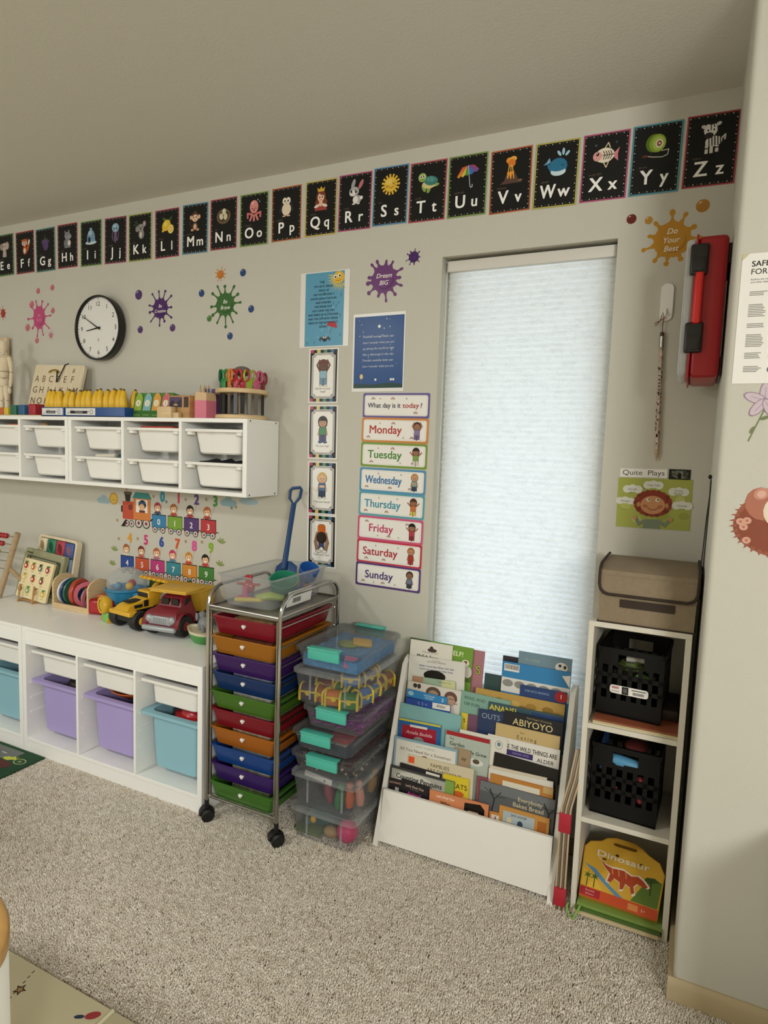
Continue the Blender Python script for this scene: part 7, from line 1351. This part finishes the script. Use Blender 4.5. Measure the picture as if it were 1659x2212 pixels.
content('white_pompom', 'small white pompom in the lower crate', 'pompom', MB().sphere((0, 0, 0), .008), 'paper_white', loc=(1.488, -.24, .487))
# dinosaur activity case and the books below it
def dino_outline():
    pts = [(-.118, 0), (.118, 0), (.128, .15), (.11, .185), (.075, .2)]
    pts += [(.055, .215), (.03, .226), (-.03, .226), (-.06, .215), (-.075, .2), (-.11, .188), (-.126, .165)]
    return pts
dn = thing('dinosaur_case', 'yellow dinosaur activity case with cut-out handle leaning in the bookcase', 'activity case', (1.414, -.290, .050), (math.radians(-53), math.radians(2), 0)); dn.scale = (.91, 1, .86)
m = MB(); m.prism(dino_outline(), -.012, .012); m.build('case_body', mat('dino_yellow', '#c08f2c', .35), dn)
a = Art(); a.P('#d6a83c', [(x * .975, .003 + z_ * .975) for x, z_ in dino_outline()])
a.P('#5f8fb0', [(-.118, .11), (-.09, .09), (-.05, .06), (-.005, .03), (.02, .03), (-.03, .06), (-.08, .1)]); a.P('#dcb440', [(-.118, .035), (-.05, .035), (-.085, .08), (-.118, .09)])
a.P('#5f7a34', [(.035, .035), (.115, .035), (.122, .12), (.095, .13), (.07, .1)]); a.P('#3f5a2c', [(.06, .1), (.075, .125), (.1, .13), (.115, .12), (.09, .11)]); a.R('#4a3a24', .088, .092, .07, .12)
for x in (-.1, -.078): a.R('#5a4424', x - .0015, x + .0015, .036, .07); a.star('#4f6a2c', x, .072, .014, 6, .35)
a.P('#c8502c', [(-.117, 0), (.117, 0), (.1175, .033), (-.1175, .033)]); a.R('#a82a34', -.117, -.055, .004, .03); a.R('#d98a4a', .03, .06, .006, .026)
body = [(-.072, .138), (-.05, .122), (-.03, .118), (.005, .122), (.03, .112), (.05, .118), (.068, .108), (.082, .094), (.075, .088), (.05, .094), (.04, .082), (.045, .062), (.036, .055), (.03, .075), (.015, .082), (.01, .062), (.0, .058), (-.002, .08), (-.02, .088), (-.03, .07), (-.04, .072), (-.034, .098), (-.05, .112)]
cx_ = sum(q[0] for q in body) / len(body); cz_ = sum(q[1] for q in body) / len(body)
a.P('#e6d9c0', [(cx_ + (x - cx_) * 1.1, cz_ + (z_ - cz_) * 1.2) for x, z_ in body]); a.P('#b0482c', body)
for x in (-.03, -.01, .012): a.L('#d98a5a', .0035, [(x, .118), (x + .004, .1)])
a.E('#3a2c1c', -.02, .165, .006, .004); a.E('#3a2c1c', -.058, .14, .007, .003); a.E('#3a2c1c', .055, .16, .004, .003)
a.P('#6a4a1c', [(-.032, .206), (.035, .206), (.038, .2), (.03, .196), (-.03, .196), (-.038, .2)]); a.build('cover_print', dn, GLOSSY, loc=(0, -.0122, 0))
a = Art(); a.k = 30; a.T('#e9dcc0', 'Dinosaur', .0, .146, .021, w=.165, bold=.03, fit=True); a.T('#e3b8a8', 'Reusable', -.086, .02, .006, w=.05); a.T('#e3b8a8', 'Stickers', -.086, .009, .006, w=.05); a.T('#e9d0b0', '3+', .075, .01, .01, w=.03); a.build('title_lettering', dn, GLOSSY, loc=(0, -.0122, 0))
for i, (c, nm) in enumerate((('#d0bd94', 'tan'), ('#4c6a2c', 'dark green'), ('#7f9a4a', 'leaf green'))): content('activity_book', '%s activity book lying under the dinosaur case' % nm, 'book', MB().box(-.116, .116, -.14, .11, 0, .0085, .001), mat('act_' + nm.replace(' ', '_'), c, .5), loc=(1.412 + .004 * i, -.168 - .006 * (2 - i), .0165 + .0092 * i), group='activity books on the bottom shelf')
content('green_ribbon', 'lime green ribbon loop hanging from the activity books onto the carpet', 'ribbon', MB().tube([(1.315, -.315, .04), (1.31, -.325, .03), (1.301, -.34, .012), (1.29, -.335, .012), (1.278, -.322, .03), (1.281, -.31, .035)], .0032, 6), mat('ribbon_green', '#7fae4c', .5))
# folded mat bundle between rack and bookcase
bd_ = thing('folded_board_bundle', 'thin boards strapped with two red bands beside the bookcase', 'board bundle', (1.256, -.312, 0))
for i in range(5):
    x = -.013 + .0064 * i; m = MB(); m.tube([(x, .0, .006), (x, .006, .3), (x + .002, .008, .325), (x + .019, .014, .41), (x + .030, .022, .50)], .0030, 8); m.build('rod', mat('board_tan', '#c2a888', .5) if i % 2 == 0 else 'ferrule_steel', bd_)
for z0, z1, dy in ((.02, .075, .001), (.245, .305, .010)): MB().box(-.018, .017, dy - .009, dy + .009, z0, z1, .003).build('red_band', mat('band_red', '#b02434', .6), bd_)

# ------------------------------------------------------------------ rug, play mat, table, carpet pile
o = MB().box(-2.3, -.85, -1.3, -.452, .006, .013, .002).build('play_rug', mat('rug_green', '#1f4a2c', .95, bump=.6, bscale=400, var=.15, vscale=60)); tag(o, 'dark green road-map play rug at the left', 'rug')
class Flat(Art): pass
a = Art(); a.R('#6f7470', -1.4, -.955, -.545, -.47); 
for i in range(4): a.R('#cfcfc6', -1.05 - .1 * i, -1.02 - .1 * i, -.510, -.505, step=False)
a.k += 1; a.E('#c9cf8a', -.905, -.528, .03, .021, n=28); a.E('#1f4a2c', -.905, -.528, .0265, .0178, n=28); a.T('#c9cf8a', 'H', -.905, -.536, .016, bold=.01)
a.P('#c9cc4a', [(-1.0, -.535), (-.985, -.52), (-.965, -.518), (-.958, -.505), (-.95, -.515), (-.935, -.505), (-.942, -.52), (-.925, -.524), (-.945, -.532), (-.965, -.545), (-.985, -.545)]); a.P('#5a2a26', [(-1.3, -.56), (-.93, -.55), (-.90, -.57), (-.93, -.61), (-1.3, -.6)]); a.P('#8a8480', [(-1.3, -.59), (-.97, -.585), (-.955, -.605), (-.985, -.63), (-1.3, -.63)])
a.build('rug_print', o, loc=(0, 0, .0131), rot=(math.radians(-90), 0, 0))
mat('mat_cream', '#d9d0ac', .45, bump=.1, bscale=300)
pm = thing('foam_play_mat', 'cream foam play mat with printed star at the lower left', 'play mat', (0, 0, 0))
for i in range(2):
    x0, x1 = ((-.55, .372), (.384, 1.1))[i]; MB().box(x0, x1, -1.95, -1.172, .002, .014, .004).build('mat_panel', 'mat_cream', pm)
MB().tube([(.378, -1.172, .010), (.378, -1.95, .010)], .006, 8).build('fold_seam', mat('mat_seam', '#e3dcbc', .45), pm)
a = Art(); 
for i in range(40): t_ = i / 40; y_ = -1.185 - .6 * t_; x_ = .098 + .11 * math.sin(t_ * 1.6 + .15) ; a.R('#5a5440', x_, x_ + .003, y_ - .008, y_, step=False)
a.k += 1; a.star('#2a2014', .136, -1.238, .017); a.star('#b58a5a', .136, -1.238, .010); a.E('#a83a3c', .35, -1.205, .018, .010, 40); a.E('#2a3a5a', .325, -1.222, .012, .005, 30); a.build('mat_print', pm, loc=(0, 0, .0142), rot=(math.radians(-90), 0, 0))
# corner of a child's table
tb = thing('child_table', 'child table with rounded wooden top and white frame at the lower left', 'table', (0, 0, 0)); mat('table_ply', '#c89a58', .35, var=.1, vscale=8, stretch=(1, 6, 1)); mat('table_top', '#a87a42', .4, var=.08, vscale=6); mat('frame_white', '#dcdad2', .4)
tc = Vector((.128, -1.735)); rx, ry = .46, .3
def tl(k, z_): return [(tc.x + math.copysign(abs(math.cos(t_)) ** .62, math.cos(t_)) * (rx - k), tc.y + math.copysign(abs(math.sin(t_)) ** .62, math.sin(t_)) * (ry - k), z_) for t_ in [2 * PI * i / 72 + .3 for i in range(72)]]
m = MB(); loft(m, [tl(.004, .478), tl(0, .484), tl(0, .504), tl(.004, .508), tl(.018, .508), tl(.024, .5005), tl(.03, .478)], False, False); m.build('edge_rim', 'table_ply', tb, smooth=50)
m = MB(); loft(m, [tl(.024, .4805), tl(.024, .5005)]); m.build('table_top', 'table_top', tb)
for x in (-.26, .50): 
    for y in (-1.99, -1.518): MB().box(x - .014, x + .014, y - .014, y + .014, .014, .478, .004).build('leg', 'frame_white', tb)
for y in (-1.99, -1.518): MB().box(-.246, .486, y - .009, y + .009, .43, .472, .002).build('apron', 'frame_white', tb); 
for x in (-.26, .50): MB().box(x - .009, x + .009, -1.976, -1.532, .16, .19, .002).build('stretcher', 'frame_white', tb)

# carpet pile
def carpet():
    me = bpy.data.meshes.new('carpet_tuft'); vs = []; fs = []; rc = random.Random(3)
    for k in range(3):
        a0 = k * 2.1; ox, oy = .0022 * math.cos(a0), .0022 * math.sin(a0); n = 4
        for j, (h_, r_) in enumerate(((0, .0021), (.006, .0025), (.011, .0013))):
            lx, ly = ox + .004 * (j / 2) * math.cos(a0 + 1.2), oy + .004 * (j / 2) * math.sin(a0 + 1.2)
            for i in range(n): vs.append((lx + r_ * math.cos(PI / 2 * i + j * .7), ly + r_ * math.sin(PI / 2 * i + j * .7), h_))
        b = k * 12
        for j in range(2):
            for i in range(n): fs.append((b + j * n + i, b + j * n + (i + 1) % n, b + (j + 1) * n + (i + 1) % n, b + (j + 1) * n + i))
        fs.append((b + 8, b + 9, b + 10, b + 11))
    me.from_pydata(vs, [], fs); me.polygons.foreach_set('use_smooth', [True] * len(fs))
    mt = bpy.data.materials.new('carpet_yarn'); mt.use_nodes = True; nt = mt.node_tree; b = nt.nodes['Principled BSDF']; oi = nt.nodes.new('ShaderNodeObjectInfo'); r_ = nt.nodes.new('ShaderNodeValToRGB')
    cols = ['#d2c6b2', '#e6dccb', '#f0e8da', '#c4b8a4', '#ece3d3', '#f6f0e5', '#dccfbc']
    while len(r_.color_ramp.elements) < len(cols): r_.color_ramp.elements.new(.5)
    for i, c in enumerate(cols): r_.color_ramp.elements[i].position = i / (len(cols) - 1); r_.color_ramp.elements[i].color = (*hx(c), 1)
    nt.links.new(oi.outputs['Random'], r_.inputs[0]); nt.links.new(r_.outputs[0], b.inputs['Base Color']); b.inputs['Roughness'].default_value = .9; b.inputs['Specular IOR Level'].default_value = .1
    me.materials.append(mt); tuft = bpy.data.objects.new('carpet_tuft', me)   # not linked: only instanced
    pm_ = MB(); 
    for x0, x1, y0, y1 in ((-1.0, 1.95, -1.18, -.44), (-.9, 1.62, -1.75, -1.18), (-.0, 1.565, -.44, -.04)): pm_.add([(x0, y0, -.006), (x1, y0, -.006), (x1, y1, -.006), (x0, y1, -.006)], [(0, 1, 2, 3)])
    o = pm_.build('carpet_pile', 'carpet_base', smooth=0, fix=False); tag(o, 'beige cut-pile carpet covering the floor', 'carpet', kind='stuff')
    g = bpy.data.node_groups.new('carpet_scatter', 'GeometryNodeTree'); g.interface.new_socket('Geometry', in_out='INPUT', socket_type='NodeSocketGeometry'); g.interface.new_socket('Geometry', in_out='OUTPUT', socket_type='NodeSocketGeometry')
    N = g.nodes; gi = N.new('NodeGroupInput'); go = N.new('NodeGroupOutput'); d = N.new('GeometryNodeDistributePointsOnFaces'); d.inputs['Density'].default_value = 42000
    ins = N.new('GeometryNodeInstanceOnPoints'); ob = N.new('GeometryNodeObjectInfo'); ob.inputs['Object'].default_value = tuft
    rv = N.new('FunctionNodeRandomValue'); rv.data_type = 'FLOAT_VECTOR'; rv.inputs[0].default_value = (-.45, -.45, 0); rv.inputs[1].default_value = (.45, .45, 6.28)
    rs = N.new('FunctionNodeRandomValue'); rs.data_type = 'FLOAT_VECTOR'; rs.inputs[0].default_value = (.8, .8, .75); rs.inputs[1].default_value = (1.35, 1.35, 1.25)
    L_ = g.links; L_.new(gi.outputs[0], d.inputs[0]); L_.new(d.outputs['Points'], ins.inputs['Points']); L_.new(ob.outputs['Geometry'], ins.inputs['Instance']); L_.new(rv.outputs[0], ins.inputs['Rotation']); L_.new(rs.outputs[0], ins.inputs['Scale'])
    jn = N.new('GeometryNodeJoinGeometry'); L_.new(gi.outputs[0], jn.inputs[0]); L_.new(ins.outputs[0], jn.inputs[0]); L_.new(jn.outputs[0], go.inputs[0])
    md = o.modifiers.new('pile', 'NODES'); md.node_group = g
carpet()
